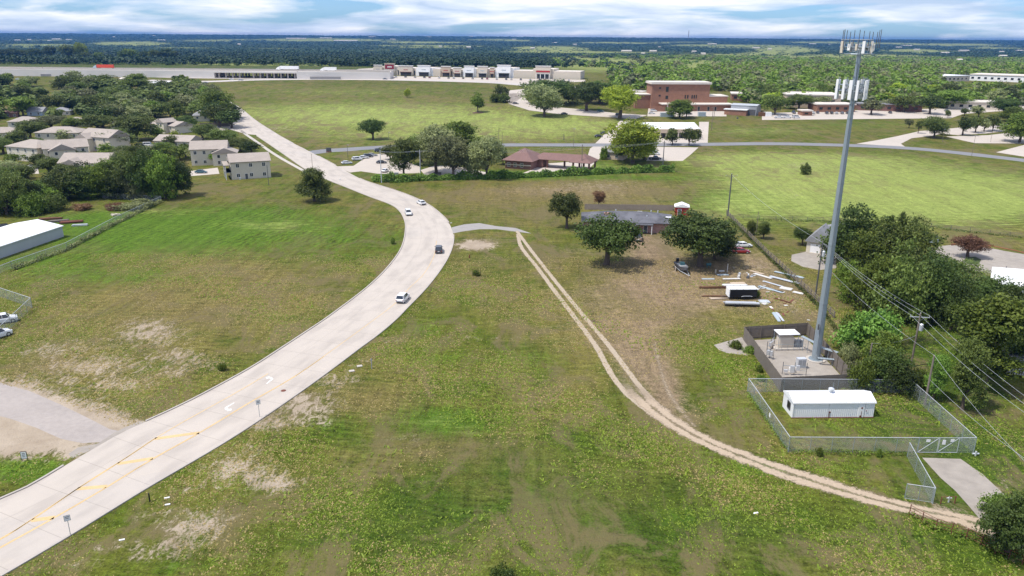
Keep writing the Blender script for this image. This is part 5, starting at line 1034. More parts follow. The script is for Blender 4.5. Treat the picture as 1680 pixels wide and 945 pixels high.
# boat on trailer
p = G(1126, 452); bt = empty('boat_on_trailer', p, R(97), 'small dark boat on a trailer under the big oak', 'boat')
rings = []
for x, w, z0, z1 in ((0, 1.7, .55, 1.25), (1.5, 1.9, .5, 1.25), (3, 1.8, .5, 1.3), (4.2, 1.2, .6, 1.4), (5.0, .3, .95, 1.5)): rings.append([(x, -w / 2, z1), (x, -w * .4, z0 + .15), (x, 0, z0), (x, w * .4, z0 + .15), (x, w / 2, z1)])
for r2 in rings:
    for i, q in enumerate(r2): r2[i] = (-q[0] + 5, q[1], q[2])
bt.scale = (1.35, 1.25, 1.25); MB().loft(rings).build('hull', M_dgrey, bt); MB().box(1.5, 3.6, -.75, .75, 1.26, 1.34).build('deck', M_grey, bt); MB().box(2.2, 2.9, -.4, .4, 1.35, 1.9).build('console', M_teal, bt); MB().box(4.9, 5.3, -.25, .25, .8, 1.9).build('outboard_motor', M_black, bt)
mb = MB().tube([(-1.6, 0, .45), (1.5, -.7, .45), (4.6, -.7, .45)], .06, 6).tube([(-1.6, 0, .45), (1.5, .7, .45), (4.6, .7, .45)], .06, 6); mb.build('trailer_frame', M_alu, bt)
for s in (-1, 1): MB().tube([(3.2, s * .95, .32), (3.2, s * 1.15, .32)], .32, 12).build('wheel', M_rubber, bt)
prop('barbecue', MB().tube([(0, 0, .8), (1.1, 0, .8)], .35, 12).box(.1, .2, -.2, -.1, 0, .6).box(.9, 1, -.2, -.1, 0, .6).box(.1, .2, .1, .2, 0, .6).box(.9, 1, .1, .2, 0, .6), M_teal, 1159, 439, 10, 'dark barrel cooker right of the oak trunk', 'cooker')
# left junk pile
for i, (x, y, L_, n, m, rot, l) in enumerate([(64,362,6,5,M_woodb,18,'heap of broken brown boards behind the barn, left part'),(80,366,5,5,M_wood,22,'heap of grey boards behind the barn, middle'),(98,368,6,6,M_rust,20,'rusty scrap lengths right of the board heaps'),(118,372,4,3,M_alu,15,'silver scrap lengths at the right end of the heaps')]): beams(x, y, L_, n, m, rot, l, lay=2, w=.3)
for (x, y, s, l) in [(135,341,1.3,'pale rock by the weedy fence, left one'),(205,339,1.1,'pale rubble by the weedy fence, right one'),(190,354,1.0,'pale rubble on the weedy grass near the fence')]:
    mb = MB(); 
    for k in range(7): a = random.uniform(0, 6.28); mb.M = Matrix.Translation((math.cos(a) * s, math.sin(a) * s * .6, .1)) @ Matrix.Rotation(a, 4, 'Z'); mb.box(-.5 * s, .4 * s, -.3, .3, 0, .25 + .3 * random.random())
    prop('rubble_pile', mb, M_beige, x, y, 0, l, 'rubble')
# hospital containers, dumpsters
for (x, y, c, w, l) in [(1084,192,M_blueg,5.5,'blue-grey container, left one in the hospital lot'),(1094,192,M_blueg,5,'blue-grey container, right one of the pair in the hospital lot'),(1146,191,M_blueg,5,'blue-grey container alone nearer the workshop'),(1058,174,M_teal,6,'teal container beside the hospital wing'),(1254,191,M_white,5,'white container right of the workshop'),(1246,191,M_woodb,4,'brown container right of the workshop')]:
    o = prop('container', MB().box(0, w, 0, 2.6, 0, 2.8), c, x, y, 3, l, 'container')
for (x, y, l) in [(711,292,'dark dumpster behind the vine hedge'),(1523,399,'dark green dumpster behind the big trees')]:
    e = empty('dumpster', G(x, y), 0, l, 'dumpster'); MB().box(0, 3.0, 0, 2, .15, 1.7).build('bin', M_dgrey if x < 800 else M_blueg, e, bevel=.05); MB().add([(-.05, -.05, 1.71), (3.05, -.05, 1.71), (3.05, 2.05, 2.0), (-.05, 2.05, 2.0), (-.05, 2.05, 1.71), (3.05, 2.05, 1.71)], [(0, 1, 2, 3), (0, 3, 4), (1, 5, 2), (0, 4, 5, 1), (3, 2, 5, 4)]).build('lid', M_black, e)
prop('utility_box', MB().box(0, 1.6, 0, 1, 0, 1.2), M_grey, 647, 288, 0, 'grey utility box on the lawn behind the hedge', 'utility box')
prop('utility_box', MB().box(0, 1.0, 0, .8, 0, .9), M_dgrey, 976, 266, 0, 'small dark bin beside the bank drive', 'bin'); prop('utility_box', MB().box(0, 1.0, 0, .8, 0, 1.0), M_dgrey, 1209, 195, 0, 'small dark box on the lawn below the workshop', 'utility box')
# monument sign
e = empty('monument_sign', G(535, 250), R(5), 'low dark monument sign at the side road corner', 'sign'); MB().box(0, 2.6, 0, .5, 0, .5).build('base', M_bred, e); MB().box(.1, 2.5, .05, .45, .51, 2.2).build('board', M_dgrey, e)
# road signs
def road_sign(px, py, topy, label, w=.65, hh=.75, m=None, rot=20):
    p = G(px, py); h = max(1.8, hgt(p, topy)); e = empty('road_sign', p, R(rot), label, 'sign'); MB().tube([(0, 0, 0), (0, 0, h)], .035, 6).build('post', M_galv, e); MB().box(-w / 2, w / 2, -.05, -.038, h - hh, h).build('plate', M_alu, e)
    MB().box(-w / 2 + .05, w / 2 - .05, -.054, -.051, h - hh + .05, h - .05).build('face', m or M_white, e); MB().box(-.16, .16, -.058, -.055, h - hh * .6, h - hh * .5).box(-.2, .2, -.058, -.055, h - hh * .35, h - hh * .25).build('legend', M_dgrey, e)
road_sign(426, 684, 656, 'small white road sign on a thin post, right verge above the arrows', rot=30); road_sign(116, 879, 845, 'small white road sign on a thin post, right verge at bottom left', rot=30)
e = empty('yard_sign', G(41, 756), R(8), 'black framed white notice sign on the grass corner at left', 'sign'); MB().box(-.4, .4, -.03, .03, .3, 1.4).build('board', M_black, e); MB().box(-.33, .33, -.045, -.032, .38, 1.33).build('face', M_white, e); MB().box(-.2, .2, -.056, -.047, 1.05, 1.15).box(-.22, .2, -.056, -.047, .85, .93).box(-.2, .15, -.056, -.047, .6, .68).build('legend', M_dgrey, e)
for x in (-.38, .32): MB().box(x, x + .06, -.02, .02, 0, .3).build('leg', M_black, e)
prop('bollard', MB().tube([(0, 0, 0), (0, 0, 1.1), (0, 0, 1.2)], [.09, .09, .05], 8), M_black, 246, 823, 0, 'short black marker post on the verge', 'post'); prop('marker_post', MB().tube([(0, 0, 0), (0, 0, 1.9)], .07, 8).box(-.12, .12, -.05, .05, 1.4, 1.9), M_grey, 610, 605, 0, 'grey marker post in the brown grass right of the road', 'post')
for (x, y, l) in [(577,609,'pale concrete lid on the verge, left of the pair'),(590,601,'pale concrete lid on the verge, right of the pair'),(275,828,'white scrap of litter beside the black post, lower'),(274,817,'white scrap of litter beside the black post, upper'),(740,366,'white box at the mouth of the parcel driveway'),(200,886,'white litter scrap near the bottom of the verge'),(1240,842,'white litter scrap in the grass above the right corner')]: prop('concrete_lid' if 'lid' in l else 'litter', MB().box(-.45, .45, -.35, .35, 0, .12) if 'lid' in l else MB().box(-.3, .3, -.12, .1, 0, .08), M_white if 'white' in l else M_conc, x, y, 20, l, 'block' if 'lid' in l else 'litter')  # the flat concrete pieces are cover lids
prop('manhole_cover', MB().tube([(0, 0, 0), (0, 0, .012)], .42, 20), M_rust, 465, 641, 0, 'round rusty manhole cover in the road', 'manhole cover', .014)
prop('fire_hydrant', MB().tube([(0, 0, 0), (0, 0, .55), (0, 0, .75), (0, 0, .82)], [.12, .12, .13, .05], 10).tube([(-.2, 0, .5), (.2, 0, .5)], .06, 8), M_alu, 558, 296, 0, 'silver hydrant beside the far stretch of road', 'hydrant')
e = empty('tree_stake_frame', G(782, 453), 0, 'wire cage of dark stakes around a sapling in the parcel', 'stakes')
for x, y in ((-.9, 0), (.9, .2), (.1, -.6), (.3, .7)): MB().tube([(x, y, 0), (x, y, 1.9)], .045, 6).build('stake', M_black, e)
MB().tube([(-.9, 0, .8), (.1, -.6, .8), (.9, .2, .8), (.3, .7, .8), (-.9, 0, .8)], .02, 4).build('wire', M_black, e)
prop('stump', MB().tube([(0, 0, 0), (0, 0, .5), (.1, 0, .9)], [.2, .15, .1], 7), M_rust, 770, 423, 0, 'small rusty stub on the bare ground of the parcel', 'post')
for (x, y, w, l) in [(1600,748,0,'pale valve pipes at the corner of the shelter yard')]:
    prop('valve', MB().tube([(0, 0, 0), (0, 0, .7)], .12, 8).tube([(-.4, .1, .3), (.5, .1, .3)], .12, 8), M_alu, x, y, 0, l, 'valve')
prop('pipe_valve', MB().tube([(0, 0, 0), (0, 0, .8)], .1, 8).tube([(-.3, 0, .6), (.3, 0, .6)], .08, 8), M_alu, 1556, 824, 0, 'white valve standing on the red dirt by the drive', 'valve')
rail_fence([(1543, 827), (1566, 826)], 1.1, 'two rusty guard posts around the white valve', M_rust, (.9,), 3.0, .07)
MB_k = ribbon('kerb', [(1560,401),(1605,401.5),(1650,408),(1700,420)], .35, M_red, 30)
# ------------------------------------------------------------ poles and wires
PT = {}
def pole(key, px, py, topy, label, arm=0, arot=0, trans=0, r=.19, lamp=False, m=None, name='utility_pole', tw=0, cat='pole'):
    p = G(px, py); h = hgt(p, topy); dy = 0
    e = empty(name, p, 0, label, cat); MB().tube([(0, 0, -.2), (0, 0, h)], [r, r * .7], 8).build('shaft', m or M_pole, e); c, s = math.cos(R(arot)), math.sin(R(arot)); ends = [Vector((0, 0, h))]
    if arm:
        MB().tube([(-c * arm, -s * arm, h - .7), (c * arm, s * arm, h - .7)], .08, 4).build('crossarm', M_alu if trans == 2 else M_pole, e)
        for k in (-.95, 0, .95): MB().tube([(c * arm * k, s * arm * k, h - .62), (c * arm * k, s * arm * k, h - .35 + (.5 if k == 0 else 0))], .06, 6).build('insulator', M_alu, e)
        ends = [Vector((c * arm * k, s * arm * k, h - .35)) for k in (-.95, 0.02, .95)]
        MB().tube([(-c * arm * .5, -s * arm * .5, h - .7), (0, 0, h - 1.5), (c * arm * .5, s * arm * .5, h - .7)], .03, 4).build('brace', M_galv, e)
    if trans: MB().tube([(.35 * c, -.35, h - 3.0), (.35 * c, -.35, h - 1.9), (.35 * c, -.35, h - 1.75)], [.32, .32, .15], 12).build('transformer', M_alu, e); MB().tube([(0, 0, h - 2.4), (.35 * c, -.35, h - 2.4)], .05, 4).build('bracket', M_galv, e)
    if lamp: MB().box(-.15, .9, -.15, .15, h - .05, h + .1).build('lamp_head', M_grey, e); 
    PT[key] = [p + q for q in ends] + [p + Vector((0, 0, h - 4 if h > 7 else h - 1))]; return e
pole('a', 1338, 484, 398, 'dark utility pole with transformer just left of the cell tower foot', 0, 0, 1, m=M_dgrey); pole('b', 1494, 602, 514, 'utility pole with pale crossarm and grey transformer among the right trees', 1.6, -8, 2)
pole('c', 1517, 664, 583, 'bare wooden utility pole right of the transformer pole'); pole('d', 1421, 622, 563, 'short wooden pole in the shrubs behind the shelter')
pole('e', 1194, 354, 285, 'tall dark utility pole with crossarm beside the green field', 1.9, 5, 0, r=.24, m=M_dgrey); pole('f', 1240, 389, 347, 'thin leaning pole near the rail fence', r=.1); pole('g', 954, 281, 237, 'wooden pole in front of the drive-through'); pole('h', 1087, 278, 231, 'dark wooden pole with short arm at the hedge corner', .8, 0, 0, r=.22, m=M_dgrey)
pole('i', 941, 242, 211, 'thin light pole behind the drive-through', r=.1, lamp=True); pole('j', 571, 261, 238, 'lamp post at the small lot', r=.1, lamp=True, m=M_dgrey); pole('k', 513, 280, 252, 'thin pole above the drooping tree', r=.1)
pole('l', 626, 300, 247, 'pale utility pole at the end of the vine hedge, beside the road', .9, 40, 0, m=M_alu); pole('m', 690, 295, 246, 'utility pole with crossarm in front of the oak clump', 1.7, 0, 0, m=M_alu); pole('n', 638, 232, 217, 'lamp post right of the lone oak', r=.1, lamp=True); pole('o', 818, 236, 211, 'tall thin pole left of the bank roof, taller of two', r=.1); pole('p', 824, 236, 217, 'shorter thin pole left of the bank roof', r=.1)
pole('q', 441, 304, 271, 'dark bare pole in front of the lone cream block', m=M_dgrey, r=.12); pole('r', 162, 282, 258, 'dark pole in front of the cream block roof', m=M_dgrey, r=.12); pole('s', 1594, 256, 221, 'thin pole at the edge of the asphalt road at right', r=.1); pole('t', 1625, 233, 212, 'lamp post in the far right lot', r=.09, lamp=True); pole('u', 1546, 233, 212, 'lamp post among the lot trees', r=.09, lamp=True)
pole('v', 1167, 214, 175, 'tall wooden pole on the lawn below the workshop', .8, 0); pole('w', 1171, 196, 178, 'shorter pole behind the tall lawn pole'); pole('x', 1130, 192, 169, 'lamp post in the hospital lot', r=.1, lamp=True); pole('y', 1303, 196, 165, 'lamp post in front of the school', r=.1, lamp=True); pole('z', 72, 124, 106, 'highway sign pole at far left', r=.25); pole('aa', 1427, 611, 583, 'pale lamp pole in front of the short wooden pole', m=M_alu, r=.08, lamp=True)
pole('ab', 925, 230, 219, 'small dark post on the lawn left of the light pole', r=.2, m=M_dgrey)
pole('ac', 1600, 168, 150, 'utility pole in the woods at far right', r=.15); pole('ad', 1657, 163, 147, 'second utility pole in the woods at far right', r=.15)
pole('ae', 1468, 473, 462, 'thin dark marker beside the circular drive', r=.08, m=M_dgrey); pole('af', 1649, 448, 437, 'short dark post on the circular drive edge', r=.12, m=M_dgrey)
def wire(a, b, sag, label, r=.017, group=None):
    n_ = 22; mb = MB(); o = Vector(a); pts = []
    for k in range(n_ + 1): t_ = k / n_; q = Vector(a).lerp(Vector(b), t_) - o; q.z -= sag * 4 * t_ * (1 - t_); pts.append(q)
    mb.tube(pts, r, 5); w = mb.build('power_line', M_alu); w.location = o; return tag(w, label, 'cable', group)
pend = G(1800, 905); ph = 10.5; ends = [pend + Vector((k * 1.5, 0, ph)) for k in (-1, 0, 1)]
GW = 'power lines sagging down the right side'
far_ = PT['a'][0]
for i in range(3):
    wire(far_ + Vector((i * .3, 0, -.1 - i * .1)), PT['b'][i], .9, ['left', 'middle', 'right'][i] + ' power line from the tower-side pole to the crossarm pole', group=GW)
    wire(PT['b'][i], ends[i], 1.2, ['left', 'middle', 'right'][i] + ' power line from the crossarm pole out of the picture at lower right', group=GW)
wire(PT['a'][1], PT['c'][0], 1.0, 'low cable from the tower-side pole to the bare pole', group=GW); wire(PT['c'][0], pend + Vector((-3, -2, 5)), 1.3, 'low cable from the bare pole out of the picture', group=GW); wire(PT['c'][1], pend + Vector((-1, -1, 6)), 1.2, 'second low cable from the bare pole out of the picture', group=GW)
wire(PT['b'][3], PT['d'][0], .6, 'slack cable from the transformer pole to the short pole', group=GW); wire(PT['a'][0], PT['e'][1] if len(PT['e']) > 1 else PT['e'][0], 1.2, 'power line from the tower-side pole to the tall field pole', group=GW)
GX_ = 'power lines along the vine hedge'
for i in range(3):
    wire(PT['l'][i], PT['m'][i], .4, ['upper', 'middle', 'lower'][i] + ' power line between the roadside pole and the oak clump pole', .018, GX_)
    wire(PT['m'][i], PT['g'][0] + Vector((0, 0, -i * .8)), 1.2, ['upper', 'middle', 'lower'][i] + ' power line from the oak clump pole to the drive-through pole', .018, GX_); wire(PT['g'][0] + Vector((0, 0, -i * .8)), PT['h'][min(i, 2)], .8, ['upper', 'middle', 'lower'][i] + ' power line from the drive-through pole to the hedge corner pole', .018, GX_)
wire(PT['ac'][0], PT['ad'][0], 1, 'far power line between the two poles in the right woods', .05)
# ------------------------------------------------------------ trees
def leafmesh(name, V, tone, m):
    n_ = len(V); me = bpy.data.meshes.new(name); me.vertices.add(n_ * 4); me.vertices.foreach_set('co', V.reshape(-1).astype(np.float32)); me.loops.add(n_ * 4); me.loops.foreach_set('vertex_index', np.arange(n_ * 4)); me.polygons.add(n_); me.polygons.foreach_set('loop_start', np.arange(n_) * 4); me.update(calc_edges=True)
    a = me.attributes.new('tone', 'FLOAT', 'FACE'); a.data.foreach_set('value', tone.astype(np.float32)); me.materials.append(m); return me
def quads(P_, out, size, g, flat=.5, rnd=.55):
    n_ = len(P_); nrm = out * flat + g.normal(size=(n_, 3)) * rnd; nrm[:, 2] += .25; nrm /= np.linalg.norm(nrm, axis=1)[:, None] + 1e-9
    a = np.cross(nrm, g.normal(size=(n_, 3))); a /= np.linalg.norm(a, axis=1)[:, None] + 1e-9; b = np.cross(nrm, a); s = (size * g.uniform(.6, 1.35, n_))[:, None]; k = g.uniform(.55, 1., (n_, 1))
    bend = nrm * s * g.uniform(-.25, .25, (n_, 1))
    return np.stack([P_ - a * s - b * s * k * .3, P_ - b * s * k + bend, P_ + a * s + b * s * k * .3, P_ + b * s * k + bend], 1)
def crown_pts(kind, nclump, per, cr, g):
    """clump centres on and inside a set of lobes -> leaves scattered about each clump"""
    if kind == 'oak': lobes = [(g.uniform(-1, 1) * 3, g.uniform(-1, 1) * 3, g.uniform(4.2, 6.2), g.uniform(1.6, 2.6)) for _ in range(13)] + [(0, 0, 5.6, 3.0)]
    elif kind == 'round': lobes = [(g.uniform(-1, 1) * 2.3, g.uniform(-1, 1) * 2.3, g.uniform(3.2, 7.8), g.uniform(1.7, 2.7)) for _ in range(12)] + [(0, 0, 8.2, 1.8), (0, 0, 5, 3)]
    elif kind == 'dense': lobes = [(g.uniform(-1, 1) * 3, g.uniform(-1, 1) * 3, g.uniform(1.3, 6.5), g.uniform(1.8, 2.8)) for _ in range(17)] + [(0, 0, 7.5, 1.8)]
    elif kind == 'tall': lobes = [(g.uniform(-1, 1) * 1.8, g.uniform(-1, 1) * 1.8, g.uniform(3.5, 12), g.uniform(1.5, 2.4)) for _ in range(18)] + [(0, 0, 12.5, 1.3)]
    elif kind == 'droop': lobes = [(math.cos(a) * 2.8, math.sin(a) * 2.8, g.uniform(2.0, 4.0), 1.5) for a in np.linspace(0, 5.6, 9)] + [(g.uniform(-1, 1), g.uniform(-1, 1), 6.2, 2.2) for _ in range(4)]
    else: lobes = [(g.uniform(-1, 1) * 2.6, g.uniform(-1, 1) * 2.6, g.uniform(.8, 2.4), g.uniform(1.2, 1.9)) for _ in range(11)]
    L_ = np.array(lobes); w = L_[:, 3] ** 2; w /= w.sum(); li = g.choice(len(L_), nclump, p=w); d = g.normal(size=(nclump, 3)); d[:, 2] = d[:, 2] * .8 + .25; d /= np.linalg.norm(d, axis=1)[:, None]
    rad = L_[li, 3] * g.uniform(.62, 1.04, nclump); c = L_[li, :3] + d * rad[:, None]
    tone_l = g.uniform(.15, .85, len(L_))[li] * .5 + g.uniform(0, 1, nclump) * .5
    P_ = np.repeat(c, per, 0) + g.normal(size=(nclump * per, 3)) * cr * np.array([1, 1, .6]); out = np.repeat(d, per, 0); tone = np.repeat(tone_l, per) * .75 + g.uniform(0, .3, nclump * per)
    P_[:, 2] = np.maximum(P_[:, 2], .15)
    return P_, out, tone, lobes
def trunk_mesh(lobes, kind, g):
    mb = MB(); low = min(l[2] for l in lobes); f = {'oak': 2.2, 'round': 2.0, 'dense': 1.0, 'tall': 3, 'droop': 2.0, 'bush': .3}[kind]; r = {'oak': .42, 'round': .3, 'dense': .35, 'tall': .35, 'droop': .35, 'bush': .12}[kind]
    mb.tube([(0, 0, -.3), (0, 0, .25), (.06, .04, f * .6), (.1, .05, f)], [r * 1.5, r * 1.1, r * .9, r * .85], 8)
    for l in lobes[:9]: m_ = Vector((l[0] * .45, l[1] * .45, f + (l[2] - f) * .55)); mb.tube([(.05, .03, f * .85), m_, (l[0], l[1], l[2] + l[3] * .3)], [r * .55, r * .34, r * .1], 5, False)
    return mb
PR = {}
def tree_proto(kind, lod, lm, seed):
    g = np.random.default_rng(seed); ncl, per, cr, sz = {0: (420, 26, .42, .17), 1: (190, 14, .50, .30), 2: (75, 9, .65, .55)}[lod]
    if kind == 'tall': ncl = int(ncl * 1.3)
    if kind == 'bush': ncl = int(ncl * .6)
    P_, out, tone, lobes = crown_pts(kind, ncl, per, cr, g); V = quads(P_, out, sz, g)
    cm_ = leafmesh('crown', V, np.clip(tone, 0, 1), lm); tm = trunk_mesh(lobes, kind, g); bpyo = tm.build('trunk', M_bark); tmesh = bpyo.data; bpy.data.objects.remove(bpyo)
    hi = float(np.percentile(P_[:, 2], 99.5)); wd = float(np.percentile(np.abs(P_[:, 0]), 99)) * 2
    return cm_, tmesh, hi, wd
LM = {'oak': L_oak, 'mid': L_mid, 'bri': L_bri, 'dark': L_dark, 'pale': L_pale, 'red': L_red, 'vine': L_vine}
rt = random.Random(11)
def place_tree(p, w, h, kind, lm, lod, label, group=None, name='tree', cat='tree', var=None):
    k = (kind, lm, lod, rt.randrange(3) if var is None else var)
    if k not in PR: PR[k] = tree_proto(kind, lod, LM[lm], abs(hash(str(k[0]) )) % 1000 * 0 + sum(map(ord, kind + lm)) + lod * 7 + k[3] * 131)
    cm_, tm, hi, wd = PR[k]
    e = empty(name, p, rt.uniform(0, 6.28), label, cat, group); e.scale = (w / wd, w / wd, h / hi)
    a = bpy.data.objects.new('crown', cm_); link(a, e); b = bpy.data.objects.new('trunk', tm); link(b, e); return e
def T(bx, by, wpx, topy, kind='oak', lm='oak', label='', group=None, lod=None, name='tree', cat='tree', var=None):
    p = G(bx, by); s = ppm(p); w = wpx / s; h = max(1.2, hgt(p, topy)); 
    if lod is None: lod = 0 if wpx > 38 or p.y < 300 else 1
    # the crown's near rim projects lower than its base: fit the top of the crown, not of a thin line
    return place_tree(p, w, h, kind, lm, lod, label, group, name, cat, var)
LMK = [(0,'the left picture edge'),(45,'the blue grey house'),(100,'the long cream block'),(157,'the tall gabled block'),(205,'the small pale shed'),(258,'the white warehouse'),(300,'the portico block'),(345,'the road bend'),(1010,'the far curved drive'),(1060,'the teal container'),(1118,'the brick hospital'),(1175,'the hospital right wing'),(1218,'the grey workshop'),(1275,'the school flagged trees'),(1335,'the tan school roof'),(1370,'the orange brick wing'),(1405,'the cell tower pole'),(1460,'the dark school wing'),(1530,'the lot entrance drive'),(1600,'the far right lots'),(1680,'the right picture edge')]
LMK = [(a, b.replace('school flagged trees', 'white parked pickups')) for a, b in LMK]
HUE = {'oak': 'dull green', 'mid': 'fresh green', 'bri': 'bright green', 'dark': 'dark green', 'pale': 'grey-green', 'red': 'reddish', 'vine': 'leafy'}; FRM = {'oak': 'spreading', 'round': 'round', 'dense': 'bushy', 'tall': 'tall', 'droop': 'drooping', 'bush': 'low'}
AUTO = {}
def auto(e, k, m, where, rel='near'):
    x, y = proj(e.location); lm = min(LMK, key=lambda q: abs(q[0] - x))[1]
    AUTO.setdefault('%s %s tree %s, %s %s' % (HUE[m], FRM[k], where, rel, lm), []).append((x, y, e))
T(995,434,96,354,'oak','dark','broad dark oak in the middle of the parcel, in front of the ranch house')
T(930,374,54,317,'oak','oak','oak with bare trunk standing left of the ranch house')
T(1148,437,116,355,'oak','dark','largest oak, sheltering the boat and the barrel cooker'); T(1172,425,66,378,'dense','dark','low dense oak limb mass right of the largest oak')
T(982,338,20,314,'round','red','small sparse reddish tree behind the ranch house fence'); T(516,330,52,277,'droop','oak','drooping tree beside the road bend on the left field'); T(612,229,42,196,'oak','dark','lone dark oak above the small lot')
T(784,184,26,152,'round','mid','small green tree in a brown mulch ring in the far field'); T(668,160,13,145,'round','bri','tiny bright tree alone in the far field')
prop('mulch_ring', MB().tube([(0, 0, 0), (0, 0, .12)], [4.2, 3.8], 24), mat('mulch', (.12, .07, .045), .95, .3, 2), 784, 185, 0, 'brown mulch ring under the small field tree', 'mulch bed')
T(822,156,24,140,'bush','oak','upper rounded shrub at the far drive end',name='shrub',cat='shrub'); T(812,168,18,154,'bush','mid','left rounded shrub at the far drive end',name='shrub',cat='shrub'); T(829,168,22,152,'bush','oak','right rounded shrub at the far drive end',name='shrub',cat='shrub')
T(905,172,86,132,'oak','dark','dark oak behind the pale green tree'); T(893,191,58,140,'round','pale','pale green tree below the far curved drive'); T(962,182,60,136,'oak','dark','dark tree left of the bright lot tree'); T(985,170,70,133,'oak','dark','dark tree behind, reaching over the far drive'); T(1017,194,64,141,'oak','bri','bright round tree at the hospital lot corner'); T(933,168,30,150,'round','pale','small greyish tree between the two dark oaks')
T(1038,268,80,198,'round','bri','big bright tree in front of the tan office'); T(1057,262,46,214,'round','bri','yellow-green tree against the big bright one'); T(1015,262,30,228,'round','mid','small tree left of the big bright one'); T(990,262,12,240,'bush','mid','bush at the corner of the small tan house',name='shrub',cat='shrub')
T(1103,238,27,211,'round','oak','left of two small trees before the office columns'); T(1130,239,27,210,'round','oak','right of two small trees before the office columns'); T(1141,228,14,212,'bush','oak','narrow shrub at the right end of the office',name='shrub',cat='shrub')
for (x, y, w, t, k, m, l) in [(663,292,52,228,'round','oak','leftmost tree of the clump beside the small lot'),(692,270,60,222,'round','oak','second tree of the clump beside the small lot'),(716,285,74,207,'round','pale','tallest front tree of the clump beside the small lot'),(752,262,74,201,'round','mid','back tree of the clump with rounded top'),(744,292,60,222,'round','pale','front tree over the grey drive'),(799,292,56,224,'round','pale','tree just left of the brick bank'),(770,292,32,244,'round','pale','small open tree left of the bank tree'),(640,262,30,238,'round','oak','small tree at the lot corner'),(825,270,26,240,'round','oak','slim tree against the bank roof')]: T(x, y, w, t, k, m, l, 'trees beside the small lot')
T(362,199,58,150,'round','mid','big tree where the road meets the neighbourhood street'); T(345,172,36,145,'round','oak','tree behind the big road corner tree'); T(372,190,28,165,'round','oak','smaller tree tucked under the road corner tree')
GN = 'trees of the apartment neighbourhood'
NB = [(198,244,58,212,'round','oak','tree beside the parked black SUV'),(91,263,34,240,'oak','mid','small round tree before the gabled block, left of two'),(122,255,28,235,'oak','oak','small round tree before the gabled block, right of two'),(42,258,36,237,'oak','mid','small round tree at the left street, right one'),(22,272,30,252,'oak','mid','small round tree at the left street, near one'),(6,252,44,226,'oak','oak','dark tree at the left edge among the blocks'),(130,264,28,247,'bush','mid','yellowish shrub before the gabled block'),(307,214,42,190,'oak','dark','dense tree beside the portico block'),(333,229,44,204,'oak','oak','tree at the neighbourhood gate, left one'),(365,238,50,211,'oak','oak','tree at the neighbourhood gate, middle one'),(395,248,44,226,'oak','oak','tree right of the gate trees'),(413,252,32,233,'oak','dark','low tree touching the lone cream block'),(325,268,38,237,'round','pale','greyish tree before the gabled porch'),(355,270,24,246,'round','mid','green shrub tree before the gabled porch'),(160,214,54,187,'oak','oak','wide tree behind the tall gabled block'),(85,212,52,190,'oak','pale','wide tree behind the long cream block'),(50,228,52,199,'oak','oak','tree behind the left cream block'),(225,230,62,190,'round','oak','big tree in the middle of the blocks'),(260,228,28,204,'round','mid','yellow-green tree by the portico'),(270,253,42,234,'round','mid','low tree beside the brown roofed block'),(82,288,46,258,'oak','oak','spreading tree in front of the left blocks'),(40,300,36,272,'round','oak','thin tree before the left street'),(240,262,40,240,'oak','pale','greyish tree behind the dark belt'),(295,262,34,240,'round','mid','tree left of the gabled porch block'),(208,262,40,240,'round','oak','tree behind the belt, centre'),(290,232,26,214,'bush','bri','bright shrub by the portico drive')]
NB += [(112,236,34,213,'round','pale','greyish tree at the right end of the long cream block'),(150,232,30,214,'oak','oak','tree between the long block and the gabled block'),(176,262,36,236,'round','mid','leafy tree below the tall gabled block'),(205,268,40,246,'oak','pale','pale tree at the street below the gabled block'),(62,248,26,226,'oak','oak','tree left of the broad gable'),(30,240,36,214,'round','oak','tree behind the wide left block'),(285,246,30,222,'round','oak','tree between the portico block and the brown roof'),(305,258,30,236,'oak','mid','tree in front of the brown roofed block'),(345,262,22,240,'bush','oak','shrub by the gabled porch corner'),(228,214,40,186,'oak','dark','dark tree above the middle blocks'),(120,214,40,194,'oak','mid','green tree behind the gabled roofs'),(60,276,30,254,'round','oak','round tree beside the white car'),(248,276,30,256,'oak','mid','tree top over the dark belt centre'),(14,296,40,268,'oak','pale','pale tree left of the belt by the street'),(110,292,36,268,'round','oak','tree against the lowest block'),(160,296,40,272,'oak','oak','tree right of the lowest block')]
for r_ in NB: T(*r_, GN)
GB = 'dark tree belt along the left field'
BELT = [(-20,350,70,275),(12,352,70,282),(38,345,60,292),(62,338,60,300),(88,330,60,290),(115,326,66,274),(145,325,60,276),(172,324,60,268),(198,324,56,262),(218,326,50,250),(246,325,62,246),(270,326,60,250),(290,322,50,258),(230,312,60,240),(262,308,60,244),(180,312,60,262),(140,312,60,268),(205,304,40,252)]
for i, (x, y, w, t) in enumerate(BELT):
    m = ['dark', 'oak', 'dark', 'mid'][i % 4]; auto(T(x, y, w, t, 'dense', m, 'x', GB), 'dense', m, 'in the dark belt')
T(226,326,42,264,'dense','pale','pale grey-green tree inside the dark belt'); T(48,352,54,318,'bush','mid','low shrubs at the foot of the dark belt, left',name='shrub',cat='shrub'); T(86,345,50,320,'bush','oak','low shrubs at the foot of the dark belt, right',name='shrub',cat='shrub'); T(134,344,30,334,'bush','red','rusty weeds by the pale rock',name='shrub',cat='shrub'); T(215,342,50,330,'bush','pale','weedy growth at the end of the board fence',name='shrub',cat='shrub'); T(190,343,36,334,'bush','red','rusty weeds at the pale rubble',name='shrub',cat='shrub')
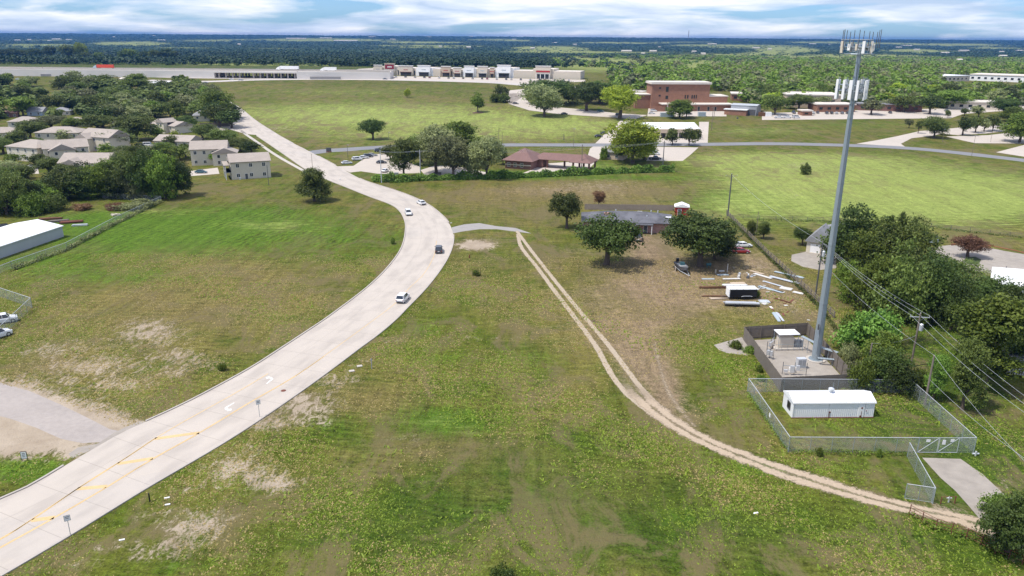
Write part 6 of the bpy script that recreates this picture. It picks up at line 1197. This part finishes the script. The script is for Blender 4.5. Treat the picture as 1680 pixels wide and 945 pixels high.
# random neighbourhood canopy
r2 = random.Random(21)
def tri_area(n_, x0, x1, y0, y1, ok, kinds, wr, hr, label, group, lod, cat='tree'):
    c = 0; pts = []; tries = 0
    while c < n_ and tries < n_ * 60:
        tries += 1; x = r2.uniform(x0, x1); y = r2.uniform(y0, y1)
        if not ok(x, y): continue
        p = G(x, y); w = r2.uniform(*wr)
        if any((p.x - q[0]) ** 2 + (p.y - q[1]) ** 2 < (w * .55) ** 2 for q in pts): continue
        pts.append((p.x, p.y)); k, m = r2.choice(kinds); auto(place_tree(p, w, r2.uniform(*hr), k, m, lod, label, group), k, m, label); c += 1
KN1 = [('oak', 'oak'), ('round', 'oak'), ('oak', 'dark'), ('round', 'mid'), ('oak', 'pale'), ('dense', 'oak'), ('round', 'pale')]
tri_area(64, -30, 385, 139, 213, lambda x, y: not (y > 198 and (0 < x < 68 or 92 < x < 150 or 176 < x < 218 or 236 < x < 294)) and y > 139 + max(0, (x - 250) * .06) and x < 400 - (213 - y) * 1.05 and not (8 < x < 34 and y > 186 and y < 196) and not (75 < x < 118 and 186 < y < 193) and not (40 < x < 75 and 186 < y < 192) and not (240 < x < 276 and y < 147) and not (192 < x < 216 and y < 142) and not (300 < x < 346 and (178 < y < 184 or 196 < y < 210)), KN1, (12, 19), (8, 13), 'behind the apartments', GN + ', canopy behind', 1)
tri_area(6, 0, 60, 264, 330, lambda x, y: y > 288, KN1, (8, 12), (5, 8), 'below the apartments', GN + ', left edge', 1)
# right-hand woodland
GRT = 'woodland behind the cell tower'
RT = [(1396,432,92,340,'dense','dark','dark round tree directly right of the tower pole'),(1440,445,96,362,'dense','mid','tall green tree in front of the dark round one'),(1482,452,100,362,'dense','oak','wide green tree, highest of the group'),(1520,470,84,410,'dense','oak','dull green tree before the circular drive'),(1560,478,84,425,'dense','oak','tree below the circular drive'),(1600,480,70,442,'dense','pale','greyish tree left of the white roof'),(1632,510,80,456,'dense','dark','dark tree below the white roof'),(1520,522,90,420,'dense','dark','dark tree behind the transformer pole'),(1468,522,100,400,'dense','oak','broad tree behind the vine thicket'),(1430,512,80,420,'dense','mid','green tree beside the tower, middle height'),(1392,494,60,430,'dense','mid','green tree touching the tower pole'),(1660,560,90,470,'dense','dark','dark tree at the right edge'),(1612,640,104,488,'tall','mid','tall bright green tree before the right edge'),(1578,672,54,560,'tall','oak','slim tree with visible trunk under the power lines'),(1648,610,70,500,'dense','dark','dark tree behind the tall bright one'),(1690,560,70,480,'dense','dark','tree cut by the right picture edge'),(1560,540,60,460,'dense','dark','dark crown between the transformer pole and the bright tree')]
for r_ in RT: T(*r_, GRT, lod=0)
for (x, y, w, t, k, m, l) in [(1420,572,90,512,'bush','vine','viny mound right of the tower base'),(1396,560,56,515,'bush','mid','low viny shrub at the compound corner'),(1440,612,70,545,'dense','mid','bushy tree around the short pole'),(1416,640,50,590,'bush','mid','low shrub behind the fence corner'),(1456,636,80,575,'dense','dark','dark shrub mass behind the shelter yard'),(1478,645,56,600,'dense','dark','dark shrub at the back fence corner'),(1500,640,40,608,'bush','oak','small shrub outside the yard corner'),(1530,655,36,585,'tall','vine','vine-covered snag by the bare pole'),(1392,600,34,560,'bush','pale','grey dry brush beside the compound fence'),(1405,622,34,590,'bush','pale','dry brush lower down the compound fence'),(1446,585,46,548,'bush','vine','leafy mound before the short pole')]: T(x, y, w, t, k, m, l, 'thicket beside the compound', lod=0, name='shrub', cat='shrub')
for (x, y, w, t, l) in [(1452,430,11,355,'leftmost dark cypress tip above the trees'),(1469,430,18,349,'tallest dark cypress tip above the trees'),(1490,430,14,358,'rightmost dark cypress tip above the trees')]: T(x, y, w, t, 'tall', 'dark', l, 'cypress tips', lod=0, name='cypress')
T(1587,421,54,386,'oak','red','reddish flowering tree on the round drive island'); T(1316,402,30,374,'oak','dark','small pine-like tree beside the cream garage'); T(1252,392,22,364,'tall','oak','dark shrub by the leaning pole',name='shrub',cat='shrub'); T(1232,385,18,362,'dense','oak','second shrub by the leaning pole',name='shrub',cat='shrub')
T(1652,905,98,812,'dense','dark','big dark tree in the bottom right corner',lod=0); T(1690,880,90,820,'dense','mid','tree behind the bottom right one, cut by the edge',lod=0); T(1640,850,50,818,'bush','vine','leafy top beside the bottom right tree',lod=0,name='shrub',cat='shrub')
T(826,968,46,925,'bush','dark','top of a dark bush at the bottom picture edge',lod=0,name='shrub',cat='shrub'); T(1242,488,14,478,'bush','mid','weed tuft at the trailer wheel',name='shrub',cat='shrub'); T(366,608,16,597,'bush','mid','green weed tuft on the left verge',name='shrub',cat='shrub'); T(783,452,12,443,'bush','mid','sapling inside the stake cage',name='shrub',cat='shrub'); T(645,400,10,390,'bush','mid','small weed tuft at the inner kerb',name='shrub',cat='shrub')
T(1320,286,18,268,'bush','oak','single dark shrub in the tall grass field',name='shrub',cat='shrub')
for i, (x, y, w) in enumerate([(1342,748,14),(1440,749,12),(1205,572,22),(1244,610,14),(1228,580,20),(1248,625,14)]): T(x, y, w, y - w * .55, 'bush', 'mid', 'low weed clump along the fence line of the shelter yard or compound slab', 'weed clumps at the fences', name='weed_clump', cat='weeds', lod=1)
GP = 'small trees of the far right lots'
PL = [(1506,219,12,198),(1491,210,14,195),(1532,226,42,192),(1545,222,20,200),(1579,222,28,192),(1600,218,24,192),(1614,216,20,196),(1628,215,28,189),(1672,234,58,186),(1648,192,46,162),(1582,190,15,178),(1605,192,22,174),(1555,193,10,181),(1559,177,62,148),(1525,187,38,155),(1482,184,36,158),(1429,188,32,164),(1271,188,38,155),(1115,194,40,164),(1126,192,20,168),(1310,180,40,155),(1342,178,34,158),(1290,178,28,160),(1662,200,40,176),(1690,205,40,178),(1502,182,40,160),(1455,180,34,162),(1400,176,40,160),(1238,182,26,164)]
KL = [('oak','oak'),('round','oak'),('oak','dark'),('oak','pale'),('round','mid')]
for i, (x, y, w, t) in enumerate(PL): k, m = KL[(i * 3) % 5]; auto(T(x, y, w, t, k, m, 'x', GP), k, m, 'on the lots')
# woods beyond the highway at left
for i, (x, y, w, t) in enumerate([(85,98,22,76),(112,98,30,74),(135,98,20,70),(143,99,14,86),(133,101,12,88),(164,101,14,86),(200,101,20,84),(214,101,24,80),(238,100,16,84),(256,101,22,82),(275,101,24,80),(288,100,14,84),(60,98,24,80),(40,97,20,82),(20,97,26,80),(0,97,26,82)]): m = ['dark', 'oak', 'bri'][2 if i == 2 else i % 2]; auto(T(x, y, w, t, 'oak', m, 'x', 'trees beyond the highway at left', lod=1), 'oak', m, 'beyond the highway')
# the broad wood on the right, nearest trees one by one
KW = [('round', 'oak'), ('dense', 'oak'), ('round', 'mid'), ('dense', 'dark'), ('oak', 'oak'), ('round', 'pale'), ('dense', 'mid'), ('round', 'bri')]
tri_area(64, 1190, 1720, 157, 173, lambda x, y: y < 173 and not (x < 1235 and y > 160) and not (1285 < x < 1385 and y > 166) and not (1540 < x < 1700 and 127 < y < 139), KW, (12, 18), (8, 13), 'of the broad wood', 'broad wood behind the hospital', 1)
ORD = ['leftmost', 'second', 'third', 'fourth', 'fifth', 'sixth', 'seventh', 'eighth', 'ninth', 'tenth', 'eleventh', 'twelfth']
for lab, L_ in AUTO.items():
    L_.sort(key=lambda q: q[0])
    for i, (x, y, e) in enumerate(L_): e['label'] = lab if len(L_) == 1 else (('left' if i == 0 else 'right') + 'most ' + lab if len(L_) == 2 else ORD[min(i, 11)] + (' from left, ' if i else ' ') + lab)
# ------------------------------------------------------------ far woods: one mass
def stuff_trees(name, pts, w, h, m, label, per=26, seed=1):
    g = np.random.default_rng(seed); n_ = len(pts); protos = []
    for k in range(8):
        P_, out, tone, _ = crown_pts(['dense', 'round'][k % 2], per, 1, .3, np.random.default_rng(seed * 31 + k)); P_ = P_ / np.array([9., 9., 9.5]); V = quads(P_, out, .12, g, 1.0, .3); protos.append((V, tone * .6 + .15))
    Vs = []; Ts = []
    for k in range(8):
        I = np.arange(n_)[k::8]
        if not len(I): continue
        V, t_ = protos[k]; an = g.uniform(0, 6.28, len(I)); c, s = np.cos(an)[:, None, None], np.sin(an)[:, None, None]
        X_ = (V[None, ..., 0] * c - V[None, ..., 1] * s) * w[I][:, None, None] + pts[I, 0][:, None, None]; Y_ = (V[None, ..., 0] * s + V[None, ..., 1] * c) * w[I][:, None, None] + pts[I, 1][:, None, None]; Z_ = np.repeat(V[None, ..., 2], len(I), 0) * h[I][:, None, None] + pts[I, 2][:, None, None]
        Vs.append(np.stack([X_, Y_, Z_], -1).reshape(-1, 4, 3)); Ts.append((np.repeat(t_[None], len(I), 0) * .4 + g.uniform(0, .55, (len(I), 1))).reshape(-1))
    me = leafmesh(name, np.concatenate(Vs), np.clip(np.concatenate(Ts), 0, 1), m); o = link(bpy.data.objects.new(name, me)); return tag(o, label, 'woodland', kind='stuff')
def ring_pts(y0, y1, spacing, seed, thin=None):
    g = np.random.default_rng(seed); out = []
    y = y0
    while y < y1:
        sp = spacing(y); xs = np.arange(-y * .78 - 60, y * .78 + 60, sp); xx = xs + g.uniform(-.45, .45, len(xs)) * sp; yy = y + g.uniform(-.5, .5, len(xs)) * sp; out.append(np.stack([xx, yy, np.full(len(xs), sp)], 1)); y += sp * .95
    A = np.concatenate(out); f = infield(A[:, 0], A[:, 1]); keep = g.uniform(0, 1, len(A)) > np.clip(f * 2.4 - .3, 0, np.where(A[:, 1] < 2300, .86, .97))
    if thin is not None: keep &= thin(A, g)
    A = A[keep]; Z_ = np.interp(A[:, 1], KN, KZ); return np.stack([A[:, 0], A[:, 1], Z_], 1), A[:, 2], g
HB_Y = (HA.y + HD.y) / 2 + 60
def thin1(A, g):
    px = 840 + A[:, 0] / A[:, 1] * F * 1.03; n1 = np.sin(A[:, 0] * .011 + 1.3) + np.sin(A[:, 1] * .013 + A[:, 0] * .004)
    ok = ~((px < 1000) & (A[:, 1] < 1130)); ok &= ~((px > 960) & (px < 1215) & (A[:, 1] < 690)); ok &= ~((px <= 1000) & (A[:, 1] < 1130)); ok &= ~((px > 1535) & (px < 1710) & (A[:, 1] < 860) & (A[:, 1] > 690))
    # open scrub in the middle distance at centre-right
    ok &= ~((px > 830) & (px < 1260) & (A[:, 1] > 1300) & (A[:, 1] < 2100) & (g.uniform(0, 1, len(A)) < .72)); ok &= ~((px < 560) & (A[:, 1] < 1500) & (g.uniform(0, 1, len(A)) < .45)); ok &= ~((n1 > 1.5) & (g.uniform(0, 1, len(A)) < .6)); return ok
L_far = leafmat('far_leaves', (.012, .030, .014), (.040, .075, .028), .12)
P1, s1, g = ring_pts(600, 2300, lambda y: 10 + max(0, y - 880) * .005, 3, thin1)
px_ = 840 + P1[:, 0] / P1[:, 1] * F * 1.03; warm = px_ > 980 + g.uniform(-120, 120, len(px_))
for I, m, nm, lab in ((warm & (np.arange(len(P1)) % 3 != 0), L_mid, 'woodland', 'sunlit green woodland stretching beyond the hospital'), (warm & (np.arange(len(P1)) % 3 == 0), L_pale, 'woodland', 'greyer oak crowns mixed through the sunlit woodland'), (~warm, L_far, 'woodland', 'dark woodland beyond the highway and shops')):
    q = P1[I]; ss_ = s1[I]; stuff_trees(nm, q, ss_ * g.uniform(1.1, 1.7, len(q)), g.uniform(7, 12.5, len(q)), m, lab, 60, 5)
P2, s2, g = ring_pts(2300, 9300, lambda y: 15 + (y - 2300) * .0075, 4, lambda A, g: (np.sin(A[:, 0] * .0023 + A[:, 1] * .0041) + np.sin(A[:, 0] * .0051 - A[:, 1] * .003 + 2) + g.uniform(-.5, .5, len(A))) < 1.25)
stuff_trees('far_woodland', P2, s2 * g.uniform(1.2, 1.9, len(P2)), g.uniform(7, 11, len(P2)) + s2 * .05, L_far, 'endless blue-green woods reaching the horizon', 16, 8)
gq = np.random.default_rng(17); CP = []
while len(CP) < 90:
    x = gq.uniform(-60, 372); y = gq.uniform(139, 200)
    if x > 395 - (213 - y) * 1.05 or (40 < x < 120 and 184 < y < 196) or (4 < x < 36 and 186 < y < 197) or (190 < x < 276 and y < 148) or (300 < x < 348 and y > 176) or (y > 193 and (0 < x < 68 or 92 < x < 150 or 176 < x < 218 or 236 < x < 294)): continue
    p = G(x, y); CP.append((p.x, p.y, p.z))
CP = np.array(CP); stuff_trees('neighbourhood_canopy', CP, gq.uniform(11, 16, len(CP)), gq.uniform(7, 11, len(CP)), L_oak, 'further leafy crowns filling the gaps behind the apartments', 320, 23)
# scrub across the pale ground left of centre, just beyond the highway
gq = np.random.default_rng(6); n_ = 900; yy = gq.uniform(1080, 1420, n_); xx = yy * gq.uniform(-.72, -.02, n_); A = np.stack([xx, yy, np.interp(yy, KN, KZ)], 1)
stuff_trees('scrub', A, gq.uniform(5, 11, n_), gq.uniform(2.5, 5, n_), L_oak, 'patchy scrub on pale ground behind the highway', 16, 12)
# vine hedge along the parcel's north edge
def hedge(pts, w, h, m, label, n_per=42, name='hedge', sz=.2, px=True):
    W_ = resample([Vector((G(*p).x, G(*p).y, 0)) for p in pts], 200); L_ = sum((b - a).length for a, b in zip(W_, W_[1:])); n_ = int(L_ * n_per); g = np.random.default_rng(int(L_ * 10)); i = g.integers(0, 199, n_); f = g.uniform(0, 1, n_)
    A = np.array([tuple(p) for p in W_]); P_ = A[i] * (1 - f)[:, None] + A[i + 1] * f[:, None]; u = (i + f) / 199 * L_
    top = h * (.55 + .45 * np.abs(np.sin(u * .21) * np.sin(u * .083 + 1)) + .15 * np.sin(u * 1.1)); th = g.uniform(0, math.pi, n_); r = np.sqrt(g.uniform(.25, 1, n_)); off = np.stack([g.normal(0, .3, n_), np.cos(th) * r * w, np.sin(th) * r * top], 1); P_ = P_ + off; P_[:, 2] += np.interp(P_[:, 1], KN, KZ) + .05
    out = off / (np.linalg.norm(off, axis=1)[:, None] + 1e-6); o = link(bpy.data.objects.new(name, leafmesh(name, quads(P_, out, sz, g), np.clip(g.uniform(0, 1, n_) * .5 + .5 * (np.sin(u * .7) * .5 + .5), 0, 1), m))); return tag(o, label, 'hedge')
hedge([(612,298),(650,299),(700,296),(800,293),(870,291),(940,288),(1020,284),(1106,282)], 1.5, 3.6, L_vine, 'long viny hedge along the back edge of the parcel', 130, sz=.32)
hedge([(265,332),(190,368),(110,411),(20,444)], .9, 1.5, L_pale, 'weeds grown through the fence beside the barn', 40, name='weedy_fence_growth')
hedge([(1492,846),(1540,872),(1600,888),(1640,910)], .7, 1.0, L_mid, 'weeds along the rusty pipe fence', 40, name='fence_weeds', sz=.12); hedge([(1197,360),(1240,402),(1300,462),(1345,505),(1375,545)], .5, .5, L_oak, 'weeds along the dark rail fence', 40, name='fence_weeds', sz=.15)
hedge([(1240,362),(1340,364),(1500,372),(1690,392)], .7, .9, L_dark, 'strip of uncut grass along the wire fence', 26, name='fence_weeds', sz=.14)
hedge([(1294,742),(1390,744),(1500,746)], .6, .5, L_mid, 'weeds along the front of the shelter yard', 60, name='fence_weeds', sz=.1); hedge([(1227,645),(1262,695),(1293,740)], .5, .5, L_mid, 'weeds along the left side of the shelter yard', 60, name='fence_weeds', sz=.1)
# ------------------------------------------------------------ grass tufts over the near ground
def polyline_dist(px, py, line):
    A = np.array([(p.x, p.y) for p in line]); d = np.full(len(px), 1e9)
    for a, b in zip(A[:-1], A[1:]):
        ab = b - a; t_ = np.clip(((px - a[0]) * ab[0] + (py - a[1]) * ab[1]) / (ab @ ab + 1e-9), 0, 1); d = np.minimum(d, (px - a[0] - ab[0] * t_) ** 2 + (py - a[1] - ab[1] * t_) ** 2)
    return np.sqrt(d)
CHG = CH.reshape(6, ny, nx)
def sample(ch, x, y):
    i = np.clip(np.searchsorted(gx, x) - 1, 0, nx - 2); j = np.clip(np.searchsorted(gy, y) - 1, 0, ny - 2); return CHG[ch][j, i]
def inpoly(x, y, poly):
    P_ = [(G(*p).x, G(*p).y) for p in poly]; c = np.zeros(len(x), bool); j = len(P_) - 1
    for i in range(len(P_)):
        xi, yi = P_[i]; xj, yj = P_[j]; c ^= ((yi > y) != (yj > y)) & (x < (xj - xi) * (y - yi) / (yj - yi + 1e-12) + xi); j = i
    return c
def tufts(n_, seed, m, name, label, ch_pref, h0, h1, w_, ymax=190):
    g = np.random.default_rng(seed); y = g.uniform(52, ymax, n_ * 3); x = y * g.uniform(-.80, .80, n_ * 3)
    cl = np.sin(x * .31 + seed) * np.sin(y * .27 + x * .05) * .35 + np.sin(x * .11 + y * .13) * .3
    pr = np.clip(ch_pref(x, y) + cl + g.uniform(-.45, .45, len(x)), 0, 1); ok = pr > .45
    cx = (np.array([p.x for p in Lw[:170]]) + np.array([p.x for p in Rw[:170]])) / 2; mid = [Vector(((a.x + b.x) / 2, (a.y + b.y) / 2, 0)) for a, b in zip(Lw[:150:3], Rw[:150:3])]
    ok &= polyline_dist(x, y, mid) > 7.6; ok &= ~inpoly(x, y, tl + tr_[::-1]); ok &= ~inpoly(x, y, [(1219,557), (1280,643), (1399,637), (1323,550)]); ok &= ~inpoly(x, y, [(1299,688),(1435,688),(1430,668),(1281,672)]); ok &= ~inpoly(x, y, [(1513,751),(1576,753),(1644,808),(1690,858),(1606,850),(1567,805)]); ok &= ~inpoly(x, y, [(-40,622),(50,640),(205,700),(245,692),(112,752),(-40,740)]); ok &= ~inpoly(x, y, [(1299,418),(1322,413),(1372,411),(1372,440),(1345,443),(1298,432)]); ok &= ~inpoly(x, y, [(1528,405),(1560,402),(1610,404),(1650,412),(1760,424),(1760,450),(1575,444),(1535,432)]); ok &= ~inpoly(x, y, [(741,373),(786,366),(872,380),(846,381),(743,383)]); ok &= ~inpoly(x, y, [(1171,566),(1217,553),(1238,580),(1192,579)])
    x = x[ok][:n_]; y = y[ok][:n_]; n_ = len(x)
    k = 3; V = np.zeros((n_, k, 4, 3)); 
    for q in range(k):
        an = g.uniform(0, 6.28, n_); h = g.uniform(h0, h1, n_); wd = w_ * g.uniform(.6, 1.4, n_); ca, sa = np.cos(an), np.sin(an); lx, ly = g.normal(0, .9, n_) * h , g.normal(.8, .8, n_) * h
        bx_ = x + g.normal(0, .1, n_); by_ = y + g.normal(0, .1, n_)
        V[:, q, 0] = np.stack([bx_ - ca * wd, by_ - sa * wd, np.zeros(n_) + .0], 1); V[:, q, 1] = np.stack([bx_ + ca * wd, by_ + sa * wd, np.zeros(n_)], 1)
        V[:, q, 2] = np.stack([bx_ + ca * wd * .8 + lx, by_ + sa * wd * .8 + ly, h], 1); V[:, q, 3] = np.stack([bx_ - ca * wd * 1.1 + lx, by_ - sa * wd * 1.1 + ly, h * .9], 1)
    tone = np.repeat(g.uniform(0, 1, n_), k) * .6 + g.uniform(0, .4, n_ * k)
    o = link(bpy.data.objects.new(name, leafmesh(name, V.reshape(-1, 4, 3), tone, m))); return tag(o, label, 'grass', kind='stuff')
L_g1 = leafmat('tuft_green', (.12, .19, .022), (.24, .34, .05), .45); L_g2 = leafmat('tuft_dry', (.22, .18, .07), (.40, .32, .17), .4)
tufts(70000, 1, L_g1, 'grass_tufts', 'green grass tufts over the near fields', lambda x, y: .32 + .5 * sample(1, x, y) - .9 * sample(0, x, y) - .35 * sample(2, x, y) - .6 * sample(5, x, y) - .25 * sample(2, x, y), .03, .11, .06)
tufts(80000, 2, L_g2, 'dry_grass_tufts', 'straw coloured grass tufts over the near fields', lambda x, y: .30 + .35 * sample(2, x, y) + .2 * sample(0, x, y) - .7 * sample(3, x, y) - .3 * sample(1, x, y), .02, .09, .06)
tufts(14000, 3, L_g1, 'tall_weeds', 'taller weed clumps in the lush patch of the near field', lambda x, y: .75 * sample(1, x, y) - .1 - .8 * sample(0, x, y), .10, .26, .08, 170)
# ------------------------------------------------------------ air
ht = NT('haze_air'); ht.t.nodes.remove(ht.b); pv = ht.n('ShaderNodeVolumePrincipled'); pv.inputs['Color'].default_value = (.07, .27, .72, 1); pv.inputs['Density'].default_value = HAZE; pv.inputs['Anisotropy'].default_value = .2; ht.L(pv.outputs[0], ht.out.inputs['Volume'])
zlo = min(KZ) - 1.0; hz = MB().box(-15500, 15500, -900, 14500, -6, 84).build('haze', ht.m); tag(hz, 'thin blue summer haze over the plain', 'haze', kind='stuff')
print('OBJECTS', len(bpy.data.objects), 'faces', sum(len(m.polygons) for m in bpy.data.meshes))
